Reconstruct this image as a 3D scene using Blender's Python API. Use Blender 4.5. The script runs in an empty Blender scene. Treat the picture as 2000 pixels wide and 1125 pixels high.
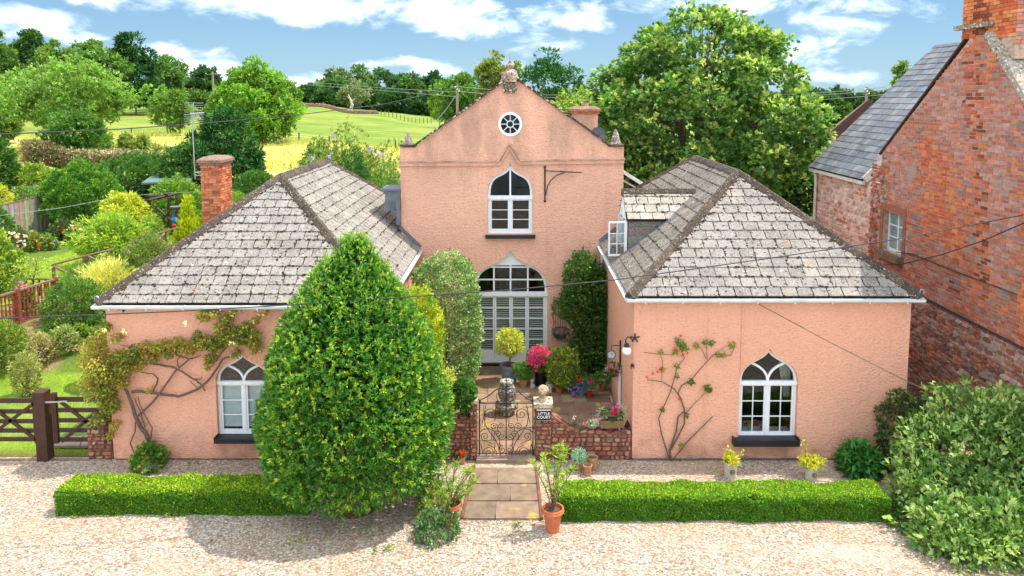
import bpy, math, random
import numpy as np
from mathutils import Vector, Matrix
from mathutils.geometry import tessellate_polygon
R = math.radians
rng = np.random.default_rng(7)
random.seed(7)
SC = bpy.context.scene
COL = SC.collection

# ------------------------------------------------------------------ camera
F, TH, CX, CY, CH, CD = 1510.75, 0.104, 1010.95, 343.5, 7.561, 15.419
cam = bpy.data.cameras.new('camera'); camo = bpy.data.objects.new('camera', cam); COL.objects.link(camo)
camo.location = (0, -CD, CH); camo.rotation_euler = (R(90) - TH, 0, 0)
cam.sensor_width = 36; cam.lens = F * 36 / 2000
cam.shift_x = -(CX - 1000) / 2000; cam.shift_y = (CY - 562.5) / 2000
cam.clip_start = .1; cam.clip_end = 9000
SC.camera = camo

# ------------------------------------------------------------------ sun, sky, exposure
SUNV = Vector((0.47, 0.12, 1.0)).normalized()
sel = math.asin(SUNV.z); saz = math.atan2(SUNV.x, SUNV.y)
sl = bpy.data.lights.new('sun', 'SUN'); sl.energy = 2.65; sl.angle = R(.55); sl.color = (1.0, .93, .82)
so = bpy.data.objects.new('sun', sl); COL.objects.link(so)
so.rotation_euler = SUNV.to_track_quat('Z', 'Y').to_euler(); so.location = (20, 0, 40)
SC.view_settings.view_transform = 'Standard'; SC.view_settings.look = 'None'
SC.view_settings.exposure = 1.22; SC.view_settings.gamma = 1
SC.view_settings.use_curve_mapping = False
SC.cycles.max_bounces = 6; SC.cycles.transparent_max_bounces = 8; SC.cycles.diffuse_bounces = 3
SC.cycles.glossy_bounces = 2; SC.cycles.transmission_bounces = 3
SC.cycles.use_adaptive_sampling = True
try:
    SC.cycles.use_denoising = True
except Exception: pass

def ray(u, v):
    c, s = math.cos(TH), math.sin(TH)
    a = (u - CX) / F; b = -(v - CY) / F
    return Vector((a, c + b * s, -s + b * c))
CAMP = Vector((0, -CD, CH))
def W(u, v, Y):            # point of the photograph at world depth Y
    d = ray(u, v); return CAMP + d * ((Y + CD) / d.y)
def WZ(u, v, Z):           # ... on the level Z
    d = ray(u, v); return CAMP + d * ((Z - CH) / d.z)
def WX(u, v, X):           # ... on the plane X
    d = ray(u, v); return CAMP + d * (X / d.x)

def N(nt, typ, **kw):
    n = nt.nodes.new(typ)
    for k, v in kw.items():
        if k.startswith('i_'):
            key = k[2:].replace('_', ' ')
            n.inputs[int(key) if key.isdigit() else key].default_value = v
        else: setattr(n, k, v)
    return n
def mth(nt, op, a, b=None, c=None, clamp=False):
    n = nt.nodes.new('ShaderNodeMath'); n.operation = op; n.use_clamp = clamp
    for i, x in enumerate((a, b, c)):
        if x is None: continue
        if isinstance(x, (int, float)): n.inputs[i].default_value = x
        else: nt.links.new(x, n.inputs[i])
    return n.outputs[0]

world = bpy.data.worlds.new('World'); SC.world = world; world.use_nodes = True
nt = world.node_tree; nt.nodes.clear()
out = N(nt, 'ShaderNodeOutputWorld'); bg = N(nt, 'ShaderNodeBackground', i_Strength=.15)
sky = N(nt, 'ShaderNodeTexSky', sky_type='NISHITA'); sky.sun_disc = False
sky.sun_elevation = sel; sky.sun_rotation = saz; sky.air_density = 1.25; sky.dust_density = .35; sky.ozone_density = 2.2
tc = N(nt, 'ShaderNodeTexCoord'); sp = N(nt, 'ShaderNodeSeparateXYZ'); nt.links.new(tc.outputs['Generated'], sp.inputs[0])
az = mth(nt, 'ARCTAN2', sp.outputs[0], sp.outputs[1]); el = mth(nt, 'ARCSINE', sp.outputs[2])
# clouds over the view (u, v, half width, half height, strength), as azimuth / elevation blobs
blobs = [(600, 4, 165, 30, .95), (480, -4, 80, 20, .9), (700, 24, 48, 20, .6), (870, 25, 78, 32, .95), (950, 50, 46, 16, .6), (1085, 32, 50, 20, .6), (1170, 30, 30, 18, .4),
         (55, 42, 66, 20, .8), (150, 74, 28, 10, .4), (395, 136, 56, 14, .8), (820, 132, 75, 11, .4), (930, 128, 50, 8, .2), (1060, 90, 40, 15, .4),
         (1490, 6, 85, 18, .7), (1650, 22, 75, 24, .55), (1575, 105, 50, 16, .3), (1600, 150, 60, 10, .2), (240, 2, 60, 14, .6), (620, 165, 90, 12, .4), (330, 100, 60, 12, .35),
         (1250, 16, 60, 14, .5)]
cur = None
for (u, v, hu, hv, st) in blobs:
    d = ray(u, v).normalized(); a0 = math.atan2(d.x, d.y); e0 = math.asin(d.z)
    x = mth(nt, 'MULTIPLY', mth(nt, 'SUBTRACT', az, a0), F / hu * .95); y = mth(nt, 'MULTIPLY', mth(nt, 'SUBTRACT', el, e0), F / hv * .95)
    r2 = mth(nt, 'ADD', mth(nt, 'MULTIPLY', x, x), mth(nt, 'MULTIPLY', y, y))
    g = mth(nt, 'MULTIPLY', mth(nt, 'SUBTRACT', 1.0, mth(nt, 'MULTIPLY', r2, .55)), st)
    cur = g if cur is None else mth(nt, 'MAXIMUM', cur, g)
# clouds added outside the view, thick and white to lift the ambient light
pz = mth(nt, 'MAXIMUM', sp.outputs[2], .03)
cv = N(nt, 'ShaderNodeCombineXYZ'); nt.links.new(mth(nt, 'DIVIDE', sp.outputs[0], mth(nt, 'ADD', pz, .12)), cv.inputs[0]); nt.links.new(mth(nt, 'DIVIDE', sp.outputs[1], mth(nt, 'ADD', pz, .12)), cv.inputs[1])
nz0 = N(nt, 'ShaderNodeTexNoise', i_Scale=1.1, i_Detail=6.0); nt.links.new(cv.outputs[0], nz0.inputs['Vector'])
gen = mth(nt, 'MULTIPLY', mth(nt, 'SUBTRACT', nz0.outputs[0], .345), 6.5)
away = mth(nt, 'MULTIPLY', mth(nt, 'SUBTRACT', el, .32), 8, clamp=True)
side = mth(nt, 'MULTIPLY', mth(nt, 'SUBTRACT', mth(nt, 'ABSOLUTE', az), .75), 5, clamp=True)
gen = mth(nt, 'SUBTRACT', gen, mth(nt, 'MULTIPLY', mth(nt, 'SUBTRACT', 1.0, mth(nt, 'MAXIMUM', away, side)), 3.0))
cur = mth(nt, 'MAXIMUM', mth(nt, 'MAXIMUM', cur, -1.2), gen)
cc = N(nt, 'ShaderNodeCombineXYZ'); nt.links.new(az, cc.inputs[0]); nt.links.new(mth(nt, 'MULTIPLY', el, 2.1), cc.inputs[1])
nz = N(nt, 'ShaderNodeTexNoise', i_Scale=17.0, i_Detail=9.0, i_Roughness=.6, i_Distortion=.35); nt.links.new(cc.outputs[0], nz.inputs['Vector'])
dens = mth(nt, 'ADD', cur, mth(nt, 'MULTIPLY', mth(nt, 'SUBTRACT', nz.outputs[0], .52), 4.0))
mr = N(nt, 'ShaderNodeMapRange', interpolation_type='SMOOTHSTEP'); nt.links.new(dens, mr.inputs[0])
mr.inputs[1].default_value = -.35; mr.inputs[2].default_value = 1.6; mr.inputs[3].default_value = 0; mr.inputs[4].default_value = .93
nzs = N(nt, 'ShaderNodeTexNoise', i_Scale=30.0, i_Detail=6.0); nt.links.new(cc.outputs[0], nzs.inputs['Vector'])
cl = N(nt, 'ShaderNodeMixRGB', i_Color1=(5.6, 6.3, 7.2, 1), i_Color2=(8.6, 8.6, 8.6, 1)); 
nt.links.new(mth(nt, 'MULTIPLY', mth(nt, 'SUBTRACT', nzs.outputs[0], .36), 4, clamp=True), cl.inputs[0])
tint = N(nt, 'ShaderNodeMixRGB', blend_type='MULTIPLY', i_Fac=1.0, i_Color2=(.80, .93, 1.0, 1)); nt.links.new(sky.outputs[0], tint.inputs[1])
gr = N(nt, 'ShaderNodeValToRGB'); e = gr.color_ramp.elements; e[0].position = 0; e[0].color = (.40, .40, .38, 1); e[1].position = .05; e[1].color = (1.08, 1.78, 2.35, 1)
for p_, c_ in ((.15, (.62, 1.26, 2.12)), (.32, (.54, 1.16, 2.1)), (.6, (.75, 1.55, 2.7)), (1, (.7, 1.45, 2.6))): x_ = e.new(p_); x_.color = (*c_, 1)
e[0].color = (1.2, 1.6, 1.6, 1); nt.links.new(mth(nt, 'ADD', mth(nt, 'MULTIPLY', sp.outputs[2], 1.0), .03), gr.inputs[0])
tm = N(nt, 'ShaderNodeMixRGB', i_Fac=.93); nt.links.new(tint.outputs[0], tm.inputs[1]); nt.links.new(gr.outputs[0], tm.inputs[2]); tint = tm
mx = N(nt, 'ShaderNodeMixRGB'); nt.links.new(mr.outputs[0], mx.inputs[0]); nt.links.new(tint.outputs[0], mx.inputs[1]); nt.links.new(cl.outputs[0], mx.inputs[2])
nt.links.new(mx.outputs[0], bg.inputs[0]); nt.links.new(bg.outputs[0], out.inputs[0])

# ------------------------------------------------------------------ materials
def newmat(name):
    m = bpy.data.materials.new(name); m.use_nodes = True
    t = m.node_tree; t.nodes.clear()
    o = N(t, 'ShaderNodeOutputMaterial'); p = N(t, 'ShaderNodeBsdfPrincipled')
    t.links.new(p.outputs[0], o.inputs[0]); return m, t, p, o
def pos(t):
    g = N(t, 'ShaderNodeNewGeometry'); return g.outputs['Position']
def noise(t, scale, detail=4.0, rough=.55, vec=None, stretch=None, dist=0.0):
    n = N(t, 'ShaderNodeTexNoise', i_Scale=scale, i_Detail=detail, i_Roughness=rough, i_Distortion=dist)
    v = vec or pos(t)
    if stretch:
        mp = N(t, 'ShaderNodeMapping'); mp.inputs['Scale'].default_value = stretch; t.links.new(v, mp.inputs[0]); v = mp.outputs[0]
    t.links.new(v, n.inputs['Vector']); return n.outputs[0]
def ramp(t, fac, stops, interp='LINEAR'):
    r = N(t, 'ShaderNodeValToRGB'); r.color_ramp.interpolation = interp
    e = r.color_ramp.elements
    while len(e) > 1: e.remove(e[-1])
    e[0].position = stops[0][0]; e[0].color = (*stops[0][1], 1)
    for p_, c in stops[1:]:
        x = e.new(p_); x.color = (*c, 1)
    t.links.new(fac, r.inputs[0]); return r.outputs[0]
def mixc(t, fac, a, b, mode='MIX'):
    n = N(t, 'ShaderNodeMixRGB', blend_type=mode)
    for i, x in ((0, fac), (1, a), (2, b)):
        if isinstance(x, (int, float)): n.inputs[i].default_value = x
        elif isinstance(x, tuple): n.inputs[i].default_value = (*x, 1)
        else: t.links.new(x, n.inputs[i])
    return n.outputs[0]
def thr(t, v, lo, hi):
    n = N(t, 'ShaderNodeMapRange', interpolation_type='SMOOTHSTEP'); t.links.new(v, n.inputs[0]); n.inputs[1].default_value = lo; n.inputs[2].default_value = hi; return n.outputs[0]
def bump(t, p, h, strength=.4, dist=.02):
    b = N(t, 'ShaderNodeBump', i_Strength=strength, i_Distance=dist); t.links.new(h, b.inputs['Height']); t.links.new(b.outputs[0], p.inputs['Normal'])
def attr(t, name='Col'):
    a = N(t, 'ShaderNodeAttribute', attribute_name=name); return a.outputs['Color']
def simple(name, c, rough=.6, var=.25, scale=6.0, bs=.2, bd=.01, metal=0.0, spec=.4, bscale=None):
    m, t, p, o = newmat(name)
    n = noise(t, scale)
    c2 = tuple(x * (1 - var) for x in c); c3 = tuple(min(1, x * (1 + var * .6)) for x in c)
    t.links.new(ramp(t, n, [(.3, c2), (.7, c3)]), p.inputs['Base Color'])
    p.inputs['Roughness'].default_value = rough; p.inputs['Metallic'].default_value = metal; p.inputs['Specular IOR Level'].default_value = spec
    if bs: bump(t, p, noise(t, bscale or scale * 6), bs, bd)
    return m
def attrmat(name, rough=.8, nscale=9.0, nvar=.35, spots=None, bs=.5, bd=.01, bscale=40.0, spec=.3):
    m, t, p, o = newmat(name)
    n = noise(t, nscale, 5.0)
    c = mixc(t, 1.0, attr(t), ramp(t, n, [(.25, (1 - nvar,) * 3), (.75, (1 + nvar * .5,) * 3)]), 'MULTIPLY')
    for (sc, lo, hi, colr) in (spots or []):
        c = mixc(t, thr(t, noise(t, sc, 3.0), lo, hi), c, colr)
    t.links.new(c, p.inputs['Base Color']); p.inputs['Roughness'].default_value = rough; p.inputs['Specular IOR Level'].default_value = spec
    bump(t, p, noise(t, bscale, 3.0), bs, bd); return m
def leafmat(name, trans=.35, rough=.45, spec=.35):
    m, t, p, o = newmat(name)
    c = mixc(t, 1.0, attr(t), (1.22, 1.38, 1.15), 'MULTIPLY')
    t.links.new(c, p.inputs['Base Color']); p.inputs['Roughness'].default_value = rough; p.inputs['Specular IOR Level'].default_value = spec
    tr = N(t, 'ShaderNodeBsdfTranslucent'); t.links.new(mixc(t, 1.0, c, (1.15, 1.2, .5), 'MULTIPLY'), tr.inputs[0])
    ms = N(t, 'ShaderNodeMixShader', i_0=trans); t.links.new(p.outputs[0], ms.inputs[1]); t.links.new(tr.outputs[0], ms.inputs[2]); t.links.new(ms.outputs[0], o.inputs[0]); return m

M = {}
M['leaf'] = leafmat('leaf'); M['leaf_glossy'] = leafmat('leaf_glossy', .28, .33, .45); M['needle'] = leafmat('needle', .15, .6, .2); M['petal'] = leafmat('petal', .3, .6, .2)
def stucco(name, base, stain_lo, stain_hi, zlo, zhi):
    m, t, p, o = newmat(name)
    c = mixc(t, thr(t, noise(t, .55, 5.0), .35, .7), tuple(x * .93 for x in base), base)
    c = mixc(t, mth(t, 'MULTIPLY', thr(t, noise(t, 1.6, 6.0, .65), .52, .75), .35), c, (.84, .46, .30))
    g = N(t, 'ShaderNodeSeparateXYZ'); t.links.new(pos(t), g.inputs[0])
    zf = thr(t, g.outputs[2], zlo, zhi)
    st = mth(t, 'MULTIPLY', thr(t, noise(t, 1.3, 7.0, .7, stretch=(1, 1, .35)), stain_lo, stain_hi), zf)
    c = mixc(t, mth(t, 'MULTIPLY', st, .62), c, (.30, .21, .14))
    low = mth(t, 'MULTIPLY', mth(t, 'SUBTRACT', 1.0, thr(t, g.outputs[2], .1, .8)), thr(t, noise(t, 2.4, 6.0), .4, .65))
    c = mixc(t, mth(t, 'MULTIPLY', low, .6), c, (.40, .22, .14))
    drips = mth(t, 'MULTIPLY', thr(t, noise(t, 3.0, 5.0, .6, stretch=(1.6, 1.6, .12)), .54, .74), .24)
    c = mixc(t, drips, c, (.35, .2, .13))
    n1 = noise(t, 17.0, 3.0, .65, stretch=(1, 1, 1.6)); n2 = noise(t, 7.0, 2.0)
    c = mixc(t, mth(t, 'MULTIPLY', thr(t, n1, .48, .36), .42), c, tuple(x * .62 for x in base))  # roughcast hollows darkened in the base colour to stand for crevice shade
    t.links.new(c, p.inputs['Base Color']); p.inputs['Roughness'].default_value = .88; p.inputs['Specular IOR Level'].default_value = .2
    bump(t, p, mth(t, 'ADD', n1, mth(t, 'MULTIPLY', n2, .6)), .9, .06); return m
M['stucco_gable'] = stucco('stucco_gable', (.96, .53, .375), .40, .70, 4.5, 6.2)
M['stucco'] = stucco('stucco', (.95, .49, .335), .5, .75, 2.9, 3.6)
M['white'] = simple('white_paint', (.80, .82, .84), .35, .06, 9, .05)
M['gutter'] = simple('gutter_paint', (.62, .66, .64), .4, .18, 3, .05)
M['band'] = simple('weathered_band', (.50, .35, .26), .9, .55, 3.5, .6, .02)
M['cream'] = simple('cream_paint', (.62, .58, .50), .6, .2, 8, .1)
M['sill'] = simple('black_sill', (.014, .015, .02), .45, .2, 9, .05)
M['iron'] = simple('black_iron', (.018, .018, .02), .45, .2, 20, .1, spec=.5)
M['dark'] = simple('dark_room', (.02, .018, .015), .9, .1, 4, 0)  # near-black: the unlit look of the rooms is put into the colour
M['lead'] = simple('lead', (.17, .19, .22), .55, .25, 5, .2, metal=.3)
M['steel'] = simple('steel', (.45, .47, .5), .35, .1, 9, .05, metal=.8)
M['terracotta'] = simple('terracotta', (.52, .15, .06), .75, .25, 14, .15)
M['terracotta_old'] = simple('terracotta_old', (.46, .25, .12), .85, .35, 14, .2)
M['glaze'] = simple('blue_glaze', (.17, .24, .29), .3, .25, 12, .1)
M['dark_pot'] = simple('dark_pot', (.012, .014, .02), .3, .2, 12, .05)
M['cream_pot'] = simple('cream_pot', (.55, .53, .44), .7, .2, 10, .1)
M['soil'] = simple('soil', (.09, .045, .025), .95, .5, 30, .9, .03)
M['mulch'] = simple('mulch', (.26, .14, .075), .95, .6, 55, 1.0, .03)
M['bark'] = simple('bark', (.16, .115, .075), .9, .4, 14, .8, .02)
M['bark_rose'] = simple('bark_rose', (.17, .115, .085), .9, .4, 20, .8, .02)
M['brown_wood'] = simple('brown_wood', (.058, .022, .014), .55, .35, 9, .3, .01)
M['red_wood'] = simple('red_wood', (.25, .055, .03), .6, .3, 12, .3)
M['rail_wood'] = simple('rail_wood', (.21, .13, .08), .85, .4, 12, .4)
M['wire'] = simple('wire', (.03, .032, .04), .6, .1, 4, 0)
M['wire_green'] = simple('wire_green', (.13, .12, .07), .7, .1, 4, 0)
M['pole'] = simple('pole_wood', (.30, .25, .19), .9, .3, 8, .4)
M['curtain'] = simple('curtain', (.55, .5, .42), .9, .25, 14, .3)
M['blind'] = simple('blind', (.80, .84, .84), .8, .1, 5, .1)
M['slat'] = simple('slat', (.80, .76, .66), .6, .1, 5, 0)
M['globe'] = simple('globe', (.85, .85, .82), .15, .05, 5, 0, spec=.6)
M['clockface'] = simple('clockface', (.66, .74, .78), .3, .05, 5, 0)
M['roof_green'] = simple('green_felt', (.10, .17, .15), .8, .25, 3, .2)
M['blue'] = simple('blue_plastic', (.03, .16, .45), .4, .1, 5, 0)
M['red_pl'] = simple('red_plastic', (.5, .03, .02), .4, .1, 5, 0)
def glassm():
    m, t, p, o = newmat('window_glass'); t.nodes.remove(p)
    tr = N(t, 'ShaderNodeBsdfTransparent', i_Color=(.86, .9, .9, 1)); gl = N(t, 'ShaderNodeBsdfGlossy', i_Roughness=.02, i_Color=(.9, .95, 1, 1))
    fr = N(t, 'ShaderNodeFresnel', i_IOR=1.55); ms = N(t, 'ShaderNodeMixShader')
    t.links.new(mth(t, 'MULTIPLY', fr.outputs[0], .55), ms.inputs[0]); t.links.new(tr.outputs[0], ms.inputs[1]); t.links.new(gl.outputs[0], ms.inputs[2]); t.links.new(ms.outputs[0], o.inputs[0])
    return m
M['glass'] = glassm()
# roof tiles: weathered grey with lichen, pits and moss
def tilem(name, spots, nvar=.3):
    m, t, p, o = newmat(name)
    c = mixc(t, 1.0, attr(t), ramp(t, noise(t, 2.2, 7.0, .65), [(.3, (1 - nvar * 1.1,) * 3), (.7, (1.12,) * 3)]), 'MULTIPLY')
    c = mixc(t, thr(t, noise(t, 34, 4.0, .7), .54, .66), c, (.50, .455, .39))
    c = mixc(t, thr(t, noise(t, 26, 4.0, .7), .62, .70) if spots < .5 else thr(t, noise(t, 13, 5.0, .75), .57, .62), c, (.05, .036, .025))
    vo = N(t, 'ShaderNodeTexVoronoi', i_Scale=3.1); t.links.new(pos(t), vo.inputs['Vector'])
    c = mixc(t, mth(t, 'SUBTRACT', 1.0, thr(t, vo.outputs['Distance'], .05, .085)), c, (.62, .6, .54))
    vo2 = N(t, 'ShaderNodeTexVoronoi', i_Scale=1.7); t.links.new(pos(t), vo2.inputs['Vector'])
    c = mixc(t, mth(t, 'SUBTRACT', 1.0, thr(t, vo2.outputs['Distance'], .035, .07)), c, (.46, .24, .05))
    t.links.new(c, p.inputs['Base Color']); p.inputs['Roughness'].default_value = .92; p.inputs['Specular IOR Level'].default_value = .15
    bump(t, p, mth(t, 'ADD', noise(t, 45, 4.0), noise(t, 14, 3.0)), .6, .02); return m
M['tile'] = tilem('roof_tile_spotted', 1); M['tile_clean'] = tilem('roof_tile_plain', 0)
M['ridge'] = attrmat('ridge_stone', .95, 7, .45, [(30, .60, .68, (.42, .40, .35)), (9, .68, .74, (.34, .17, .05))], .8, .03, 30)
M['moss'] = attrmat('dark_moss', .95, 12, .6, None, 1, .04, 40)
M['slate'] = attrmat('slate', .55, 5, .35, [(18, .66, .72, (.30, .31, .30))], .3, .01, 30, .5)
M['brick'] = attrmat('brick', .9, 14, .3, [(1.3, .60, .74, (.36, .24, .20))], .6, .012, 60)
M['brick_clean'] = attrmat('brick_orange', .9, 14, .3, [(8, .64, .72, (.12, .06, .04))], .6, .012, 60)
M['stone'] = attrmat('rubble', .93, 11, .4, [(22, .62, .7, (.42, .36, .28))], .9, .025, 30)
M['mortar'] = simple('mortar', (.50, .36, .27), .95, .4, 9, .8, .02)
M['mortar_pink'] = simple('mortar_pink', (.74, .50, .41), .95, .3, 5, .8, .02)
M['mortar_red'] = simple('mortar_red', (.22, .09, .055), .95, .4, 9, .9, .03)
M['flag'] = attrmat('flagstone', .85, 4.5, .4, [(1.7, .58, .70, (.42, .30, .08)), (30, .66, .72, (.1, .08, .06))], .5, .015, 25)
M['carved'] = attrmat('carved_stone', .93, 12, .5, [(14, .54, .62, (.62, .58, .5)), (10, .60, .66, (.30, .13, .07)), (16, .60, .66, (.05, .04, .03))], .8, .02, 40)
M['attr'] = attrmat('coloured', .7, 10, .2, None, .2, .01, 40)
M['fence_wood'] = attrmat('fence_boards', .9, 6, .35, None, .5, .01, 50)
def gravelm():
    m, t, p, o = newmat('gravel')
    a = N(t, 'ShaderNodeTexVoronoi', i_Scale=24.0); t.links.new(pos(t), a.inputs['Vector'])
    s = N(t, 'ShaderNodeSeparateColor'); t.links.new(a.outputs['Color'], s.inputs[0])
    b = N(t, 'ShaderNodeTexVoronoi', i_Scale=16.0); t.links.new(pos(t), b.inputs['Vector'])
    s2 = N(t, 'ShaderNodeSeparateColor'); t.links.new(b.outputs['Color'], s2.inputs[0])
    c = ramp(t, s.outputs[0], [(0, (.10, .065, .045)), (.12, (.36, .22, .13)), (.26, (.62, .42, .27)), (.42, (.72, .62, .48)), (.68, (.86, .77, .62)), (.84, (.27, .25, .24)), (.93, (.60, .30, .15)), (1, (.8, .7, .56))])
    c2 = ramp(t, s2.outputs[1], [(0, (.22, .15, .10)), (.2, (.58, .42, .29)), (.6, (.76, .68, .56)), (.8, (.42, .40, .38)), (1, (.82, .78, .70))])
    c = mixc(t, .32, c, c2)
    c = mixc(t, mth(t, 'MULTIPLY', thr(t, a.outputs['Distance'], .3, .65), .55), c, (.2, .14, .10))
    c = mixc(t, mth(t, 'MULTIPLY', thr(t, noise(t, .45, 6.0), .42, .7), .5), c, (.50, .32, .18))
    c = mixc(t, mth(t, 'MULTIPLY', thr(t, noise(t, .8, 5.0, stretch=(.25, 1, 1)), .52, .7), .3), c, (.84, .76, .62))
    c = mixc(t, mth(t, 'MULTIPLY', thr(t, noise(t, 2.3, 6.0, .7), .62, .74), .45), c, (.20, .12, .07))
    t.links.new(c, p.inputs['Base Color']); p.inputs['Roughness'].default_value = .85
    h = mth(t, 'SUBTRACT', 1.0, a.outputs['Distance'])
    bump(t, p, mth(t, 'ADD', h, noise(t, 90, 2.0)), .9, .03); return m
M['gravel'] = gravelm()
def groundm(name, bs=.6):
    m, t, p, o = newmat(name)
    c = attr(t)
    c = mixc(t, 1.0, c, ramp(t, noise(t, 1.3, 7.0, .65), [(.3, (.72, .75, .7)), (.7, (1.2, 1.15, 1.1))]), 'MULTIPLY')
    c = mixc(t, 1.0, c, ramp(t, noise(t, 14, 4.0, .7, stretch=(1, .45, 1)), [(.3, (.72, .78, .65)), (.7, (1.25, 1.2, 1.15))]), 'MULTIPLY')
    t.links.new(c, p.inputs['Base Color']); p.inputs['Roughness'].default_value = .95; p.inputs['Specular IOR Level'].default_value = .1
    bump(t, p, noise(t, 22, 5.0, .7), bs, .06); return m
M['ground'] = groundm('ground')
def meadowm():
    m, t, p, o = newmat('meadow')
    g = (.155, .27, .035); dry = (.52, .47, .17)
    c = mixc(t, thr(t, noise(t, .11, 6.0, .6), .35, .68), (.13, .215, .03), (.24, .28, .055))
    streak = thr(t, noise(t, .42, 6.0, .7, stretch=(.14, 1.0, 1)), .53, .68)
    c = mixc(t, mth(t, 'MULTIPLY', streak, .55), c, dry)
    c = mixc(t, mth(t, 'MULTIPLY', thr(t, noise(t, 3.5, 5.0, .7), .5, .7), .35), c, (.10, .19, .02))
    c = mixc(t, attr(t, 'Mask'), c, mixc(t, thr(t, noise(t, .45, 6.0, .7), .38, .62), (.62, .50, .17), (.36, .36, .09)))
    t.links.new(c, p.inputs['Base Color']); p.inputs['Roughness'].default_value = .95; p.inputs['Specular IOR Level'].default_value = .1
    bump(t, p, noise(t, 5, 6.0, .7), .7, .15); return m
M['meadow'] = meadowm()

# ------------------------------------------------------------------ mesh helpers
ORG = {}
def org(o): return ORG.get(o.name, Vector((0, 0, 0)))
def tag(o, label=None, cat=None, group=None, kind=None):
    if label: o['label'] = label
    if cat: o['category'] = cat
    if group: o['group'] = group
    if kind: o['kind'] = kind
    return o
def thing(name, label, cat, loc=(0, 0, 0), group=None, rotz=0.0):
    o = bpy.data.objects.new(name, None); o.empty_display_size = .2; COL.objects.link(o)
    o.location = loc; o.rotation_euler.z = rotz; ORG[o.name] = Vector(loc); return tag(o, label, cat, group)
def link(name, me, parent=None, loc=(0, 0, 0)):
    o = bpy.data.objects.new(name, me); COL.objects.link(o); o.location = loc
    if parent is not None:
        o.parent = parent; ORG[o.name] = org(parent)
    return o
def setcol(me, cols, name='Col'):
    ca = me.color_attributes.new(name, 'FLOAT_COLOR', 'POINT')
    a = np.ones((len(me.vertices), 4), np.float32); a[:, :3] = cols; ca.data.foreach_set('color', a.ravel())
class MB:
    def __init__(s): s.v = []; s.f = []; s.c = []; s.col = (1, 1, 1)
    def add(s, vs, fs, col=None):
        b = len(s.v); s.v += [tuple(p) for p in vs]; s.f += [[b + i for i in f] for f in fs]; s.c += [col or s.col] * len(vs); return s
    def box(s, a, b, col=None):
        x0, y0, z0 = a; x1, y1, z1 = b
        return s.add([(x0, y0, z0), (x1, y0, z0), (x1, y1, z0), (x0, y1, z0), (x0, y0, z1), (x1, y0, z1), (x1, y1, z1), (x0, y1, z1)],
              [(0, 3, 2, 1), (4, 5, 6, 7), (0, 1, 5, 4), (1, 2, 6, 5), (2, 3, 7, 6), (3, 0, 4, 7)], col)
    def bar(s, p, q, w, h=None, up=(0, 0, 1), col=None):
        p, q = Vector(p), Vector(q); d = (q - p).normalized(); h = h or w
        u = Vector(up); x = d.cross(u)
        if x.length < 1e-4: x = d.cross(Vector((0, 1, 0)))
        x.normalize(); y = x.cross(d).normalized()
        vs = [e + x * (w / 2 * a) + y * (h / 2 * b) for e in (p, q) for a, b in ((-1, -1), (1, -1), (1, 1), (-1, 1))]
        return s.add(vs, [(0, 3, 2, 1), (4, 5, 6, 7), (0, 1, 5, 4), (1, 2, 6, 5), (2, 3, 7, 6), (3, 0, 4, 7)], col)
    def tube(s, pts, r, n=6, col=None, cap=True):
        pts = [Vector(p) for p in pts]; rs = r if isinstance(r, (list, tuple)) else [r] * len(pts)
        vs = []; ref = None
        for i, p in enumerate(pts):
            d = (pts[min(i + 1, len(pts) - 1)] - pts[max(i - 1, 0)])
            d = d.normalized() if d.length > 1e-9 else Vector((0, 0, 1))
            if ref is None: ref = Vector((1, 0, 0)) if abs(d.x) < .8 else Vector((0, 1, 0))
            x = (ref - d * ref.dot(d)).normalized(); y = d.cross(x); ref = x
            vs += [p + (x * math.cos(2 * math.pi * k / n) + y * math.sin(2 * math.pi * k / n)) * rs[i] for k in range(n)]
        fs = [(i * n + k, i * n + (k + 1) % n, (i + 1) * n + (k + 1) % n, (i + 1) * n + k) for i in range(len(pts) - 1) for k in range(n)]
        if cap: fs += [tuple(range(n - 1, -1, -1)), tuple((len(pts) - 1) * n + k for k in range(n))]
        return s.add(vs, fs, col)
    def lathe(s, prof, c=(0, 0, 0), n=20, col=None):
        vs = [(c[0] + r * math.cos(2 * math.pi * k / n), c[1] + r * math.sin(2 * math.pi * k / n), c[2] + z) for r, z in prof for k in range(n)]
        fs = [(i * n + k, i * n + (k + 1) % n, (i + 1) * n + (k + 1) % n, (i + 1) * n + k) for i in range(len(prof) - 1) for k in range(n)]
        return s.add(vs, fs, col)
    def ball(s, c, r, n=12, m=8, col=None):
        return s.lathe([(max(.0005, math.sin(math.pi * i / m) * r), -math.cos(math.pi * i / m) * r) for i in range(m + 1)], c, n, col)
    def prism(s, outer, holes, d0, d1, fmap, col=None, back=True):
        """polygon (2D, with holes) extruded between depths d0, d1; fmap(a, b, d) -> point"""
        loops = [outer] + list(holes or [])
        tri = tessellate_polygon([[Vector((a, b, 0)) for a, b in l] for l in loops])
        flat = [p for l in loops for p in l]; n = len(flat)
        vs = [fmap(a, b, d0) for a, b in flat] + [fmap(a, b, d1) for a, b in flat]
        fs = [tuple(t_) for t_ in tri]
        if back: fs += [tuple(n + i for i in reversed(t_)) for t_ in tri]
        o = 0
        for l in loops:
            k = len(l)
            for i in range(k):
                j = (i + 1) % k; fs.append((o + i, o + j, n + o + j, n + o + i))
            o += k
        return s.add(vs, fs, col)
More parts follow.
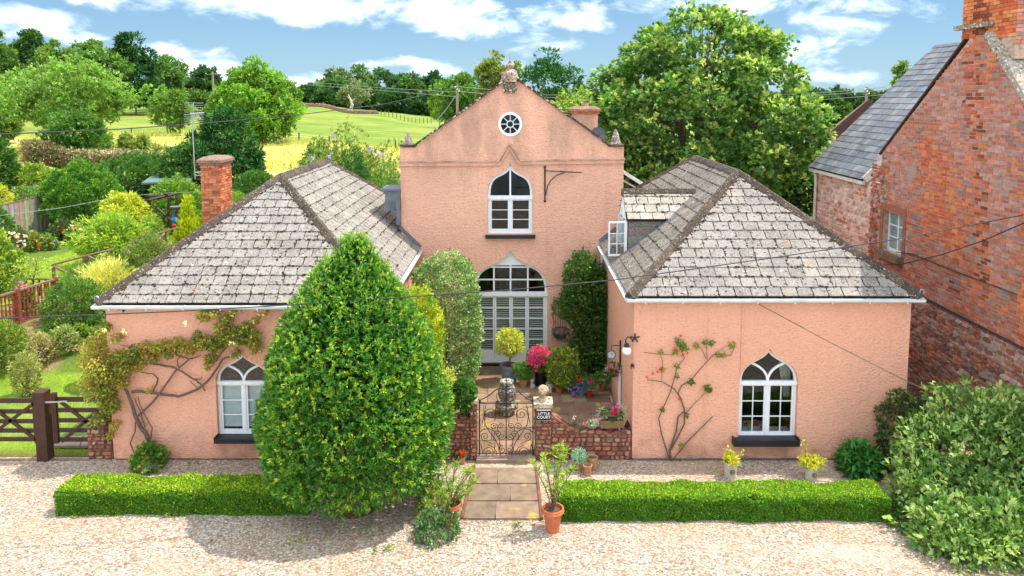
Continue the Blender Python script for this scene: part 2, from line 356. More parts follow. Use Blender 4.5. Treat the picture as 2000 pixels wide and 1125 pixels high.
    def mesh(s, name, mat, off=Vector((0, 0, 0)), smooth=False):
        me = bpy.data.meshes.new(name); me.from_pydata([(p[0] - off[0], p[1] - off[1], p[2] - off[2]) for p in s.v], [], s.f)
        if s.c: setcol(me, np.array(s.c, np.float32))
        me.materials.append(M[mat] if isinstance(mat, str) else mat)
        if smooth: me.polygons.foreach_set('use_smooth', [True] * len(me.polygons))
        return me
    def build(s, name, mat, parent=None, local=False, smooth=False, kind=None, label=None):
        me = s.mesh(name, mat, Vector((0, 0, 0)) if (local or parent is None) else org(parent), smooth)
        o = link(name, me, parent)
        if kind: o['kind'] = kind
        if label: o['label'] = label
        return o
def XZ(a, b, d): return (a, d, b)          # wall in the XZ plane, depth along Y
def XY(a, b, d): return (a, b, d)

def quadmesh(V, C, name, mat, off=(0, 0, 0)):
    """V (n,4,3) quads, C (n,3) colours"""
    n = len(V); me = bpy.data.meshes.new(name)
    me.vertices.add(4 * n); me.vertices.foreach_set('co', (V.reshape(-1, 3) - np.array(off)).astype(np.float32).ravel())
    me.loops.add(4 * n); me.loops.foreach_set('vertex_index', np.arange(4 * n, dtype=np.int32))
    me.polygons.add(n); me.polygons.foreach_set('loop_start', np.arange(0, 4 * n, 4, dtype=np.int32))
    me.update(calc_edges=True)
    setcol(me, np.repeat(C, 4, axis=0)); me.materials.append(M[mat]); return me
def nrm(a): return a / np.maximum(np.linalg.norm(a, axis=1, keepdims=True), 1e-9)
def rdir(n): return nrm(rng.normal(size=(n, 3)))
def leafquads(P, Nn, L, asp=.4, spread=.9, droop=.0, up=.4, fold=.15):
    n = len(P); L = np.broadcast_to(L, (n,)) * rng.uniform(.7, 1.25, n)
    d = nrm(Nn + rdir(n) * spread + np.array([0, 0, -droop]))
    f = nrm(Nn * .6 + np.array([0, 0, up]) + rdir(n) * .75); f = nrm(f - d * np.sum(f * d, 1, keepdims=True))
    s = np.cross(d, f); w = (L * asp * .5)[:, None]; L = L[:, None]
    V = np.stack([P, P + d * L * .5 + s * w + f * w * fold * 2, P + d * L - f * L * .12, P + d * L * .5 - s * w + f * w * fold * 2], 1)
    return V
def tuft(P, Nn, k, tilt=.5, r=.02):
    ax = nrm(Nn + np.array([0, 0, tilt]) + rdir(len(P)) * .35); idx = np.repeat(np.arange(len(P)), k)
    return P[idx] + rng.normal(size=(len(idx), 3)) * r, ax[idx], idx
def mixcol(n, base, var=.18, hue=.1, tips=None, tipf=.0):
    base = np.array(base, float)
    k = rng.uniform(1 - var, 1 + var, (n, 1)); c = base * k
    c[:, 0] *= rng.uniform(1 - hue, 1 + hue * 1.6, n); c[:, 2] *= rng.uniform(1 - hue, 1 + hue, n)
    if tips is not None:
        s = rng.random(n) < tipf; c[s] = np.array(tips) * rng.uniform(.8, 1.2, (s.sum(), 1))
    return np.clip(c, 0, 1)

# ------------------------------------------------------------------ terrain
CP = [(-9, 0, 0), (-16, 0, 0), (-30, -5, 0), (-9, 3, .15), (-12.5, 3.2, .22), (-11, 6, .35), (-9.5, 8, .5), (-13.4, 5.6, 1.3), (-12.8, 8.6, 1.4), (-16, 6, 1.4), (-11, 10.3, 1.4), (-14, 10, 1.45),
      (-18, 12, 1.5), (-20, 18, 1.4), (-14, 16, 1.5), (-8, 14, 1.2), (-10, 22, 1.4), (-16, 24, 1.6), (-5, 18, 1.0), (0, 16, .5), (6, 14, .1), (20, 20, 0), (20, 0, 0), (0, 0, 0), (0, 5, 0), (-4, 3, 0), (4, 3, 0),
      (-30, 20, 1.8), (-40, 5, 1.2), (-9, 1.5, .03), (-14, 1.5, .05), (5, 8, 0), (-5, 8, .2), (12, 6, 0), (30, 40, 0), (20, 60, 0), (60, 100, 0), (0, 300, 0), (300, 300, 0), (-300, 300, 8), (-150, 150, 8), (0, 1200, -4), (900, 1200, 0),
      (-900, 1200, 10), (0, -40, 0), (60, -40, 0), (-60, -40, 0), (0, -10, 0), (-8, -6, 0), (8, -6, 0), (20, -10, 0), (-25, -15, 0), (0, 3000, -10), (-2500, 3000, 0), (2500, 3000, 0), (-10.2, 1.5, .04), (10, 30, 0), (0, 30, 1.6)]
for (u, v, Y) in [(180, 330, 35), (40, 322, 33), (500, 332, 36), (700, 320, 38), (40, 282, 45), (300, 262, 55), (520, 275, 55), (800, 290, 55), (210, 218, 100), (260, 208, 115), (400, 201, 120), (600, 207, 140),
                  (720, 222, 130), (850, 240, 125), (850, 270, 75), (960, 250, 110), (1600, 290, 92), (1600, 238, 200), (60, 215, 90), (700, 250, 90), (450, 240, 80)]:
    p = W(u, v, Y); CP.append(tuple(p))
CPa = np.array(CP)
def _q(x, y): 
    k = np.maximum(y, -10) + 26
    return x / k * 30, 17 * np.log(k)
_qx, _qy = _q(CPa[:, 0], CPa[:, 1])
def GZ(x, y):
    x = np.atleast_1d(np.asarray(x, float)); y = np.atleast_1d(np.asarray(y, float)); a, b = _q(x, y)
    z = np.zeros(len(x)); w = np.zeros(len(x))
    for i in range(len(CPa)):
        d2 = (a - _qx[i]) ** 2 + (b - _qy[i]) ** 2 + .02; k = d2 ** -1.7
        z += k * CPa[i, 2]; w += k
    z /= w
    flat = (y < .3) | ((x > -8.7) & (y < 11)) 
    edge = np.clip(np.where(x > -8.7, y - 11, np.minimum(y - .3, np.where(y < 11, (-8.7 - x) * 1.5, 99))), 0, 1.5) / 1.5
    return z * np.where(flat, 0, edge)
def gz(x, y): return float(GZ(x, y)[0])
def G(u, v, y0=-12, y1=600):      # ground point seen at (u, v)
    d = ray(u, v); ys = np.concatenate([np.linspace(y0, 60, 500), np.geomspace(60.5, y1, 300)]); t = (ys + CD) / d.y
    xs = t * d.x; zs = CH + t * d.z; g = GZ(xs, ys); k = np.argmax(zs <= g)
    if zs[k] > g[k]: k = len(ys) - 1
    return Vector((xs[k], ys[k], g[k]))
def gpt(u, Y):                    # ground point on column u at depth Y
    x = (u - CX) / F * (Y + CD) * 1.0; return Vector((x, Y, gz(x, Y)))
def grid(xs, ys, name, mat, zoff=0.0, colf=None, mask=None):
    nr, nc = xs.shape; z = GZ(xs.ravel(), ys.ravel()) + zoff
    V = np.stack([xs.ravel(), ys.ravel(), z], 1); me = bpy.data.meshes.new(name)
    idx = np.arange(nr * nc).reshape(nr, nc); Fq = np.stack([idx[:-1, :-1], idx[:-1, 1:], idx[1:, 1:], idx[1:, :-1]], -1).reshape(-1, 4)
    me.vertices.add(len(V)); me.vertices.foreach_set('co', V.astype(np.float32).ravel())
    me.loops.add(Fq.size); me.loops.foreach_set('vertex_index', Fq.astype(np.int32).ravel())
    me.polygons.add(len(Fq)); me.polygons.foreach_set('loop_start', np.arange(0, Fq.size, 4, dtype=np.int32)); me.polygons.foreach_set('use_smooth', [True] * len(Fq)); me.update(calc_edges=True)
    if colf is not None: setcol(me, colf(V))
    if mask is not None: setcol(me, np.repeat(mask(V)[:, None], 3, 1), 'Mask')
    me.materials.append(M[mat]); o = link(name, me); o['kind'] = 'structure'; return o
def gcol(V):
    x, y, z = V.T; n = len(V); c = np.tile(np.array([.105, .17, .03]), (n, 1)); c *= rng.uniform(.9, 1.1, (n, 1))
    soil = (x > -8.6) | (y < .2); c[soil] = (.12, .08, .05)
    bank = (x < -12.0) & (y > 3) & (z > .4) & (z < 1.28) & (y < 9); c[bank] = (.30, .20, .12); c[bank & (rng.random(n) < .4)] = (.16, .2, .05)
    lawn = (x < -8.6) & (y >= .2) & (z <= .45) & (y < 9.5); c[lawn] = (.20, .30, .035)
    return c
yr = np.concatenate([np.linspace(-24, 1, 60), np.linspace(1.2, 32.4, 190)]); tc_ = np.linspace(-1, 1, 230)
X_, Y_ = np.meshgrid(tc_, yr); grid(X_ * (np.maximum(Y_, -10) + 34) * 1.0, Y_, 'ground', 'ground', -.03, gcol)
yr = np.concatenate([np.linspace(32.4, 150, 160), np.geomspace(151, 3400, 60)]); X_, Y_ = np.meshgrid(tc_, yr)
grid(X_ * (Y_ + 34) * 1.0, Y_, 'field', 'meadow', -.03, None, lambda V: np.clip((57 + 2.5 * np.sin(V[:, 0] * .35) - V[:, 1]) / 5, 0, 1) * (V[:, 0] < 6))
# lawns as sheets over the soil
def patch(name, poly, col, zoff=.012, n=70, mat='ground', var=.12):
    xs = [p[0] for p in poly]; ys = [p[1] for p in poly]; gx, gy = np.meshgrid(np.linspace(min(xs), max(xs), n), np.linspace(min(ys), max(ys), n))
    P = np.array(poly); X = gx.ravel(); Y = gy.ravel(); ins = np.zeros(len(X), bool); j = len(P) - 1
    for i in range(len(P)):
        a = (P[i, 1] > Y) != (P[j, 1] > Y)
        with np.errstate(all='ignore'): ins ^= a & (X < (P[j, 0] - P[i, 0]) * (Y - P[i, 1]) / (P[j, 1] - P[i, 1] + 1e-12) + P[i, 0]); 
        j = i
    ins = ins.reshape(n, n); idx = -np.ones((n, n), int); m = np.zeros((n, n), bool); c4 = ins[:-1, :-1] & ins[:-1, 1:] & ins[1:, 1:] & ins[1:, :-1]
    m[:-1, :-1] |= c4; m[:-1, 1:] |= c4; m[1:, 1:] |= c4; m[1:, :-1] |= c4; idx[m] = np.arange(m.sum())
    z = GZ(gx[m], gy[m]) + zoff; V = np.stack([gx[m], gy[m], z], 1); f = np.stack([idx[:-1, :-1][c4], idx[:-1, 1:][c4], idx[1:, 1:][c4], idx[1:, :-1][c4]], 1)
    me = bpy.data.meshes.new(name); me.from_pydata(V.tolist(), [], f.tolist()); me.materials.append(M[mat]); setcol(me, mixcol(len(V), col, var, .05))
    o = link(name, me); o['kind'] = 'structure'; return V
def gp2(*pts): return [tuple(G(u, v)[:2]) for u, v in pts]
lawnV = patch('garden_lawn', gp2((-60, 640), (-60, 540), (0, 528), (90, 505), (170, 478), (262, 455), (340, 470), (330, 520), (250, 545), (185, 560), (100, 560), (60, 590), (0, 600)), (.23, .33, .04))
patch('upper_lawn', gp2((-60, 420), (-60, 388), (30, 383), (95, 380), (60, 388), (0, 403)), (.20, .32, .05), n=30)
gravel = MB(); gravel.add([(-60, -30, 0), (40, -30, 0), (40, 16, 0), (8.1, 16, 0), (8.1, .05, 0), (-8.55, .05, 0), (-8.6, .12, 0), (-60, .12, 0)], [tuple(range(8))]); o = gravel.build('gravel_yard', 'gravel'); o['kind'] = 'structure'
# distant hills
hm = MB(); pts = []
for u in range(-600, 2700, 25):
    h = 10 * math.exp(-((u - 590) / 50) ** 2) + 7 * math.exp(-((u - 330) / 110) ** 2) + 3 * math.sin(u * .021) + 2 * math.sin(u * .06)
    p = W(u, 178 - max(0, h) if u < 900 else 180, 2900); pts.append(p)
V = []
for p in pts: V += [(p.x, p.y, -15), (p.x, p.y, p.z), (p.x * 1.2, p.y + 600, -15)]
hm.add(V, [f for i in range(len(pts) - 1) for f in ((3 * i, 3 * i + 3, 3 * i + 4, 3 * i + 1), (3 * i + 1, 3 * i + 4, 3 * i + 5, 3 * i + 2))], (.10, .15, .10)); o = hm.build('hills', 'attr', smooth=True); o['kind'] = 'structure'

# ------------------------------------------------------------------ generic pieces
def clip(poly, region):      # convex clip (2D), region CCW
    out = poly
    for i in range(len(region)):
        a = region[i]; b = region[(i + 1) % len(region)]; inp = out; out = []
        if not inp: return []
        side = lambda p: (b[0] - a[0]) * (p[1] - a[1]) - (b[1] - a[1]) * (p[0] - a[0])
        for j in range(len(inp)):
            p, q = inp[j], inp[(j + 1) % len(inp)]; sp_, sq = side(p), side(q)
            if sp_ >= 0: out.append(p)
            if sp_ * sq < 0: t = sp_ / (sp_ - sq); out.append((p[0] + (q[0] - p[0]) * t, p[1] + (q[1] - p[1]) * t))
    return out
def area(p): return abs(sum(p[i][0] * p[(i + 1) % len(p)][1] - p[(i + 1) % len(p)][0] * p[i][1] for i in range(len(p)))) / 2
PIECES = {}
def piece(key, name, mat, parent, verts, faces, col, wgt):
    PIECES.setdefault(key, (name, mat, parent, []))[3].append((wgt, verts, faces, col))
def flush(key, limit=300):
    name, mat, parent, L = PIECES.pop(key); L.sort(key=lambda a: -a[0]); off = org(parent) if parent else Vector((0, 0, 0))
    for w_, v, f, c in L[:limit]:
        mb = MB(); ce = sum((Vector(p) for p in v), Vector()) / len(v); mb.add(v, f, c); o = link(name, mb.mesh(name, mat, ce), parent); o.location = ce - off
    if len(L) > limit:
        mb = MB()
        for w_, v, f, c in L[limit:]: mb.add(v, f, c)
        mb.build(name + '_field', mat, parent, kind='stuff')
def slab(poly, fm, t0, t1):
    n = len(poly); vs = [fm(a, b, t1) for a, b in poly] + [fm(a, b, t0) for a, b in poly]
    return vs, [tuple(range(n)), tuple(reversed(range(n, 2 * n)))] + [(i, n + i, n + (i + 1) % n, (i + 1) % n) for i in range(n)]
def tile_slope(key, mat, parent, o, ex, ez, poly, tw, th, cols, thick=.022, gapx=.007, chip=.12, jit=.2, wf=None, rag=0.0, lift=.02):
    """o origin at the eave, ex along the eave, ez up the slope, poly region in (s, t)"""
    o, ex, ez = Vector(o), Vector(ex).normalized(), Vector(ez).normalized(); nn = ex.cross(ez).normalized()
    if nn.z < 0: nn = -nn
    s0, s1 = min(p[0] for p in poly), max(p[0] for p in poly); t1 = max(p[1] for p in poly); r = 0; t = 0.0
    while t < t1:
        s = s0 - tw * (.5 * (r % 2)) + random.uniform(-.3, .1) * tw * (jit > 0); 
        while s < s1:
            w = tw * random.uniform(1 - jit * .25, 1 + jit * .35); j = lambda: random.uniform(-rag, rag)
            tl, th_ = t - .03 + j(), t + th + .015
            g = gapx * random.uniform(.5, 1.8); a, b = s + g, s + w - g; q = []
            if random.random() < chip: c_ = random.uniform(.02, .05); q += [(a, tl + c_), (a + c_ * .8, tl)]
            else: q += [(a, tl)]
            if rag: q += [((a + b) / 2 + j(), tl + j())]
            if random.random() < chip: c_ = random.uniform(.02, .05); q += [(b - c_ * .8, tl), (b, tl + c_)]
            else: q += [(b, tl + j())]
            q += [(b, th_), (a, th_)]
            q = clip(q, poly)
            if len(q) > 2 and area(q) > .004:
                lf = random.uniform(.8, 1.25) * lift
                fm = lambda x, y, d: o + ex * x + ez * y + nn * (d + lf * max(0, 1 - (y - t) / th) + .004)
                vs, fs = slab(q, fm, 0, thick); ce = vs[0]; k = random.uniform(.9, 1.07); c = random.choice(cols); c = tuple(min(1, x * k) for x in c)
                dist = (ce - CAMP).length; wgt = area(q) / dist ** 2 * (wf or 1)
                piece(key, 'roof_tile', mat, parent, vs, fs, c, wgt)
                if wf and wf >= 1 and key == 'tiles':
                    for _ in range(random.choice((1, 2, 3, 4, 6))):
                        e_ = random.random(); pq = (a + (b - a) * random.random(), t - .03 + random.uniform(-.012, .012)) if e_ < .62 else ((b if random.random() < .7 else a) + random.uniform(-.01, .01), t + random.uniform(0, th)); rr_ = random.uniform(.008, .027)
                        if len(clip([(pq[0] - .01, pq[1] - .01), (pq[0] + .01, pq[1] - .01), (pq[0], pq[1] + .01)], poly)) > 2:
                            w_ = fm(pq[0], pq[1], thick); JM.add([w_ + ex * (rr_ * 1.6 * math.cos(i_ * 1.047) * random.uniform(.5, 1.3)) + ez * (rr_ * math.sin(i_ * 1.047)) for i_ in range(6)] + [w_ + nn * rr_ * .7], [(i_, (i_ + 1) % 6, 6) for i_ in range(6)], tuple(v * random.uniform(.6, 1.4) for v in (.06, .042, .028)))
            s += w
        t += th; r += 1
def ridge_run(key, parent, a, b, w=.26, step=.42, h=.09, col=(.092, .068, .050), mat='ridge'):
    a, b = Vector(a), Vector(b); L = (b - a).length; n = max(1, round(L / step)); d = (b - a) / n; dn = d.normalized(); x = dn.cross(Vector((0, 0, 1))).normalized(); up = x.cross(dn).normalized()
    for i in range(n):
        p = a + d * i - dn * .012; q = a + d * (i + 1) + dn * .006; k = random.uniform(.75, 1.2); c = tuple(v * k for v in col); w2 = w * random.uniform(.92, 1.06); vs = []
        for e, s_ in ((p, 1.0), (q, .93)):
            for (xx, zz) in ((-.5, -.11), (-.42, -.02), (-.14, h * .85), (.14, h * .85), (.42, -.02), (.5, -.11)): vs.append(e + x * w2 * xx * s_ + up * (zz * s_ + .02))
        m = 6; fs = [(j, j + 1, m + j + 1, m + j) for j in range(m - 1)] + [tuple(range(m - 1, -1, -1)), tuple(range(m, 2 * m)), (0, m, 2 * m - 1, m - 1)]
        piece(key, 'ridge_tile', mat, parent, vs, fs, c, 1 / (p - CAMP).length)
def bez(p0, p1, p2, p3, n=10):
    return [tuple((1 - t) ** 3 * p0[k] + 3 * (1 - t) ** 2 * t * p1[k] + 3 * (1 - t) * t * t * p2[k] + t ** 3 * p3[k] for k in (0, 1)) for t in [i / n for i in range(n + 1)]]
def ogee(cx, z0, zs, zt, w, k1=.72, k2=.58, kx=.10, n=12):
    h = zt - zs; Rt = bez((w / 2, 0), (w / 2, h * k1), (w * kx, h * k2), (0, h), n)
    return [(cx - w / 2, z0), (cx + w / 2, z0)] + [(cx + x, zs + z) for x, z in Rt] + [(cx - x, zs + z) for x, z in reversed(Rt[:-1])]
def inset(P, d):
    n = len(P); out = []
    for i in range(n):
        a, b, c = P[i - 1], P[i], P[(i + 1) % n]
        e1 = Vector((b[0] - a[0], b[1] - a[1])); e2 = Vector((c[0] - b[0], c[1] - b[1]))
        if e1.length < 1e-6 or e2.length < 1e-6: out.append(b); continue
        e1.normalize(); e2.normalize(); n1 = Vector((-e1.y, e1.x)); n2 = Vector((-e2.y, e2.x)); m = n1 + n2
        if m.length < .2: out.append((b[0] + n1.x * d, b[1] + n1.y * d)); continue
        m.normalize(); k = d / max(.33, m.dot(n1)); out.append((b[0] + m.x * k, b[1] + m.y * k))
    return out
def circ(cx, cz, r, n=28): return [(cx + r * math.cos(2 * math.pi * i / n), cz + r * math.sin(2 * math.pi * i / n)) for i in range(n)]
def brick_course(key, mat, parent, fm, s0, s1, z0, z1, bl=.225, bh=.075, cols=None, inside=None, gap=.009, wfun=None, proud=.012, stag=True, back=-.03, name='brick'):
    r = 0; z = z0
    while z < z1 - .01:
        s = s0 - (bl / 2 if (r % 2 and stag) else 0) ; hdr = (r % 2 == 1)
        while s < s1 - .005:
            L = bl / 2 if (random.random() < .25 and stag) else bl
            a, b = max(s, s0) + gap / 2, min(s + L, s1) - gap / 2
            if b - a > .03 and (inside is None or inside((a + b) / 2, z + bh / 2)):
                pr = random.uniform(0, proud); vs = [fm(x, zz, d) for d in (pr, back) for x, zz in ((a, z + gap / 2), (b, z + gap / 2), (b, z + bh - gap / 2), (a, z + bh - gap / 2))]
                fs = [(0, 1, 2, 3), (0, 4, 5, 1), (1, 5, 6, 2), (2, 6, 7, 3), (3, 7, 4, 0)]
                k = random.uniform(.8, 1.2); c = tuple(min(1, x * k) for x in random.choice(cols((a + b) / 2, z) if callable(cols) else cols))
                p = Vector(vs[0]); piece(key, name, mat, parent, vs, fs, c, 1 / (p - CAMP).length)
            s += L
        z += bh; r += 1
def rubble(key, mat, parent, fm, s0, s1, z0, z1, lw=.22, lh=.12, cols=None, inside=None, proud=.05, name='stone', vis=None):
    z = z0
    while z < z1 - .02:
        h = min(lh * random.uniform(.65, 1.3), z1 - z); s = s0 - random.uniform(0, lw * .5)
        while s < s1:
            L = lw * random.uniform(.5, 1.5); a, b = max(s, s0), min(s + L, s1); g = .009
            if b - a > .04 and (inside is None or inside((a + b) / 2, z + h / 2)):
                a_, b_ = a + g, b - g; j = lambda q: random.uniform(-q, q); mx_, mz = (b_ - a_) * .22, h * .25
                zz0, zz1 = z + g + j(.008), z + h - g + j(.008)
                P = [(a_ + mx_, zz0 + j(.006)), (b_ - mx_, zz0 + j(.006)), (b_, zz0 + mz), (b_, zz1 - mz), (b_ - mx_ * random.uniform(.4, 1), zz1), (a_ + mx_ * random.uniform(.4, 1), zz1), (a_, zz1 - mz), (a_, zz0 + mz)]
                pr = random.uniform(.01, proud); cxx, czz = (a_ + b_) / 2, (zz0 + zz1) / 2
                vs = [fm(x, q, -.03) for x, q in P] + [fm(cxx + (x - cxx) * .84, czz + (q - czz) * .8, pr * random.uniform(.7, 1)) for x, q in P]
                fs = [(i, (i + 1) % 8, 8 + (i + 1) % 8, 8 + i) for i in range(8)] + [tuple(range(8, 16))]
                k = random.uniform(.65, 1.25); c = tuple(min(1, x * k) for x in random.choice(cols((a + b) / 2, z) if callable(cols) else cols))
                piece(key, name, mat, parent, vs, fs, c, L * h / (Vector(vs[0]) - CAMP).length ** 2)
            s += L
        z += h

# ================================================================== the cottage
cot = thing('cottage', 'salmon pink stuccoed cottage with a gabled centre and two hipped wings', 'cottage', (0, 0, 0))
TC = [(.272, .248, .222), (.285, .26, .23), (.26, .238, .215), (.298, .272, .242), (.268, .25, .228)]
JM = MB()
GY = 5.485
def wing(x0, x1, ze, za, yb, win, zg, mat_t, left):
    ov = .11; ex0, ex1, ey0, ey1 = x0 - ov, x1 + ov, -ov, yb + ov; hw = (ex1 - ex0) / 2; xm = (ex0 + ex1) / 2; zt = ze - .07
    # walls
    mb = MB(); hole = win
    mb.prism([(x0, 0.03), (x1, 0.03), (x1, zt), (x0, zt)], [hole], 0, .28, XZ); mb.build('front_wall', 'stucco', cot)
    for nm, xa, xb in (('side_wall', x0, x0 + .26), ('side_wall', x1 - .26, x1)):
        mb = MB(); mb.box((xa, .283, .03), (xb, yb, zt)); mb.build(nm, 'stucco', cot)
    mb = MB(); mb.box((x0 + .262, yb - .25, .03), (x1 - .262, yb, zt)); mb.build('rear_wall', 'stucco', cot)
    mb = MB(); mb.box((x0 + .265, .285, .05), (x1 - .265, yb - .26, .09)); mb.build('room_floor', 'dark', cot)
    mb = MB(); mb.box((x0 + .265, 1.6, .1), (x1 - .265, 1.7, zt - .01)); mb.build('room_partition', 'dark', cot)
    mb = MB(); mb.box((x0 + .02, .02, -.12), (x1 - .02, .2, .028)); mb.build('plinth', 'mortar_red', cot)
    # roof deck
    e = [(ex0, ey0, ze), (ex1, ey0, ze), (ex1, ey1, ze), (ex0, ey1, ze)]; ra, rb = (xm, ey0 + hw, za), (xm, ey1 - hw, za); D = Vector((0, 0, -.03))
    mb = MB(); mb.add([Vector(p) + D for p in e + [ra, rb]], [(0, 1, 4), (1, 2, 5, 4), (2, 3, 5), (3, 0, 4, 5), (3, 2, 1, 0)], (.035, .027, .02)); mb.build('roof_deck', 'moss', cot)
    rise = za - ze; sl_ = math.hypot(hw, rise)
    mb = tile_slope
    tri = [(0, 0), (2 * hw, 0), (hw, sl_)]; Ly = ey1 - ey0; trap = [(0, 0), (Ly, 0), (Ly - hw, sl_), (hw, sl_)]
    th_, tw_ = (sl_ / 15.0, .285) if left else (sl_ / 14.0, .315)
    mb('tiles', mat_t, cot, (ex0, ey0, ze), (1, 0, 0), (0, hw, rise), tri, tw_, th_, TC, rag=.006, chip=.3, wf=2.5)
    mb('tiles', mat_t, cot, (ex1, ey1, ze), (-1, 0, 0), (0, -hw, rise), tri, tw_ * 1.3, th_ * 1.3, TC, wf=.02)
    # left slope: s runs with +Y reversed so that the normal points up
    mb('tiles', 'tile_clean' if not left else mat_t, cot, (ex0, ey1, ze), (0, -1, 0), (hw, 0, rise), trap, tw_ * 1.1, th_ * 1.1, [(.19, .165, .14), (.175, .155, .13), (.21, .18, .15)] if not left else TC, chip=.15, wf=(1.2 if not left else .02))  # right wing: darker browner palette, away-from-sun shade put into the colour
    mb('tiles', mat_t, cot, (ex1, ey0, ze), (0, 1, 0), (-hw, 0, rise), trap, tw_ * 1.1, th_ * 1.1, TC, chip=.3, wf=(1.3 if left else .02), rag=.005)
    for c in ((ex0, ey0), (ex1, ey0)): ridge_run('ridge', cot, (c[0], c[1], ze + .01), (xm, ey0 + hw, za + .01), w=.27)
    ridge_run('ridge', cot, ra, rb, w=.30)
    for c in ((ex0, ey1), (ex1, ey1)): ridge_run('ridge', cot, (c[0], c[1], ze + .01), (xm, ey1 - hw, za + .01), w=.25, step=.6)
    # moss gathered along the hips
    mo = MB()
    for i in range(420):
        c = random.choice(((ex0, 1), (ex1, -1))); t = random.random() ** .8; inn = abs(random.gauss(0, .05)) + .13; p = Vector((c[0], ey0, ze)).lerp(Vector(ra), t); 
        q = p + Vector((c[1] * inn, 0, 0)) if random.random() < .6 else p + Vector((0, inn, 0))
        zz = ze + min((q.x - ex0), (ex1 - q.x), (q.y - ey0)) / hw * rise; s_ = random.uniform(.012, .04)
        mo.ball((q.x, q.y, zz + .03), s_, 5, 3, tuple(v * random.uniform(.6, 1.3) for v in (.075, .05, .03)))
    mo.build('moss', 'moss', cot, kind='stuff')
    # gutter
    g = MB(); prof = [(-.055, .0), (-.05, -.045), (-.02, -.07), (.02, -.07), (.05, -.045), (.055, 0)]
    def gut(a, b):
        a, b = Vector(a), Vector(b); d = (b - a).normalized(); x = Vector((0, 0, 1)).cross(d)
        vs = [q + x * r_[0] + Vector((0, 0, r_[1])) for q in (a, b) for r_ in prof]; g.add(vs, [(i, i + 1, 7 + i, 6 + i) for i in range(5)] + [tuple(range(6)), tuple(range(11, 5, -1)), (0, 6, 11, 5)])
    gut((ex0 - .07, ey0 - .06, zg), (ex1 + .07, ey0 - .06, zg)); gut((ex0 - .05, ey0 + .01, zg), (ex0 - .05, (GY - .02 if not left else yb), zg)); gut((ex1 + .05, ey0 + .01, zg), (ex1 + .05, (GY - .02 if left else yb), zg))
    g.build('gutter', 'gutter', cot)
    for i in range(8):
        xx = ex0 + .3 + i * (ex1 - ex0 - .6) / 7; b_ = MB(); b_.box((xx - .012, ey0 - .122, zg - .085), (xx + .012, ey0 + .06, zg + .006)); b_.build('gutter_bracket', 'gutter', cot)
    f = MB(); f.box((x0 - .05, -.08, ze - .13), (x1 + .05, -.01, ze - .035)); f.box((x0 - .07, -.005, ze - .13), (x0 - .012, yb, ze - .035)); f.box((x1 + .012, -.005, ze - .13), (x1 + .07, (GY if left else yb), ze - .035)); f.build('soffit', 'cream', cot)
    hk = MB(); cx_ = ex1 + .02 if not left else ex0 - .0; pts = [(cx_ + .05 * math.cos(t) * (1 - t / 9), ey0 - .02, ze + .12 + .05 * math.sin(t) * (1 - t / 9)) for t in np.linspace(-1.6, 4.2, 12)]
    hk.tube([(cx_, ey0, ze)] + pts, .008, 5); hk.build('hip_hook', 'steel', cot)
    return ex0, ex1, xm, hw
def P0(u, v, Y=0): p = W(u, v, Y); return (p.x, p.z)
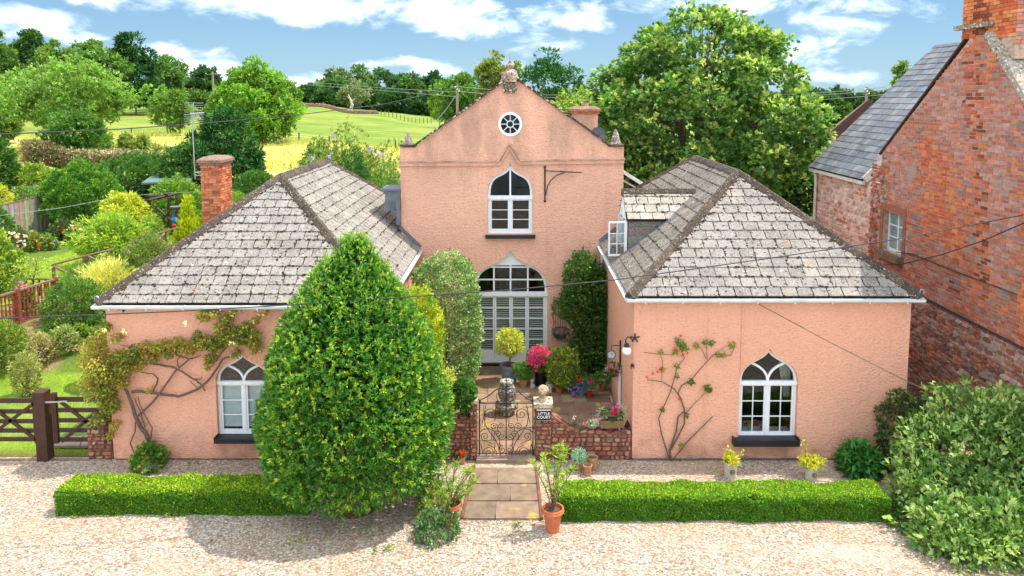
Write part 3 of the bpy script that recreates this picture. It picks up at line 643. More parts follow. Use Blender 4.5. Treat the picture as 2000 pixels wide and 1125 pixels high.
def window(parent_name, label, outline, Y, frame_w, trans, panes_cols, panes_rows, body, tracery=True, blind=None, sill=None, opened=None, topmid=False):
    """frame ring, transom, mullion, two sashes with bars, glass; outline CCW starting at bottom-left"""
    (xa, z0), (xb, _) = outline[0], outline[1]; cx = (xa + xb) / 2; w = MB(); yo = Y - .0
    inner = inset(outline, frame_w); w.prism(outline, [inner], Y, Y + .07, XZ)
    o = w.build('window', 'white', cot, label=label)
    def sub(name, mb, mat='white'): return mb.build(name, mat, o)
    ztr, trh = trans; ixa, ixb = xa + frame_w, xb - frame_w
    t = MB(); t.box((xa - .012, Y - .035, ztr - trh / 2), (xb + .012, Y + .06, ztr + trh / 2)); sub('transom', t)
    m = MB(); m.box((cx - .028, Y - .004, z0 + frame_w), (cx + .028, Y + .055, ztr - trh / 2)); sub('mullion', m)
    zb = z0 + frame_w; ztop = ztr - trh / 2
    for (a, b) in ((ixa, cx - .028), (cx + .028, ixb)):
        s = MB(); fw = .038; s.prism([(a + .003, zb + .003), (b - .003, zb + .003), (b - .003, ztop - .003), (a + .003, ztop - .003)], [[(a + fw, zb + fw + .02), (b - fw, zb + fw + .02), (b - fw, ztop - fw), (a + fw, ztop - fw)]], Y + .008, Y + .046, XZ); sub('sash', s)
        A, B, C, D = a + fw, b - fw, zb + fw + .02, ztop - fw; nc, nr = panes_cols, panes_rows; pw = (B - A) / nc; ph = (D - C) / nr
        for i in range(1, nc): q = MB(); q.box((A + pw * i - .009, Y + .012, C), (A + pw * i + .009, Y + .04, D)); sub('glazing_bar', q)
        for j in range(1, nr): q = MB(); q.box((A, Y + .013, C + ph * j - .009), (B, Y + .039, C + ph * j + .009)); sub('glazing_bar', q)
        for i in range(nc):
            for j in range(nr): q = MB(); q.box((A + pw * i + .002, Y + .025, C + ph * j + .002), (A + pw * i + pw - .002, Y + .029, C + ph * j + ph - .002)); sub('pane', q, 'glass')
    # head
    zs = ztr + trh / 2; top = [p for p in inner if p[1] > zs + .001]; top = [(ixb, zs)] + top + [(ixa, zs)]
    q = MB(); q.prism(top, [], Y + .025, Y + .029, XZ); sub('pane', q, 'glass')
    if tracery:
        hd = max(p[1] for p in inner) - zs
        for sg in (-1, 1):
            pts = []
            for p in bez((cx, zs), (cx + sg * .02, zs + hd * .34), (cx + sg * (ixb - ixa) * .16, zs + hd * .5), (cx + sg * (ixb - ixa) * .30, zs + hd * .60), 8): pts.append(p)
            for i in range(8):
                q_ = pts[i]; r_ = pts[i + 1]
            rb_ = MB(); L_ = []; 
            for i, p in enumerate(pts):
                a_ = pts[max(0, i - 1)]; b_ = pts[min(8, i + 1)]; d = Vector((b_[0] - a_[0], b_[1] - a_[1])).normalized(); L_.append(((p[0] - d.y * .022, p[1] + d.x * .022), (p[0] + d.y * .022, p[1] - d.x * .022)))
            poly = [l[0] for l in L_] + [l[1] for l in reversed(L_)]
            rb_.prism(poly, [], Y + .002 + .001 * sg, Y + .05, XZ); sub('tracery_bar', rb_)
    if topmid: q = MB(); q.box((cx - .022, Y + .003, zs), (cx + .022, Y + .05, max(p[1] for p in inner) - .02)); sub('mullion', q)
    if sill:
        s = MB(); s.box((sill[0], Y - .26, sill[2]), (sill[1], Y + .02, sill[3])); s.box((sill[0], Y - .262, sill[3] - .001), (sill[0] + .03, Y - .04, sill[3] + .03)); s.box((sill[1] - .03, Y - .262, sill[3] - .001), (sill[1], Y - .04, sill[3] + .03)); s.build('window_sill', 'sill', cot)
    return o, inner
WY = .09
def bb(u0, u1, vb, vs, vt, Y, **k):
    x0, z0 = P0(u0, vb, Y); x1, _ = P0(u1, vb, Y); xs0, zs = P0(u0, vs, Y); zt = P0((u0 + u1) / 2, vt, Y)[1]; return ogee((x0 + x1) / 2, z0, zs, zt, x1 - x0, **k)
LW = bb(425.5, 529, 852, 748, 690, 0); RW = bb(1441.5, 1555, 857, 750, 681, 0)
rw = wing(2.38, 8.03, 3.50, 5.72, 9.97, RW, 3.47, 'tile', False)
lw = wing(-8.41, -2.81, 3.36, 5.62, 9.92, LW, 3.33, 'tile_clean', True)
def sillpx(u0, u1, vt, vb, Y=-.15): return (P0(u0, vt, Y)[0], P0(u1, vt, Y)[0], P0(u0, vb, Y)[1], P0(u0, vt, Y)[1])
z_ = P0(500, 750, 0)[1]
lwin, _ = window('w', 'white ogee window with a pale blind behind the panes', inset(LW, .004), WY, .05, (z_, .07), 1, 3, None, sill=sillpx(418, 540, 857, 866))
rwin, _ = window('w', 'white ogee window with twelve dark panes', inset(RW, .004), WY, .05, (P0(1500, 750, 0)[1], .075), 2, 3, None, sill=sillpx(1433, 1562, 860, 872))
# behind the panes: blind and patterned screen left, curtain and sill ornaments right
xs_ = (LW[0][0] + .06, LW[1][0] - .06)
b = MB(); b.box((xs_[0], .175, LW[0][1] + .14), (xs_[1], .18, z_ - .05)); b.build('window_blind', 'blind', cot)
def conem():
    m, t, p, o = newmat('wicker'); vo = N(t, 'ShaderNodeTexVoronoi', i_Scale=45.0); t.links.new(pos(t), vo.inputs['Vector'])
    t.links.new(ramp(t, vo.outputs['Distance'], [(.1, (.30, .19, .11)), (.6, (.05, .03, .02))]), p.inputs['Base Color']); bump(t, p, vo.outputs['Distance'], .8, .02); return m
M['wicker'] = conem()
b = MB(); b.prism([(x, z) for x, z in inset(LW, .06) if z > z_ - .4], [], .15, .16, XZ); b.build('wicker_screen', 'wicker', cot)
cu = MB(); cxr = RW[1][0]
for i in range(7): cu.tube([(cxr - .10 - .035 * i, .30, 2.15), (cxr - .08 - .03 * i, .31, 1.75), (cxr - .07 - .018 * i, .32, 1.25)], [.02, .022, .012], 6)
cu.build('curtain', 'curtain', cot, smooth=True)
sl2 = MB(); sl2.box((RW[0][0] + .03, .29, RW[0][1] + .02), (RW[1][0] - .03, .50, RW[0][1] + .05)); sl2.build('inner_sill', 'white', cot)

# ---------------- gabled centre
def PG(u, v): return P0(u, v, GY)
xl, xr = PG(783, 400)[0], PG(1217, 400)[0]
DO = bb(924.5, 1069.5, 697, 578, 489, GY, k1=.86, k2=.50, kx=.17); zdoor = .11; DO[0] = (DO[0][0], zdoor); DO[1] = (DO[1][0], zdoor)
GW = bb(952.7, 1040.5, 457, 383, 319, GY, k1=.85, k2=.5, kx=.13)
oc = PG(996.5, 242.5); OCR = 23.8 / 71.6
zk = PG(790, 288)[1]; outl = [(xl, .02), (xr, .02), (xr, zk + .02), (PG(1190, 284)[0], zk + .02), PG(1011, 157), PG(987, 157), (PG(810, 287)[0], zk), (xl, zk)]
mb = MB(); mb.prism(outl, [DO, GW, list(reversed(circ(oc[0], oc[1], OCR)))], GY, GY + .35, XZ); mb.build('gable_wall', 'stucco_gable', cot)
for xa, xb in ((xl, xl + .3), (xr - .3, xr)): mb = MB(); mb.box((xa, GY + .352, .02), (xb, 12.6, 5.75)); mb.build('side_wall', 'stucco', cot)
mb = MB(); mb.prism([(xl + .302, .02), (xr - .302, .02), (xr - .302, 5.75), (-.15, 7.8), (xl + .302, 5.75)], [], 12.3, 12.6, XZ); mb.build('rear_wall', 'stucco', cot)
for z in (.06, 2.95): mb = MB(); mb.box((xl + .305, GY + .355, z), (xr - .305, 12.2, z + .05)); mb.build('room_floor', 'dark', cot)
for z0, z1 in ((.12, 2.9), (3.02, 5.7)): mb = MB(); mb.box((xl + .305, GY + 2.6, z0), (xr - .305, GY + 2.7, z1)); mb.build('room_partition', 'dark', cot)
xa_, za_ = -.18, 7.86
for sg, xe in ((-1, xl - .1), (1, xr + .1)):
    ez = Vector((xa_ - xe, 0, za_ - 5.75)); L = ez.length; Lr = 12.7 - (GY + .36)
    dk = MB(); n_ = Vector((-ez.z * 1, 0, ez.x)).normalized() * (-1 if sg < 0 else 1); dk.add([(xe, GY + .36, 5.72), (xe, 12.7, 5.72), (xa_, 12.7, za_ - .03), (xa_, GY + .36, za_ - .03)], [(0, 1, 2, 3)], (.035, .027, .02)); dk.build('roof_deck', 'moss', cot)
    tile_slope('tiles', 'tile_clean', cot, (xe, GY + .36 if sg > 0 else 12.7, 5.75), (0, 1, 0) if sg > 0 else (0, -1, 0), ez, [(0, 0), (Lr, 0), (Lr, L), (0, L)], .42, .36, TC, wf=.02)
ridge_run('ridge', cot, (xa_, GY + .36, za_ + .02), (xa_, 12.7, za_ + .02), step=.6)
# coping along the verges and on the kneelers
cop = MB(); cc_ = (.10, .065, .045)
for a, b in ((PG(808, 287), PG(990, 156)), (PG(1190, 284), PG(1010, 156))):
    A = Vector((a[0], GY + .15, a[1] + .03)); B = Vector((b[0], GY + .15, b[1] + .03)); n = 12
    for i in range(n):
        p = A.lerp(B, i / n); q = A.lerp(B, (i + .97) / n); k = random.uniform(.7, 1.3); m2 = MB(); m2.bar(p, q, .48, .05, col=tuple(v * k for v in cc_)); m2.build('coping_tile', 'carved', cot)
for a, b in ((781, 811), (1188, 1218.5)):
    m2 = MB(); p = PG(a, 288); q = PG(b, 288); m2.box((p[0], GY - .05, zk + .022), (q[0], GY + .42, zk + .075), cc_); m2.build('kneeler_slab', 'ridge', cot)
# string course with its chevron
st = MB()
def band(pts, h, d):
    for i in range(len(pts) - 1):
        a, b = pts[i], pts[i + 1]; dv = Vector((b[0] - a[0], b[1] - a[1])).normalized(); nn = Vector((-dv.y, dv.x)) * h
        st.add([(a[0], GY - d, a[1]), (b[0], GY - d, b[1]), (b[0] + 0, GY - d, b[1] + h), (a[0], GY - d, a[1] + h), (a[0], GY + .01, a[1]), (b[0], GY + .01, b[1]), (b[0], GY + .01, b[1] + h), (a[0], GY + .01, a[1] + h)],
               [(0, 1, 2, 3), (4, 7, 6, 5), (0, 4, 5, 1), (1, 5, 6, 2), (2, 6, 7, 3), (3, 7, 4, 0)])
band([PG(780.5, 324), PG(977, 323), PG(995, 291), PG(1014, 321.5), PG(1219, 318.5)], .10, .055)
st.build('string_course', 'stucco_gable', cot); st = MB()
band([(x, z + .085) for x, z in (PG(779.5, 323), PG(975, 322), PG(995, 288), PG(1016, 320.5), PG(1220, 317.5))], .03, .09); st.build('string_fillet', 'band', cot)
# finials: carved block and spire at the apex, a small pyramid on each kneeler
fx = PG(996, 160)[0]
f = MB(); a = PG(983, 181); b = PG(1009, 160); f.box((a[0], GY - .06, a[1]), (b[0], GY + .3, b[1]), (.16, .13, .08)); f.build('apex_block', 'carved', cot)
f = MB(); zb = PG(996, 160)[1]; f.lathe([(r_, z_ * .70) for r_, z_ in [(.27, 0), (.25, .10), (.22, .20), (.20, .32), (.15, .42), (.09, .48), (.07, .52), (.10, .57), (.115, .63), (.08, .69), (.035, .73), (.05, .77), (.03, .80), (.018, .86), (.004, .93)]], (fx, GY + .12, zb), 14, (.34, .24, .18))
for i in range(10):
    t = i * .628; f.ball((fx + .2 * math.cos(t), GY + .12 + .2 * math.sin(t), zb + .09 + .06 * (i % 3)), .055, 6, 4, (.30, .18, .13))
f.build('finial', 'carved', cot, smooth=True)
for (u0, u1, vt, vb) in ((786, 804, 258, 285), (1194, 1213, 253, 282)):
    a = PG(u0, vb); b = PG(u1, vb); zt = PG(u0, vt)[1]; w2 = (b[0] - a[0]) / 2; c = (a[0] + b[0]) / 2; f = MB(); z0 = zk + .076; h = zt - z0
    f.lathe([(w2 * 1.3, 0), (w2 * 1.3, .04), (w2 * 1.05, .05), (w2 * .95, h * .3), (w2 * .7, h * .6), (w2 * .45, h * .82), (w2 * .32, h * .93), (.002, h)], (c, GY + .17, z0), 5, (.30, .25, .19)); f.build('corner_finial', 'carved', cot)
# upper window
gzt = PG(997, 386)[1]
gwin, _ = window('w', 'white ogee window over the doors, a jar and a blue figure behind it', inset(GW, .005), GY + .07, .065, (gzt, .10), 1, 3, None, tracery=False, topmid=True, sill=None)
s_ = MB(); a = PG(948, 466); b = PG(1045.5, 458); s_.box((a[0], GY - .13, a[1] + .02), (b[0], GY + .07, b[1])); s_.build('window_sill', 'sill', cot)
# round window
o = MB(); o.prism(circ(oc[0], oc[1], OCR - .003), [list(reversed(circ(oc[0], oc[1], OCR - .075)))], GY - .015, GY + .09, XZ); rwn = o.build('round_window', 'white', cot)
for i in range(8):
    t = i * math.pi / 4; m2 = MB(); m2.bar((oc[0] + .09 * math.cos(t), GY + .055, oc[1] + .09 * math.sin(t)), (oc[0] + (OCR - .07) * math.cos(t), GY + .055, oc[1] + (OCR - .07) * math.sin(t)), .02, .03, up=(0, 1, 0)); m2.build('glazing_bar', 'white', rwn)
m2 = MB(); m2.prism(circ(oc[0], oc[1], .1, 16), [list(reversed(circ(oc[0], oc[1], .078, 16)))], GY + .038, GY + .072, XZ); m2.build('glazing_bar', 'white', rwn)
m2 = MB(); m2.prism(circ(oc[0], oc[1], OCR - .074, 24), [], GY + .06, GY + .064, XZ); m2.build('pane', 'glass', rwn)
m2 = MB(); m2.box((oc[0] - .6, GY + .6, oc[1] - .6), (oc[0] + .6, GY + .65, oc[1] + .6)); m2.build('attic_shade_sheet', 'dark', cot)  # added dark sheet, attic gloom behind the round window put in as colour
# garden doors under the fanlight
DI = inset(DO, .004); YD = GY + .10; d = MB(); fr = inset(DI, .07); d.prism(DI, [fr], YD, YD + .08, XZ); door = d.build('glazed_doors', 'white', cot, label='white garden doors with louvred blinds under an ogee fanlight')
zt1 = PG(997, 575.5)[1]; xA, xB = fr[0][0], fr[1][0]; q = MB(); q.box((DI[0][0] - .03, YD - .06, zt1 - .055), (DI[1][0] + .03, YD + .07, zt1 + .055)); q.build('transom', 'white', door)
us = [940, 966, 998, 1029.5, 1064]; xs4 = [xA] + [PG(u, 640)[0] for u in (966, 998, 1029.5)] + [xB]; zb0 = zdoor + .03; zb1 = PG(998, 686)[1]; zt0 = zt1 - .055
for i in range(4):
    a, b = xs4[i] + .004, xs4[i + 1] - .004; fw = .045; l = MB(); l.prism([(a, zb0), (b, zb0), (b, zt0 - .003), (a, zt0 - .003)], [[(a + fw, zb1), (b - fw, zb1), (b - fw, zt0 - .05), (a + fw, zt0 - .05)]], YD + .005, YD + .05, XZ); l.build('door_leaf', 'white', door)
    A, B = a + fw, b - fw; C, D = zb1, zt0 - .05; ph = (D - C) / 5
    for j in range(1, 5): q = MB(); q.box((A, YD + .01, C + ph * j - .012), (B, YD + .045, C + ph * j + .012)); q.build('glazing_bar', 'white', door)
    for j in range(5): q = MB(); q.box((A, YD + .026, C + ph * j + .01), (B, YD + .03, C + ph * j + ph - .01)); q.build('pane', 'glass', door)
    n = 25
    for j in range(n):
        z = C + (j + .5) * (D - C) / n; q = MB(); q.add([(A, YD + .056, z - .014), (B, YD + .056, z - .014), (B, YD + .072, z + .012), (A, YD + .072, z + .012), (A, YD + .06, z - .017), (B, YD + .06, z - .017), (B, YD + .076, z + .009), (A, YD + .076, z + .009)], [(0, 1, 2, 3), (7, 6, 5, 4), (0, 4, 5, 1), (2, 6, 7, 3)]); q.build('blind_slat', 'slat', door)
q = MB(); q.tube([(PG(994, 640)[0], YD - .02, PG(994, 634)[1]), (PG(994, 640)[0], YD - .02, PG(994, 643)[1])], .014, 6); q.build('handle', 'iron', door)
for u in (964.5, 997, 1031): 
    x = PG(u, 540)[0]; zz = [p for p in fr]; top = max(z for xx, z in fr if abs(xx - x) < .12) if u != 997 else max(z for xx, z in fr); q = MB(); q.box((x - .022, YD + .006, zt1 + .055), (x + .022, YD + .055, top - .01)); q.build('glazing_bar', 'white', door)
for v, hw_ in ((548, 60), (523.5, 40)):
    z = PG(997, v)[1]; xx = [x for x, zz in fr if abs(zz - z) < .12]; x0_, x1_ = (min(xx), max(xx)); q = MB(); q.box((x0_ + .01, YD + .008, z - .018), (x1_ - .01, YD + .05, z + .018)); q.build('glazing_bar', 'white', door)
q = MB(); q.prism([p for p in fr if p[1] > zt1 - .2], [], YD + .028, YD + .032, XZ); q.build('pane', 'glass', door)
q = MB(); q.prism([(x, z) for x, z in inset(fr, .002) if z > PG(997, 521)[1]], [], YD + .012, YD + .024, XZ); q.build('head_panel', 'white', door)
q = MB(); q.box((DO[0][0] - .25, GY - .12, .085), (DO[1][0] + .1, GY - .003, .15)); q.build('door_step', 'sill', cot)
# second chimney behind the gable, with dish
def chimney(name, x0, x1, y0, y1, z0, z1, cols, key, mortar, lab=None, capcol=(.30, .17, .12), bh=.075, bl=.225, mat='brick_clean', cap=True):
    m2 = MB(); m2.box((x0 + .02, y0 + .02, z0), (x1 - .02, y1 - .02, z1)); ch = m2.build(name, mortar, cot, label=lab)
    if cols:
        brick_course(key, mat, ch, lambda s, z, d: Vector((s, y0 - d, z)), x0, x1, z0, z1, bl, bh, cols, gap=.014)
        brick_course(key, mat, ch, lambda s, z, d: Vector((x1 + d, s, z)), y0, y1, z0, z1, bl, bh, cols, gap=.014)
    if cap:
        m2 = MB(); m2.box((x0 - .04, y0 - .04, z1), (x1 + .04, y1 + .04, z1 + .075), capcol); m2.box((x0 - .08, y0 - .08, z1 + .075), (x1 + .08, y1 + .08, z1 + .15), capcol)
        m2.add([(x0 - .08, y0 - .08, z1 + .151), (x1 + .08, y0 - .08, z1 + .151), (x1 + .08, y1 + .08, z1 + .151), (x0 - .08, y1 + .08, z1 + .151), (x0 + .06, y0 + .06, z1 + .24), (x1 - .06, y0 + .06, z1 + .24), (x1 - .06, y1 - .06, z1 + .24), (x0 + .06, y1 - .06, z1 + .24)], [(0, 1, 5, 4), (1, 2, 6, 5), (2, 3, 7, 6), (3, 0, 4, 7), (4, 5, 6, 7)], (.26, .17, .12)); m2.build('chimney_cap', 'ridge', ch)
    return ch
BR = [(.58, .17, .075), (.50, .13, .06), (.66, .22, .09), (.38, .10, .05), (.60, .24, .12)]
# the front left corner column of the chimney sits behind the left wing
p = W(394, 400, 7.0); q = W(431, 400, 7.0); wd = q.x - p.x; dp = .95
ztop = W(412, 323, 7.0).z
c1 = chimney('chimney', p.x, q.x, 7.0, 7.0 + dp, 2.9, ztop, BR, 'cbrick', 'mortar', 'tall orange brick chimney behind the left wing'); flush('cbrick', 299)
p = W(1119, 240, 10.5); q = W(1169, 240, 10.5)
c2 = chimney('chimney', p.x, q.x, 10.5, 11.4, 5.5, W(1140, 222, 10.5).z, None, 'c2', 'stucco_gable', 'low pink chimney with an orange brick band behind the gable', (.50, .17, .09))
m2 = MB(); cz = W(1143, 207, 10.9); m2.lathe([(.17, -.12), (.13, 0), (.12, .10)], (cz.x, 10.95, cz.z), 12, (.5, .25, .16)); m2.box((cz.x - .22, 10.9, cz.z + .19), (cz.x + .22, 11.0, cz.z + .21), (.5, .5, .5)); m2.build('chimney_pot', 'attr', c2)

# dormer on the right wing
ZR, ZE2, YR, YE, XD = 5.16, 4.57, 3.65, 3.0, 2.62
ex0_, _, xm_, hw_ = rw; rs = (5.72 - 3.5) / hw_
m2 = MB(); m2.add([(XD + .05, YE + .06, 3.75), (3.85, YE + .06, 4.62), (3.85, YE + .06, 4.60), (XD + .05, YE + .06, ZE2)], [(0, 1, 3)], (.22, .2, .17))
m2 = MB()
for i in range(4):
    z0 = 3.72 + i * .23; m2.box((XD + .06, YE + .05 + .006 * i, z0), (3.9, YE + .09, z0 + .225), tuple(v * random.uniform(.8, 1.1) for v in (.24, .215, .18)))
m2.build('dormer_cheek', 'tile_clean', cot)
m2 = MB(); m2.box((XD + .06, 4.22, 3.7), (3.9, 4.26, ZE2)); m2.build('dormer_cheek', 'stucco', cot)
m2 = MB(); m2.prism([(YE + .02, ZE2 - .02), (2 * YR - YE - .02, ZE2 - .02), (YR, ZR - .04)], [], XD, XD + .05, lambda a, b, d: (d, a, b)); m2.build('dormer_gable', 'ridge', cot)
for sg in (1, -1):
    ey = YR - sg * (YR - YE); ez = Vector((0, YR - ey, ZR - ZE2)); L = ez.length
    xR, xE = 2.22 + (ZR - 3.5) / rs, 2.22 + (ZE2 - 3.5) / rs; W_ = xR - XD
    o0 = (XD, ey, ZE2) if sg > 0 else (xR, ey, ZE2)
    poly = [(0, 0), (xE - XD, 0), (W_, L), (0, L)] if sg > 0 else [(xR - xE, 0), (W_, 0), (W_, L), (0, L)]
    tile_slope('tiles', 'tile', cot, o0, (sg, 0, 0), ez, poly, .3, .25, [(.40, .36, .31)], wf=4, rag=.005)
    m2 = MB(); m2.add([(XD, ey, ZE2 - .03), (xE, ey, ZE2 - .03), (xR, YR, ZR - .03), (XD, YR, ZR - .03)], [(0, 1, 2, 3)], (.035, .027, .02)); m2.build('roof_deck', 'moss', cot)
ridge_run('ridge', cot, (XD - .02, YR, ZR), (2.22 + (ZR - 3.5) / rs, YR, ZR), w=.24)
vl = MB(); A = Vector((xE + .02, YE - .02, ZE2 + .03)); B = Vector((xR + .05, YR - .02, ZR + .03)); vl.bar(A, B, .10, .02); vl.bar(Vector((XD + .05, YE + .02, 3.84)), A, .12, .02); vl.build('lead_valley', 'lead', cot)
def casement(name, o0, ax, w, h, cols, rows, parent, lab=None):
    o0, ax = Vector(o0), Vector(ax).normalized(); nn = ax.cross(Vector((0, 0, 1))); fm = lambda a, b, d: o0 + ax * a + Vector((0, 0, b)) + nn * d
    m2 = MB(); m2.prism([(0, 0), (w, 0), (w, h), (0, h)], [[(.035, .045), (w - .035, .045), (w - .035, h - .035), (.035, h - .035)]], 0, .035, fm); o = m2.build(name, 'white', parent, label=lab)
    for i in range(1, cols): m2 = MB(); x = .035 + (w - .07) * i / cols; m2.prism([(x - .008, .045), (x + .008, .045), (x + .008, h - .035), (x - .008, h - .035)], [], .006, .03, fm); m2.build('glazing_bar', 'white', o)
    for i in range(1, rows): m2 = MB(); z = .045 + (h - .08) * i / rows; m2.prism([(.035, z - .008), (w - .035, z - .008), (w - .035, z + .008), (.035, z + .008)], [], .007, .029, fm); m2.build('glazing_bar', 'white', o)
    m2 = MB(); m2.prism([(.036, .046), (w - .036, .046), (w - .036, h - .036), (.036, h - .036)], [], .016, .02, fm); m2.build('pane', 'glass', o); return o
pz = W(1230, 497, YE + .1).z
casement('open_casement', (XD - .43, YE + .02, pz - .02), (1, .10, 0), .42, .84, 2, 3, cot, 'white casement standing open from the dormer')
casement('dormer_window', (XD - .01, YE + .62, pz), (0, 1, 0), .5, .78, 2, 3, cot)
m2 = MB(); m2.box((XD + .03, YE + .12, 3.72), (XD + .06, 4.2, ZE2 - .02)); m2.build('dormer_shade_sheet', 'dark', cot)  # dark sheet standing in for the shade inside the open dormer
m2 = MB()
for y in (YE + .04, YE + .58, 4.18): m2.box((XD - .04, y, 3.74), (XD + .03, y + .05, ZE2 - .02))
m2.box((XD - .06, YE + .02, 3.70), (XD + .03, 4.25, 3.76)); m2.build('dormer_frame', 'white', cot)
m2 = MB(); a = W(480 + 150, 0, 0)
for (u, v, y) in ((1339, 336, 6.2),): 
    p = W(u, v, y); m2.add([(p.x - .12, p.y, p.z - .1), (p.x + .05, p.y - .15, p.z - .13), (p.x + .16, p.y + .1, p.z + .12)], [(0, 1, 2)])
m2.build('lead_patch', 'steel', cot)
# lead box and flashing where the left roof meets the gable
m2 = MB(); a = W(757, 402, 5.9); b = W(784, 402, 5.9); m2.box((a.x, 5.5, 4.42), (-3.20, 6.3, 4.98)); m2.box((a.x - .1, 5.42, 4.98), (-3.19, 6.4, 5.03)); m2.bar((-3.24, 5.40, 4.75), (-3.24, 5.40, 4.05), .10, .1); m2.build('lead_box', 'lead', cot)
m2 = MB(); m2.bar((-2.66, GY - .01, 3.42), (-3.22, GY - .01, 3.98), .05, .09); m2.build('flashing', 'lead', cot)
m2 = MB(); m2.bar((2.24, GY - .01, 3.58), (2.90, GY - .01, 4.10), .05, .09); m2.build('flashing', 'lead', cot)
# low roof behind, right of the gable, with its pink gable end
m2 = MB(); a = W(1217, 345, 9.5); m2.add([(2.9, 9.5, 3.4), (4.6, 9.5, 3.4), (2.9, 9.5, a.z - .3), (2.9, 9.5, a.z - .35)], [(0, 1, 2)]); m2.build('rear_gable', 'stucco', cot)
m2 = MB(); A = W(1216, 335, 9.4); B = W(1290, 382, 9.4); m2.bar(A, B, .1, .5, up=(0, 1, 0)); C = W(1216, 352, 9.3); D = W(1262, 378, 9.3); m2.build('rear_roof', 'ridge', cot); m2 = MB(); m2.bar(C, D, .05, .12, up=(0, 1, 0)); m2.build('rear_verge', 'cream', cot)
# downpipes
m2 = MB(); m2.tube([(2.29, GY - .09, 3.42), (2.31, GY - .07, 3.2), (2.31, GY - .07, .15)], .04, 8); m2.build('downpipe', 'white', cot)
m2 = MB(); p = WX(1213, 700, 2.36); m2.tube([(2.34, p.y, 1.3), (2.34, p.y, .1)], .035, 8); m2.build('downpipe', 'white', cot)
m2 = MB(); x = W(1451, 600, 0).x; m2.bar((x, -.012, 3.38), (x, -.012, 1.85), .03, .02); m2.build('drip_strip', 'stucco', cot)
m2 = MB(); m2.tube([(2.4, -.03, .03)] + [(2.4 + i * .5, -.03, .035 + .012 * (i % 2)) for i in range(1, 9)], .014, 5); m2.build('waste_pipe', 'lead', cot)
JM.build('joint_moss', 'moss', cot, kind='stuff'); flush('tiles', 299); flush('ridge', 280)

# ================================================================== the brick house on the right
XB = 10.0
bh_ = thing('brick_house', 'tall old red brick house with a slate side roof and a stone coped gable', 'house', (XB, 3, 0))
def YB(u): return WX(u, 400, XB).y
def ZB(u, v): return WX(u, v, XB).z
yc = YB(1716); yl = YB(1592); yap = YB(1893); zap = 9.0; zc = ZB(1716, 300)
yn = -2.6
def gz_top(y):      # height of the gable at depth y
    if y > yap: return zap + .15 - (y - yap) * (zap - zc) / (yc - yap)
    return zap + .15 - (yap - y) * .98
m = MB(); prof = [(yn, 0), (yc, 0), (yc, zc), (yap + .35, zap - .2), (yap - .5, zap - .2), (yn, gz_top(yn) - .05)]
wy0, wy1, wz0, wz1 = YB(1766), YB(1727), ZB(1764, 497), ZB(1727, 412); wz0 = ZB(1745, 495); wz1 = ZB(1745, 416)
m.prism(prof, [[(wy0, wz0), (wy1, wz0), (wy1, wz1), (wy0, wz1)]], XB, XB + .4, lambda a, b, d: (d, a, b)); m.build('gable_wall', 'mortar', bh_)
m = MB(); m.box((XB + .03, yc + .002, 0), (XB + .4, yl, 5.1)); m.build('side_wall', 'mortar_pink', bh_)
m = MB(); m.box((XB + .402, yl - .4, 0), (XB + 9, yl - .01, 5.1)); m.box((XB + .42, yn, 0), (XB + 9, yn + .4, gz_top(yn))); m.build('rear_wall', 'mortar', bh_)
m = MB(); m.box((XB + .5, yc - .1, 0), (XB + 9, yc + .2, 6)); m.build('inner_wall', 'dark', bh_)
fm = lambda s, z, d: Vector((XB - d, s, z))
win_in = lambda y, z: not (wy0 - .16 < y < wy1 + .16 and wz0 - .22 < z < wz1 + .2)
RB = [(.47, .15, .085), (.53, .17, .08), (.42, .13, .075), (.49, .19, .12), (.37, .15, .11), (.57, .18, .075), (.44, .20, .15), (.26, .18, .15), (.33, .22, .17)]
PK = [(.50, .25, .19), (.48, .20, .14), (.54, .18, .10), (.44, .25, .20), (.40, .22, .19)]; OR = [(.60, .15, .045), (.52, .10, .035), (.62, .2, .07)]; DK = [(.16, .05, .03), (.22, .06, .03), (.30, .07, .03)]
from mathutils import noise as mn
def bcols(y, z):
    a = mn.noise(Vector((y * .5, z * .35, 3))); b = mn.noise(Vector((y * 1.6, z * .28, 9)))
    if abs(y - (yap - .1 - (9 - z) * .03)) < .55 + .5 * b and z > 3 and random.random() < .75: return DK + RB[:4] + OR[:2] if b > -.1 else OR + RB
    if a > .08: return PK + RB[3:5]
    if a < -.22: return OR + RB[:2]
    return RB
topin = lambda y, z: z < gz_top(y) - (.16 if y > yap else .02)
brick_course('bb', 'brick', bh_, fm, yn, yc - .0, 2.62, zap - .1, .232, .078, bcols, lambda y, z: win_in(y, z) and topin(y, z) and not (y > yc - .35 and z < 5.2 and random.random() < .5), gap=.012, proud=.014)
SC_ = [(.40, .22, .17), (.33, .15, .10), (.46, .30, .24), (.28, .10, .06), (.36, .12, .07)]
LOW = [(.34, .14, .10), (.42, .19, .13), (.28, .12, .085), (.52, .36, .30), (.40, .24, .18), (.52, .16, .08)]
rubble('bs', 'stone', bh_, fm, yn, yc, .02, 2.56, .26, .105, LOW, win_in, .05)
rubble('bs', 'stone', bh_, fm, yc - .55, yc + .5, 2.62, 5.9, .2, .12, lambda y, z: [(.46, .14, .07), (.40, .11, .06), (.44, .26, .21)], lambda y, z: win_in(y, z) and z < gz_top(y) - .2 and (y > yc - .3 or random.random() < .35), .03)
rubble('bs', 'stone', bh_, lambda s, z, d: Vector((XB + .03 - d, s, z)), yc + .45, yl - .03, .02, 5.0, .24, .14, lambda y, z: [(.74, .50, .41), (.78, .56, .46), (.66, .40, .31)] + ([(.60, .24, .15)] if mn.noise(Vector((y, z, 1))) > .1 else []), None, .035)
flush('bb', 300); flush('bs', 300)
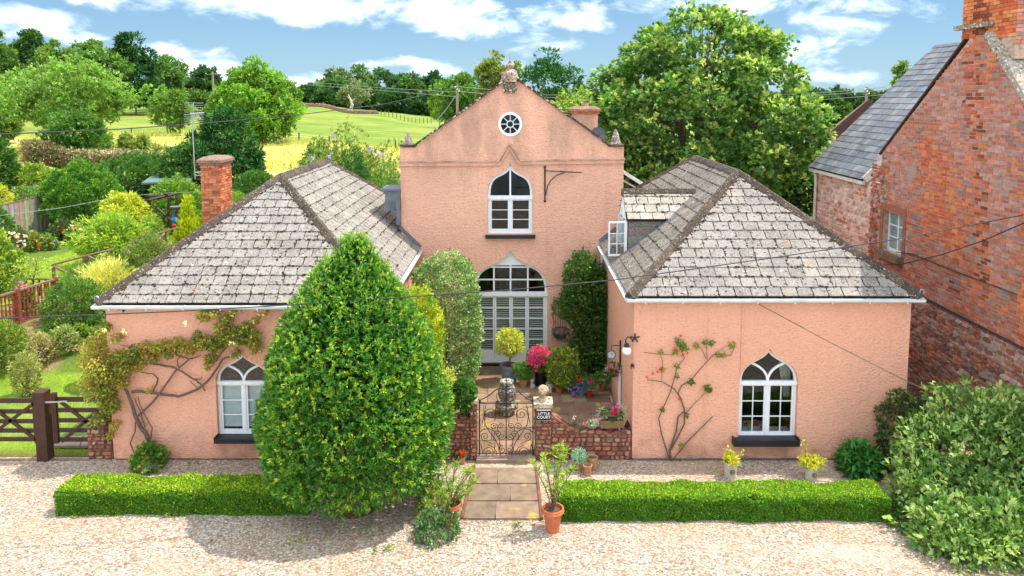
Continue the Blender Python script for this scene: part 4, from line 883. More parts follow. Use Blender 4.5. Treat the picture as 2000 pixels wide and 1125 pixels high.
m = MB(); m.box((XB - .03, yn, 2.55), (XB + .01, yc, 2.61), (.16, .08, .06)); m.build('brick_ledge', 'brick_clean' if 0 else 'stone', bh_)
m = MB(); p0, p1 = (XB - .05, yc + .1, 2.66), (XB - .05, yn, 2.60); m.tube([p0, (XB - .05, 2, 2.63), p1], .014, 5); m.build('wall_cable', 'wire', bh_)
m = MB(); m.tube([(XB - .03, YB(1757), ZB(1757, 494)), (XB - .03, YB(1790), ZB(1790, 498)), (XB - .03, YB(1860), ZB(1860, 527)), (XB - .03, YB(2000), ZB(2000, 580))], .012, 5); m.build('wall_cable', 'wire', bh_)
# window of the brick house
m = MB(); fmx = lambda a, b, d: (XB + .14 + d, a, b)
m.prism([(wy0, wz0), (wy1, wz0), (wy1, wz1), (wy0, wz1)], [[(wy0 + .06, wz0 + .06), (wy1 - .06, wz0 + .06), (wy1 - .06, wz1 - .05), (wy0 + .06, wz1 - .05)]], 0, .06, fmx); bw = m.build('window', 'white', bh_, label='white six pane window with frosted green glass')
A, B, C, D = wy0 + .06, wy1 - .06, wz0 + .06, wz1 - .05
m = MB(); m.box((XB + .145, (A + B) / 2 - .022, C), (XB + .19, (A + B) / 2 + .022, D)); m.build('mullion', 'white', bw)
M['frosted'] = simple('frosted_glass', (.20, .30, .27), .2, .35, 8, .2, spec=.6)
for j in (1, 2): m = MB(); z = C + (D - C) * j / 3; m.box((XB + .148, A, z - .014), (XB + .187, B, z + .014)); m.build('glazing_bar', 'white', bw)
for i in range(2):
    for j in range(3): m = MB(); a = A + (B - A) * i / 2; c = C + (D - C) * j / 3; m.box((XB + .17, a, c), (XB + .174, a + (B - A) / 2, c + (D - C) / 3)); m.build('pane', 'frosted', bw)
m = MB(); m.box((XB - .16, wy0 - .12, wz0 - .19), (XB + .12, wy1 + .14, wz0 - .01), (.20, .13, .08)); m.build('window_sill', 'stone', bh_)
for a, b, c, d in ((wy0 - .16, wy0 - .004, wz0, wz1 + .004), (wy1 + .004, wy1 + .16, wz0, wz1 + .004), (wy0 - .16, wy1 + .16, wz1 + .006, wz1 + .2)):
    m = MB(); m.box((XB - .02, a, c), (XB + .1, b, d), (.36, .12, .07)); m.build('window_surround', 'stone', bh_)
# coping and chimney
m = MB(); A = Vector((XB + .17, yap - .35, gz_top(yap - .35) + .06)); B = Vector((XB + .17, yn, gz_top(yn) + .06)); n = 9
for i in range(n):
    m = MB(); p = A.lerp(B, i / n); q = A.lerp(B, (i + .985) / n); k = random.uniform(.85, 1.1); m.bar(p, q, .52, .13, col=(.40 * k, .36 * k, .28 * k)); m.build('coping_stone', 'carved', bh_)
m = MB(); m.bar((XB + .12, yap + .5, gz_top(yap + .5) + .0), (XB + .12, yc + .02, zc + .0), .34, .05); m.build('verge_board', 'brown_wood', bh_)
m = MB(); m.box((XB - .04, yc - .12, zc - .32), (XB + .3, yc + .12, zc - .02), (.6, .55, .48)); m.build('kneeler_block', 'stone', bh_)
cy0, cy1 = YB(1955), YB(1853); zc0 = zap + .02; m = MB(); m.box((XB + .09, cy0 + .02, zap - .7), (XB + .9, cy1 - .02, 10.1)); ch = m.build('chimney', 'mortar', bh_)
brick_course('bc', 'brick_clean', ch, lambda s, z, d: Vector((XB + .07 - d, s, z)), cy0, cy1, zap - .25, 10.1, .232, .078, lambda y, z: DK + OR if abs(y - (cy0 + cy1) / 2 - .2) < .28 else OR + [(.66, .24, .09)])
brick_course('bc', 'brick_clean', ch, lambda s, z, d: Vector((s, cy0 - d, z)), XB + .07, XB + .9, zap - .4, 10.1, .232, .078, PK); flush('bc', 280)
m = MB(); m.box((XB - .06, YB(1912), zap + .02), (XB + .06, cy1 + .12, zap + .12), (.30, .25, .19)); m.build('chimney_ledge', 'carved', bh_)
# gable roof slopes
ez = Vector((0, yap - yn, gz_top(yap) - .3 - (gz_top(yn) - .3))); L = ez.length
m = MB(); m.add([(XB + .3, yn, gz_top(yn) - .25), (XB + 9, yn, gz_top(yn) - .25), (XB + 9, yap, gz_top(yap) - .25), (XB + .3, yap, gz_top(yap) - .25), (XB + 9, yc, zc - .2), (XB + .3, yc, zc - .2)], [(0, 1, 2, 3), (3, 2, 4, 5)], (.05, .04, .03)); m.build('roof_deck', 'moss', bh_)
tile_slope('btl', 'tile', bh_, (XB + .42, yn, gz_top(yn) - .22), (1, 0, 0), ez, [(0, 0), (6, 0), (6, L), (0, L)], .3, .3, [(.30, .26, .21), (.22, .15, .11), (.42, .40, .37), (.50, .48, .45)], rag=.02, chip=.5, lift=.05, wf=.5); 
flush('btl', 300)
m = MB(); m.tube([(XB + .9, yap, gz_top(yap) - .12), (XB + 8, yap, gz_top(yap) - .12)], .09, 8); m.build('ridge_roll', 'lead', bh_)
m = MB(); m.tube([(XB + 1.0, yap - .1, gz_top(yap) + .02), (XB + 1.05, yap - .1, gz_top(yap) + .5), (XB + .95, yap, gz_top(yap) + 1.6)], .012, 5); m.build('aerial_wire', 'wire', bh_)
# slate slope on the left: faces -X, eave along Y
ze_ = 5.15; xe_ = XB - .15; zt_ = 9.2; xt_ = xe_ + (zt_ - ze_)
sp0 = YB(1692); sp1 = yl + .3; Ls = (sp1 - sp0)
ez = Vector((xt_ - xe_, 0, zt_ - ze_)); L = ez.length
m = MB(); m.add([(xe_, sp1, ze_ - .03), (xe_, sp0, ze_ - .03), (xt_, sp0, zt_ - .03), (xt_, sp1, zt_ - .03)], [(0, 1, 2, 3)], (.03, .03, .035)); m.build('roof_deck', 'moss', bh_)
SL = [(.135, .145, .165), (.11, .12, .14), (.17, .18, .20), (.15, .15, .16), (.21, .21, .21)]
tile_slope('sl', 'slate', bh_, (xe_, sp1, ze_), (0, -1, 0), ez, [(0, 0), (Ls, 0), (Ls, L), (0, L)], .32, .255, SL, thick=.012, gapx=.004, chip=.06, jit=.1, lift=.014)
flush('sl', 300)
m = MB(); m.box((xe_ + .0, sp0, ze_ - .14), (xe_ + .09, sp1, ze_ - .04)); m.build('eaves_board', 'cream', bh_)
m = MB(); m.bar((xe_ + .05, sp0 - .03, ze_ + .0), (xe_ + .55, sp0 - .03, ze_ + .5), .05, .2); m.build('verge_board', 'cream', bh_)
m = MB(); m.tube([(xe_ + .03, yl - .12, ze_ - .1), (XB - .06, yl - .12, ze_ - .3), (XB - .06, yl - .12, 0)], .045, 8); m.build('downpipe', 'cream', bh_)
# outbuilding behind with a brick gable
ob = thing('outbuilding', 'small red brick outbuilding gable showing behind the slate roof', 'outbuilding', (22, 25, 0))
a, b, c = W(1628, 262, 25), W(1700, 200, 25), W(1640, 275, 25); m = MB(); m.prism([(c.x, 0), (24, 0), (24, b.z), (b.x, b.z - .05), (c.x, a.z - .1)], [], 25, 25.5, XZ, (.40, .11, .06)); m.build('wall', 'brick', ob)
m = MB(); m.bar(W(1626, 262, 24.9), W(1702, 198, 24.9), .35, .12, up=(0, 1, 0)); m.build('verge_board', 'brown_wood', ob); m = MB(); m.add([a + Vector((-.2, -.2, .05)), b + Vector((0, -.2, .1)), b + Vector((0, .5, .1)), a + Vector((-.2, .5, .05))], [(0, 1, 2, 3)], (.3, .15, .1)); m.build('roof', 'brick', ob)
h2 = thing('distant_house', 'small pink roofed house among trees right of the maple', 'house', tuple(gpt(1612, 60)))
a = W(1606, 284, 60); b = W(1618, 266, 60); c = W(1632, 284, 60); m = MB(); m.prism([(a.x, 0), (c.x, 0), (c.x, c.z), (b.x, b.z), (a.x, a.z)], [], 60, 64, XZ, (.5, .3, .25)); m.build('wall', 'attr', h2); m = MB(); m.bar(a, b, .5, .12, up=(0, 1, 0), col=(.42, .2, .14)); m.bar(b, c, .5, .12, up=(0, 1, 0), col=(.42, .2, .14)); m.build('roof', 'attr', h2)

# ================================================================== courtyard, path, garden walls
def struct(mb, name, mat): o = mb.build(name, mat); o['kind'] = 'structure'; return o
base = struct(MB().box((-2.79, .06, -.1), (2.36, GY - .003, .065), (.1, .06, .04)), 'courtyard', 'mortar')
FC = [(.25, .16, .10), (.30, .20, .13), (.20, .13, .085), (.33, .22, .13), (.27, .16, .11)]
random.seed(11)
y = .10
while y < GY - .2:
    h = random.uniform(.5, .72); h = min(h, GY - .14 - y); x = -2.77 - random.uniform(0, .4)
    while x < 2.3:
        w = random.uniform(.55, 1.0); a, b = max(x, -2.77) + .008, min(x + w, 2.35) - .008
        if b - a > .06 and h > .06:
            k = random.uniform(.8, 1.15); mb = MB(); vs, fs = slab([(a, y + .008), (b, y + .008), (b, y + h - .008), (a, y + h - .008)], lambda s, t, d: Vector((s, t, .068 + d)), 0, .03 + random.uniform(0, .008)); mb.add(vs, fs, tuple(v * k for v in random.choice(FC))); mb.build('paving_slab', 'flag', base)
        x += w
    y += h
path = struct(MB().add([(*WZ(900, 1016, .005)[:2], .006), (*WZ(1060, 1016, .005)[:2], .006), (*WZ(1046, 908, .005)[:2], .006), (*WZ(926, 908, .005)[:2], .006)], [(0, 1, 2, 3)], (.1, .06, .04)), 'path', 'mortar')
rows = [(914, 944, [(927, 972), (974, 1049)]), (946, 978, [(917, 997), (999, 1054)]), (980, 1013, [(907, 968), (970, 1057)])]
for v0, v1, cs in rows:
    for u0, u1 in cs:
        P = [WZ(u0 - (v1 - v0) * .12, v1, .03), WZ(u1 + (v1 - v0) * (.12 if u1 > 1040 else -.0), v1, .03), WZ(u1, v0, .03), WZ(u0, v0, .03)]
        k = random.uniform(.9, 1.25); mb = MB(); vs, fs = slab([(p.x, p.y) for p in P], lambda s, t, d: Vector((s, t, d)), .008, .04); mb.add(vs, fs, tuple(v * k for v in random.choice(((.22, .15, .105), (.27, .20, .135), (.20, .145, .10))))); mb.build('paving_slab', 'flag', path)
mb = MB(); mb.box((-.85, -.16, .0), (.37, .16, .075), (.33, .23, .17)); mb.build('threshold_stone', 'flag', path)
for (u0, v0, u1, v1) in ((903, 1012, 926, 912), (1058, 1014, 1047, 912)):
    mb = MB(); mb.bar(WZ(u0, v0, .03), WZ(u1, v1, .03), .05, .07); mb.build('edging_brick', 'mortar_red', path)
struct(MB().add([(-8.9, .06, .006), (-14, .06, .006), (-14, -.04, .006), (-8.9, -.04, .006)], [(0, 1, 2, 3)], (.2, .15, .1)), 'kerb', 'flag')
g0 = [G(106, 878), G(205, 878), G(212, 855), G(112, 858)]; gp_ = thing('gate_paving', 'two pale paving slabs on the ground under the small wooden gate', 'paving', tuple(g0[0]))
for a, b in ((0, .5), (.52, 1)):
    mb = MB(); q = [g0[0].lerp(g0[1], a), g0[0].lerp(g0[1], b), g0[3].lerp(g0[2], b), g0[3].lerp(g0[2], a)]; vs = [(p.x, p.y, .05) for p in q] + [(p.x, p.y, 0) for p in q]; mb.add(vs, [(0, 1, 2, 3), (0, 4, 5, 1), (1, 5, 6, 2), (2, 6, 7, 3), (3, 7, 4, 0)], (.36, .29, .22)); mb.build('paving_slab', 'flag', gp_)

GW_ = [(.36, .14, .09), (.44, .20, .13), (.32, .13, .09), (.40, .24, .17), (.46, .17, .10), (.27, .11, .08), (.38, .16, .11), (.44, .33, .20)]
def gwall(name, label, x0, x1, y0, y1, topf, key, cat='wall'):
    t = thing(name, label, cat, ((x0 + x1) / 2, y0, 0)); xs = np.linspace(x0, x1, 14); prof = [(x0, 0), (x1, 0)] + [(x, topf(x) - .05) for x in reversed(xs)]
    mb = MB(); mb.prism(prof, [], y0 + .03, y1 - .03, XZ); mb.build('core', 'mortar_red', t)
    rubble(key, 'stone', t, lambda s, z, d: Vector((s, y0 + .03 - d, z)), x0, x1, 0.01, 1.5, .15, .085, GW_, lambda s, z: z < topf(s) - .05, .045)
    rubble(key, 'stone', t, lambda s, z, d: Vector((s, y0 + .04 + z, topf(s) - .05 + d)), x0, x1, 0, y1 - y0 - .06, .17, .12, GW_, None, .04)
    for xx, sg in ((x0, -1), (x1, 1)): rubble(key, 'stone', t, lambda s, z, d: Vector((xx - sg * .01 + sg * d, y0 + s, z)), 0.02, y1 - y0 - .02, 0.01, 1.5, .14, .09, GW_, lambda s, z: z < topf(xx) - .06, .03)
    flush(key, 300); return t
zf = lambda v, Y=.15: W(1000, v, Y).z
px = lambda u, v=840, Y=-.02: W(u, v, Y).x
zpt = zf(786)
xpa, xpb = px(1045), px(1077)
wr = gwall('garden_wall', 'red rubble stone wall sweeping down from the gate pier to the right wing', xpb + .002, 2.36, -.02, .34, lambda x: (lambda t: zf(836) + .04 * math.sin(x * 9) + (zf(806) - zf(836)) * max(0, 1 - t) ** 1.6)((x - xpb) / .75 if x < xpb + .75 else 1), 'gw1')
pr = gwall('gate_pier', 'red stone gate pier with a pale cap and stone ball on top', xpa, xpb, -.05, .32, lambda x: zpt, 'gw2', 'gate pier')
mb = MB(); cxp = (xpa + xpb) / 2; mb.box((xpa - .03, -.07, zpt - .04), (xpb + .03, .34, zpt + .05), (.55, .45, .33)); mb.lathe([(.19, zpt + .05), (.16, zpt + .09)], (cxp, .13, 0), 4, (.5, .42, .3)); mb.build('cap_stone', 'carved', pr)
mb = MB(); mb.lathe([(.11, 0), (.11, .03), (.05, .05), (.045, .10), (.06, .12)], (cxp, .13, zpt + .07), 12, (.5, .36, .24)); mb.ball((cxp, .13, zpt + .27), .115, 16, 10, (.55, .36, .22)); mb.build('ball_finial', 'carved', pr, smooth=True)
wl = gwall('garden_wall', 'low red stone wall left of the iron gate behind the big bay tree', px(780), px(918), -.02, .34, lambda x: zf(808), 'gw3')
pl = gwall('gate_pier', 'ivy topped red stone gate pier left of the iron gate', px(918) + .003, px(931), -.06, .34, lambda x: zf(778), 'gw4', 'gate pier')
mb = MB(); mb.box((px(916), -.08, zf(778) - .03), (px(933), .36, zf(778) + .03), (.5, .42, .32)); mb.build('cap_stone', 'carved', pl)
# sign
def textmesh(s, size, name, mat, parent, loc, rot, ext=.002, align='CENTER', space=1.0):
    cu = bpy.data.curves.new(name, 'FONT'); cu.body = s; cu.size = size; cu.extrude = ext; cu.align_x = align; cu.align_y = 'CENTER'; cu.space_line = space; cu.resolution_u = 3; cu.offset = size * .018
    to = bpy.data.objects.new(name, cu); COL.objects.link(to); bpy.context.view_layer.update(); dg = bpy.context.evaluated_depsgraph_get(); me = bpy.data.meshes.new_from_object(to.evaluated_get(dg)); bpy.data.objects.remove(to)
    me.materials.clear(); me.materials.append(M[mat]); mt = Matrix.Translation(Vector(loc) - (org(parent) if parent else Vector())) @ rot; me.transform(mt); return link(name, me, parent)
RF = Matrix.Rotation(R(90), 4, 'X')
sa, sb = W(1049, 820, -.09), W(1075, 801, -.09); sg_ = thing('name_plate', 'black name plate reading LITTLE COURT on the stone gate pier', 'sign', tuple(sa))
mb = MB(); mb.box((sa.x, -.115, sa.z), (sb.x, -.09, sb.z)); mb.build('board', 'sill', sg_)
M['letter'] = simple('white_letters', (.8, .8, .8), .5, 0.02, 5, 0)
sc_ = Vector(((sa.x + sb.x) / 2, -.118, (sa.z + sb.z) / 2)); textmesh('LITTLE\nCOURT', .082, 'lettering', 'letter', sg_, sc_, RF, .002, space=.92)
mb = MB(); mb.box((sa.x - .006, -.114, sa.z - .006), (sb.x + .006, -.092, sa.z)); mb.box((sa.x - .006, -.114, sb.z), (sb.x + .006, -.092, sb.z + .006)); mb.build('rim', 'cream', sg_)

# wrought iron gate
ig = thing('iron_gate', 'black wrought iron garden gate of scrolls between the stone piers', 'gate', (px(988), .06, .08)); YI = .06
def pi(x, y): p = W(800 + x / 2.678, 680 + y / 2.678, YI); return (p.x, YI, p.z)
def ir(name, pts, r=.0085, n=5): mb = MB(); mb.tube(pts, r, n); return mb.build(name, 'iron', ig)
for x in (365, 645): ir('stile', [pi(x, 595), pi(x, 268)], .014)
ir('rail', [pi(362, 288), pi(648, 288)], .013); ir('rail', [pi(362, 590), pi(648, 590)], .013); ir('centre_bar', [pi(505, 592), pi(505, 178)], .011)
mb = MB(); p = pi(505, 178); mb.lathe([(.001, 0), (.02, .03), (.001, .09)], p, 6); mb.build('spike', 'iron', ig)
arc = [(368, 285), (372, 270), (390, 262), (420, 245), (445, 222), (462, 212), (485, 210), (505, 215)]
for s in (1, -1):
    mir = lambda x: 505 + s * (x - 505)
    ir('arch_rail', [pi(mir(x), y) for x, y in arc], .012)
    def scroll(cx_, cy_, r, a0, turns=1.6, d=1, tail=None, rad=.0075):
        pts = []; n = 22
        for i in range(n + 1):
            t = i / n; rr = r * (1 - .86 * t); a = a0 + d * t * turns * 2 * math.pi; pts.append((cx_ + rr * math.cos(a), cy_ + rr * math.sin(a)))
        if tail: pts = tail + pts
        ir('scroll', [pi(mir(x), y) for x, y in pts], rad)
    scroll(425, 345, 32, math.pi, 1.7, 1, [(380, 400), (384, 370)]); scroll(440, 410, 20, 0, 1.5, -1, [(462, 440)]); scroll(462, 450, 20, math.pi, 1.5, 1, [(440, 480)])
    scroll(415, 548, 32, math.pi, 1.7, 1, [(372, 500), (378, 525)]); scroll(482, 462, 20, 0, 1.5, 1); scroll(485, 532, 22, -1.5, 1.5, -1, [(465, 500)]); scroll(478, 408, 17, 0, 1.5, -1)
    scroll(478, 250, 38, -1.6, 1.8, 1); scroll(395, 462, 24, 1.5, 1.5, 1, [(430, 500), (412, 490)]); scroll(480, 575, 14, 3, 1.3, 1)
    ir('scroll', [pi(mir(x), y) for x, y in ((398, 300), (388, 350), (395, 400), (420, 440), (450, 480), (466, 515), (470, 530))], .009); ir('scroll', [pi(mir(x), y) for x, y in ((368, 440), (385, 425), (415, 420), (445, 435), (470, 480), (475, 560))], .008)
    ir('scroll', [pi(mir(x), y) for x, y in ((460, 300), (448, 320), (452, 350), (445, 380))], .008); ir('scroll', [pi(mir(x), y) for x, y in ((372, 575), (420, 590), (450, 572), (455, 545), (440, 520), (410, 505))], .008)
for y in (322, 565): mb = MB(); a = pi(356, y); b = pi(345, y); mb.bar(a, b, .03, .03); mb.build('hinge', 'iron', ig)
mb = MB(); mb.bar(pi(640, 415), pi(656, 415), .03, .03); mb.build('latch', 'iron', ig)

# ================================================================== wooden gates on the left
def board(name, p, q, w, d, parent, mat='brown_wood'): mb = MB(); mb.bar(p, q, d, w, up=(0, 0, 1)); return mb.build(name, mat, parent)
YGt = .05
def pg(x, y, Y=YGt): p = W(x / 2.856, 700 + y / 2.856, Y); return Vector((p.x, Y, max(p.z, .0)))
gp = thing('gate_post', 'stout square brown timber post between the two wooden gates', 'gate post', tuple(pg(260, 500)))
a, b = pg(258, 502), pg(248, 170); mb = MB(); mb.box((a.x - .13, YGt - .13, 0), (a.x + .10, YGt + .1, b.z - .04)); mb.build('post', 'brown_wood', gp); mb = MB(); mb.add([(a.x - .13, YGt - .13, b.z - .039), (a.x + .1, YGt - .13, b.z - .039), (a.x + .1, YGt + .1, b.z - .039), (a.x - .13, YGt + .1, b.z - .039), (a.x - .015, YGt - .015, b.z + .03)], [(0, 1, 4), (1, 2, 4), (2, 3, 4), (3, 0, 4)]); mb.build('post_cap', 'brown_wood', gp)
def fgate(name, label, x0, x1, cat, rails, braces, stiles, mesh=False):
    g = thing(name, label, cat, tuple(pg((x0 + x1) / 2, 460)))
    for k, y in enumerate(rails): board('rail', pg(x0, y), pg(x1, y), .085 if k else .10, .035, g)
    for (a, b, c, d) in braces: board('brace', pg(a, b) + Vector((0, -.035, 0)), pg(c, d) + Vector((0, -.035, 0)), .07, .03, g)
    for x, y0, y1 in stiles: mb = MB(); a = pg(x, y1); b = pg(x, y0); mb.box((a.x - .045, YGt - .05, max(.03, a.z)), (a.x + .045, YGt + .03, b.z)); mb.build('stile', 'brown_wood', g)
    mb = MB(); A, B = pg(x0, rails[-1]), pg(x1, rails[0]); nx = int(abs(B.x - A.x) / .06); 
    for i in range(nx): x = A.x + (B.x - A.x) * i / nx; mb.bar((x, YGt + .03, A.z), (x, YGt + .03, B.z), .0035)
    for i in range(14): z = A.z + (B.z - A.z) * i / 14; mb.bar((A.x, YGt + .032, z), (B.x, YGt + .032, z), .0035)
    mb.build('wire_netting', 'steel', g, kind='stuff'); return g
fg = fgate('field_gate', 'wide five barred brown wooden gate at the left edge', -260, 218, 'gate', [235, 295, 350, 402, 450], [(-40, 420, 205, 240), (-60, 250, 230, 465), (-260, 240, -60, 450)], [(213, 205, 468), (-255, 205, 468)])
sgt = fgate('wicket_gate', 'narrow brown wooden gate with crossed braces next to the cottage corner', 318, 605, 'gate', [228, 288, 345, 400, 452], [(345, 240, 545, 392), (350, 460, 550, 290)], [(320, 190, 470), (600, 210, 468)])
mb = MB(); mb.bar(pg(268, 235) + Vector((0, -.09, 0)), pg(385, 232) + Vector((0, -.06, 0)), .03, .03); mb.build('hinge_strap', 'steel', sgt)
st = gwall('garden_wall', 'short rough stone stub at the left corner of the cottage', -8.95, -8.44, .0, .35, lambda x: .95 + .1 * math.sin(x * 20), 'gw5')

# ================================================================== things on the walls
br = thing('wall_bracket', 'black iron sign bracket on the gable right of the upper window', 'bracket', tuple(PG(1064, 360)[0:1]) + (GY, PG(1064, 360)[1]))
def gpp(x, y, d=.06): p = PG(750 + x / 2.96, 100 + y / 2.96); return (p[0], GY - d, p[1])
mb = MB(); mb.tube([gpp(930, 668, .03), gpp(930, 866, .03)], .02, 6); mb.ball(gpp(930, 668, .03), .035, 8, 6); mb.ball(gpp(930, 866, .03), .035, 8, 6); mb.build('plate', 'iron', br)
mb = MB(); a = gpp(932, 690, .06); mb.tube([a, gpp(1140, 700, .08)], .015, 6); mb.build('arm', 'iron', br)
mb = MB(); mb.tube([gpp(x, y, .06) for x, y in ((935, 830), (945, 780), (965, 745), (995, 718), (1045, 698))], .013, 6); mb.build('brace', 'iron', br)
def floodlight(p, label, s=.06, d=(0, -1, 0)):
    t = thing('floodlight', label, 'light', tuple(p)); p = Vector(p); d = Vector(d); mb = MB(); mb.bar(p, p + d * .06, .03); mb.build('mount', 'iron', t); mb = MB(); q = p + d * .06; mb.bar(q, q + d * .09 + Vector((0, 0, -.03)), s * 1.5, s * 1.2); mb.build('lamp_head', 'iron', t); mb = MB(); mb.bar(q + d * .09 + Vector((0, 0, -.03)), q + d * .1 + Vector((0, 0, -.033)), s * 1.2, s * .9); mb.build('lens', 'steel', t)
floodlight(W(243, 601, 0), 'small black lamp under the left end of the left gutter')
floodlight(W(1232, 711, 0) + Vector((.02, -.0, 0)), 'small grey lamp at the left corner of the right wing', .045)
floodlight(WX(797, 536, -2.81), 'small dark lamp high on the inner side wall of the left wing', .07, (1, 0, 0))
ab = thing('alarm_box', 'small pink painted box under the left gutter above the rose', 'box', tuple(W(468, 604, 0))); mb = MB(); p = W(463, 608, 0); mb.box((p.x, -.07, p.z), (p.x + .10, -.002, p.z + .1)); mb.build('case', 'stucco', ab); mb = MB(); mb.box((p.x + .01, -.075, p.z - .015), (p.x + .09, -.01, p.z - .001)); mb.build('base', 'cream', ab)
# globe lamp on its star bracket
lp = thing('wall_lamp', 'white globe lamp hanging from a black swan neck on the right wing', 'lamp', tuple(W(1237, 661, -.03)))
def wl_(u, v, Y=-.2): p = W(u, v, Y); return (p.x, p.y, p.z)
mb = MB(); a = Vector(wl_(1240, 660, -.04))
for t in range(5): mb.bar(a, a + Vector((.10 * math.cos(t * 1.257 + .3), -.01, .10 * math.sin(t * 1.257 + .3))), .03, .012, up=(0, 1, 0))
mb.build('star_plate', 'iron', lp); mb = MB(); mb.tube([tuple(a), wl_(1235, 664, -.12), wl_(1231, 659, -.2), wl_(1226, 658, -.25), wl_(1222, 664, -.25), wl_(1222, 674, -.25)], .014, 6); mb.build('arm', 'iron', lp)
mb = MB(); g_ = wl_(1224, 685, -.25); mb.lathe([(.02, .16), (.05, .14), (.06, .085), (.055, .08)], g_, 12); mb.build('gallery', 'iron', lp); mb = MB(); mb.ball(g_, .095, 18, 12); mb.build('globe', 'globe', lp, smooth=True)
# clock on a bracket with iron bar plate on the inner wall of the right wing
ck = thing('wall_clock', 'round grey outdoor clock hung from a bracket by the right wing corner', 'clock', tuple(WX(1212, 690, 2.38)))
pl_ = WX(1212, 690, 2.37); yk = pl_.y; mb = MB(); mb.box((2.345, yk - .03, WX(1212, 740, 2.37).z), (2.376, yk + .03, WX(1212, 664, 2.37).z)); mb.build('back_bar', 'iron', ck)
c = W(1194, 692.5, yk); mb = MB(); zz = W(1194, 675, yk).z; mb.tube([(2.36, yk, zz), (c.x, yk, zz), (c.x, yk, c.z + .1)], .01, 5); mb.build('bracket', 'iron', ck)
def ylathe(prof, c, n=24, col=None):
    mb = MB(); mb.lathe(prof, (0, 0, 0), n, col); mb.v = [(c[0] + x, c[1] - z, c[2] + y) for x, y, z in mb.v]; return mb
ylathe([(.001, -.03), (.085, -.03), (.105, -.01), (.105, .03), (.09, .035), (.085, .028)], c).build('case', 'lead', ck, smooth=False)
ylathe([(.086, .027), (.001, .027)], c).build('dial', 'clockface', ck)
for i in range(12): t = i * math.pi / 6; mb = MB(); mb.bar((c.x + .065 * math.sin(t), yk - .029, c.z + .065 * math.cos(t)), (c.x + .078 * math.sin(t), yk - .029, c.z + .078 * math.cos(t)), .006, .003, up=(0, 1, 0)); mb.build('hour_mark', 'iron', ck)
for t, l in ((.45, .04), (.12, .062)): mb = MB(); mb.bar((c.x, yk - .032, c.z), (c.x + l * math.sin(t), yk - .032, c.z + l * math.cos(t)), .009, .003, up=(0, 1, 0)); mb.build('hand', 'iron', ck)

# ================================================================== aerial, shed, fences, posts, wires
ae = thing('tv_aerial', 'tall television aerial on a pole beside the orange chimney', 'aerial', tuple(W(381, 348, 7.6))); YA = 7.5
def wa(u, v, Y=YA): p = W(u, v, Y); return (p.x, p.y, p.z)
mb = MB(); mb.tube([wa(381.5, 350), wa(374.5, 218)], .016, 6); mb.build('pole', 'steel', ae); mb = MB(); mb.bar(wa(381, 337), wa(394, 335), .03); mb.bar(wa(381, 342), wa(394, 343), .02); mb.build('clamp', 'steel', ae)
for v0, v1 in ((201, 219), (224, 241)):
    for i in range(5): v = v0 + (v1 - v0) * i / 4; mb = MB(); mb.tube([wa(359, v), wa(398, v + .3)], .007, 4); mb.build('reflector_rod', 'steel', ae)
    for u in (358.5, 398): mb = MB(); mb.tube([wa(u, v0 - 1, YA), wa(u, v1 + 1, YA)], .012, 5); mb.build('reflector_side', 'iron', ae)
mb = MB(); mb.tube([wa(378, 200), wa(378, 243)], .012, 5); mb.build('spine', 'steel', ae)
mb = MB(); mb.bar(wa(372, 222, YA - .05), wa(398, 220, YA - .6), .03); mb.build('boom', 'steel', ae)
for i in range(6): p = Vector(wa(372, 222, YA - .05)).lerp(Vector(wa(398, 220, YA - .6)), (i + .5) / 6); mb = MB(); mb.tube([p + Vector((-.02, 0, -.1)), p + Vector((.02, 0, .1))], .005, 4); mb.build('element', 'iron', ae)
sd = thing('satellite_dish', 'grey satellite dish at the foot of the low pink chimney', 'dish', tuple(W(1168, 262, 10.2))); c = W(1168, 262, 10.2)
ylathe([(.25, .09), (.20, .04), (.12, .012), (.001, 0)], c, 20).build('dish', 'lead', sd, smooth=True); mb = MB(); mb.tube([tuple(c), (c.x + .05, c.y + .2, c.z - .25)], .02, 6); mb.build('stalk', 'steel', sd)
mb = MB(); mb.tube([(c.x, c.y - .02, c.z - .22), (c.x, c.y - .32, c.z - .02)], .01, 5); mb.bar((c.x, c.y - .32, c.z - .02), (c.x, c.y - .26, c.z - .02), .05); mb.build('receiver_arm', 'iron', sd)
sh = thing('garden_shed', 'dark garden shed with a flat green felt roof beyond the chimney', 'shed', tuple(gpt(330, 24))); Ys = 24
P = [W(276, 357, Ys), W(372, 356, Ys + 1.2), W(388, 346, Ys + 5), W(306, 344, Ys + 4.5)]; zr = P[0].z
mb = MB(); vs = [(p.x, p.y, zr + .1 * (i > 1)) for i, p in enumerate(P)]; mb.add(vs + [(x, y, z - .1) for x, y, z in vs], [(0, 1, 2, 3), (0, 4, 5, 1), (1, 5, 6, 2), (2, 6, 7, 3), (3, 7, 4, 0)]); mb.build('roof', 'roof_green', sh)
mb = MB(); mb.box((P[0].x + .4, Ys + .4, 1.0), (P[1].x - .3, Ys + 4, zr - .11)); mb.build('wall', 'brown_wood', sh)
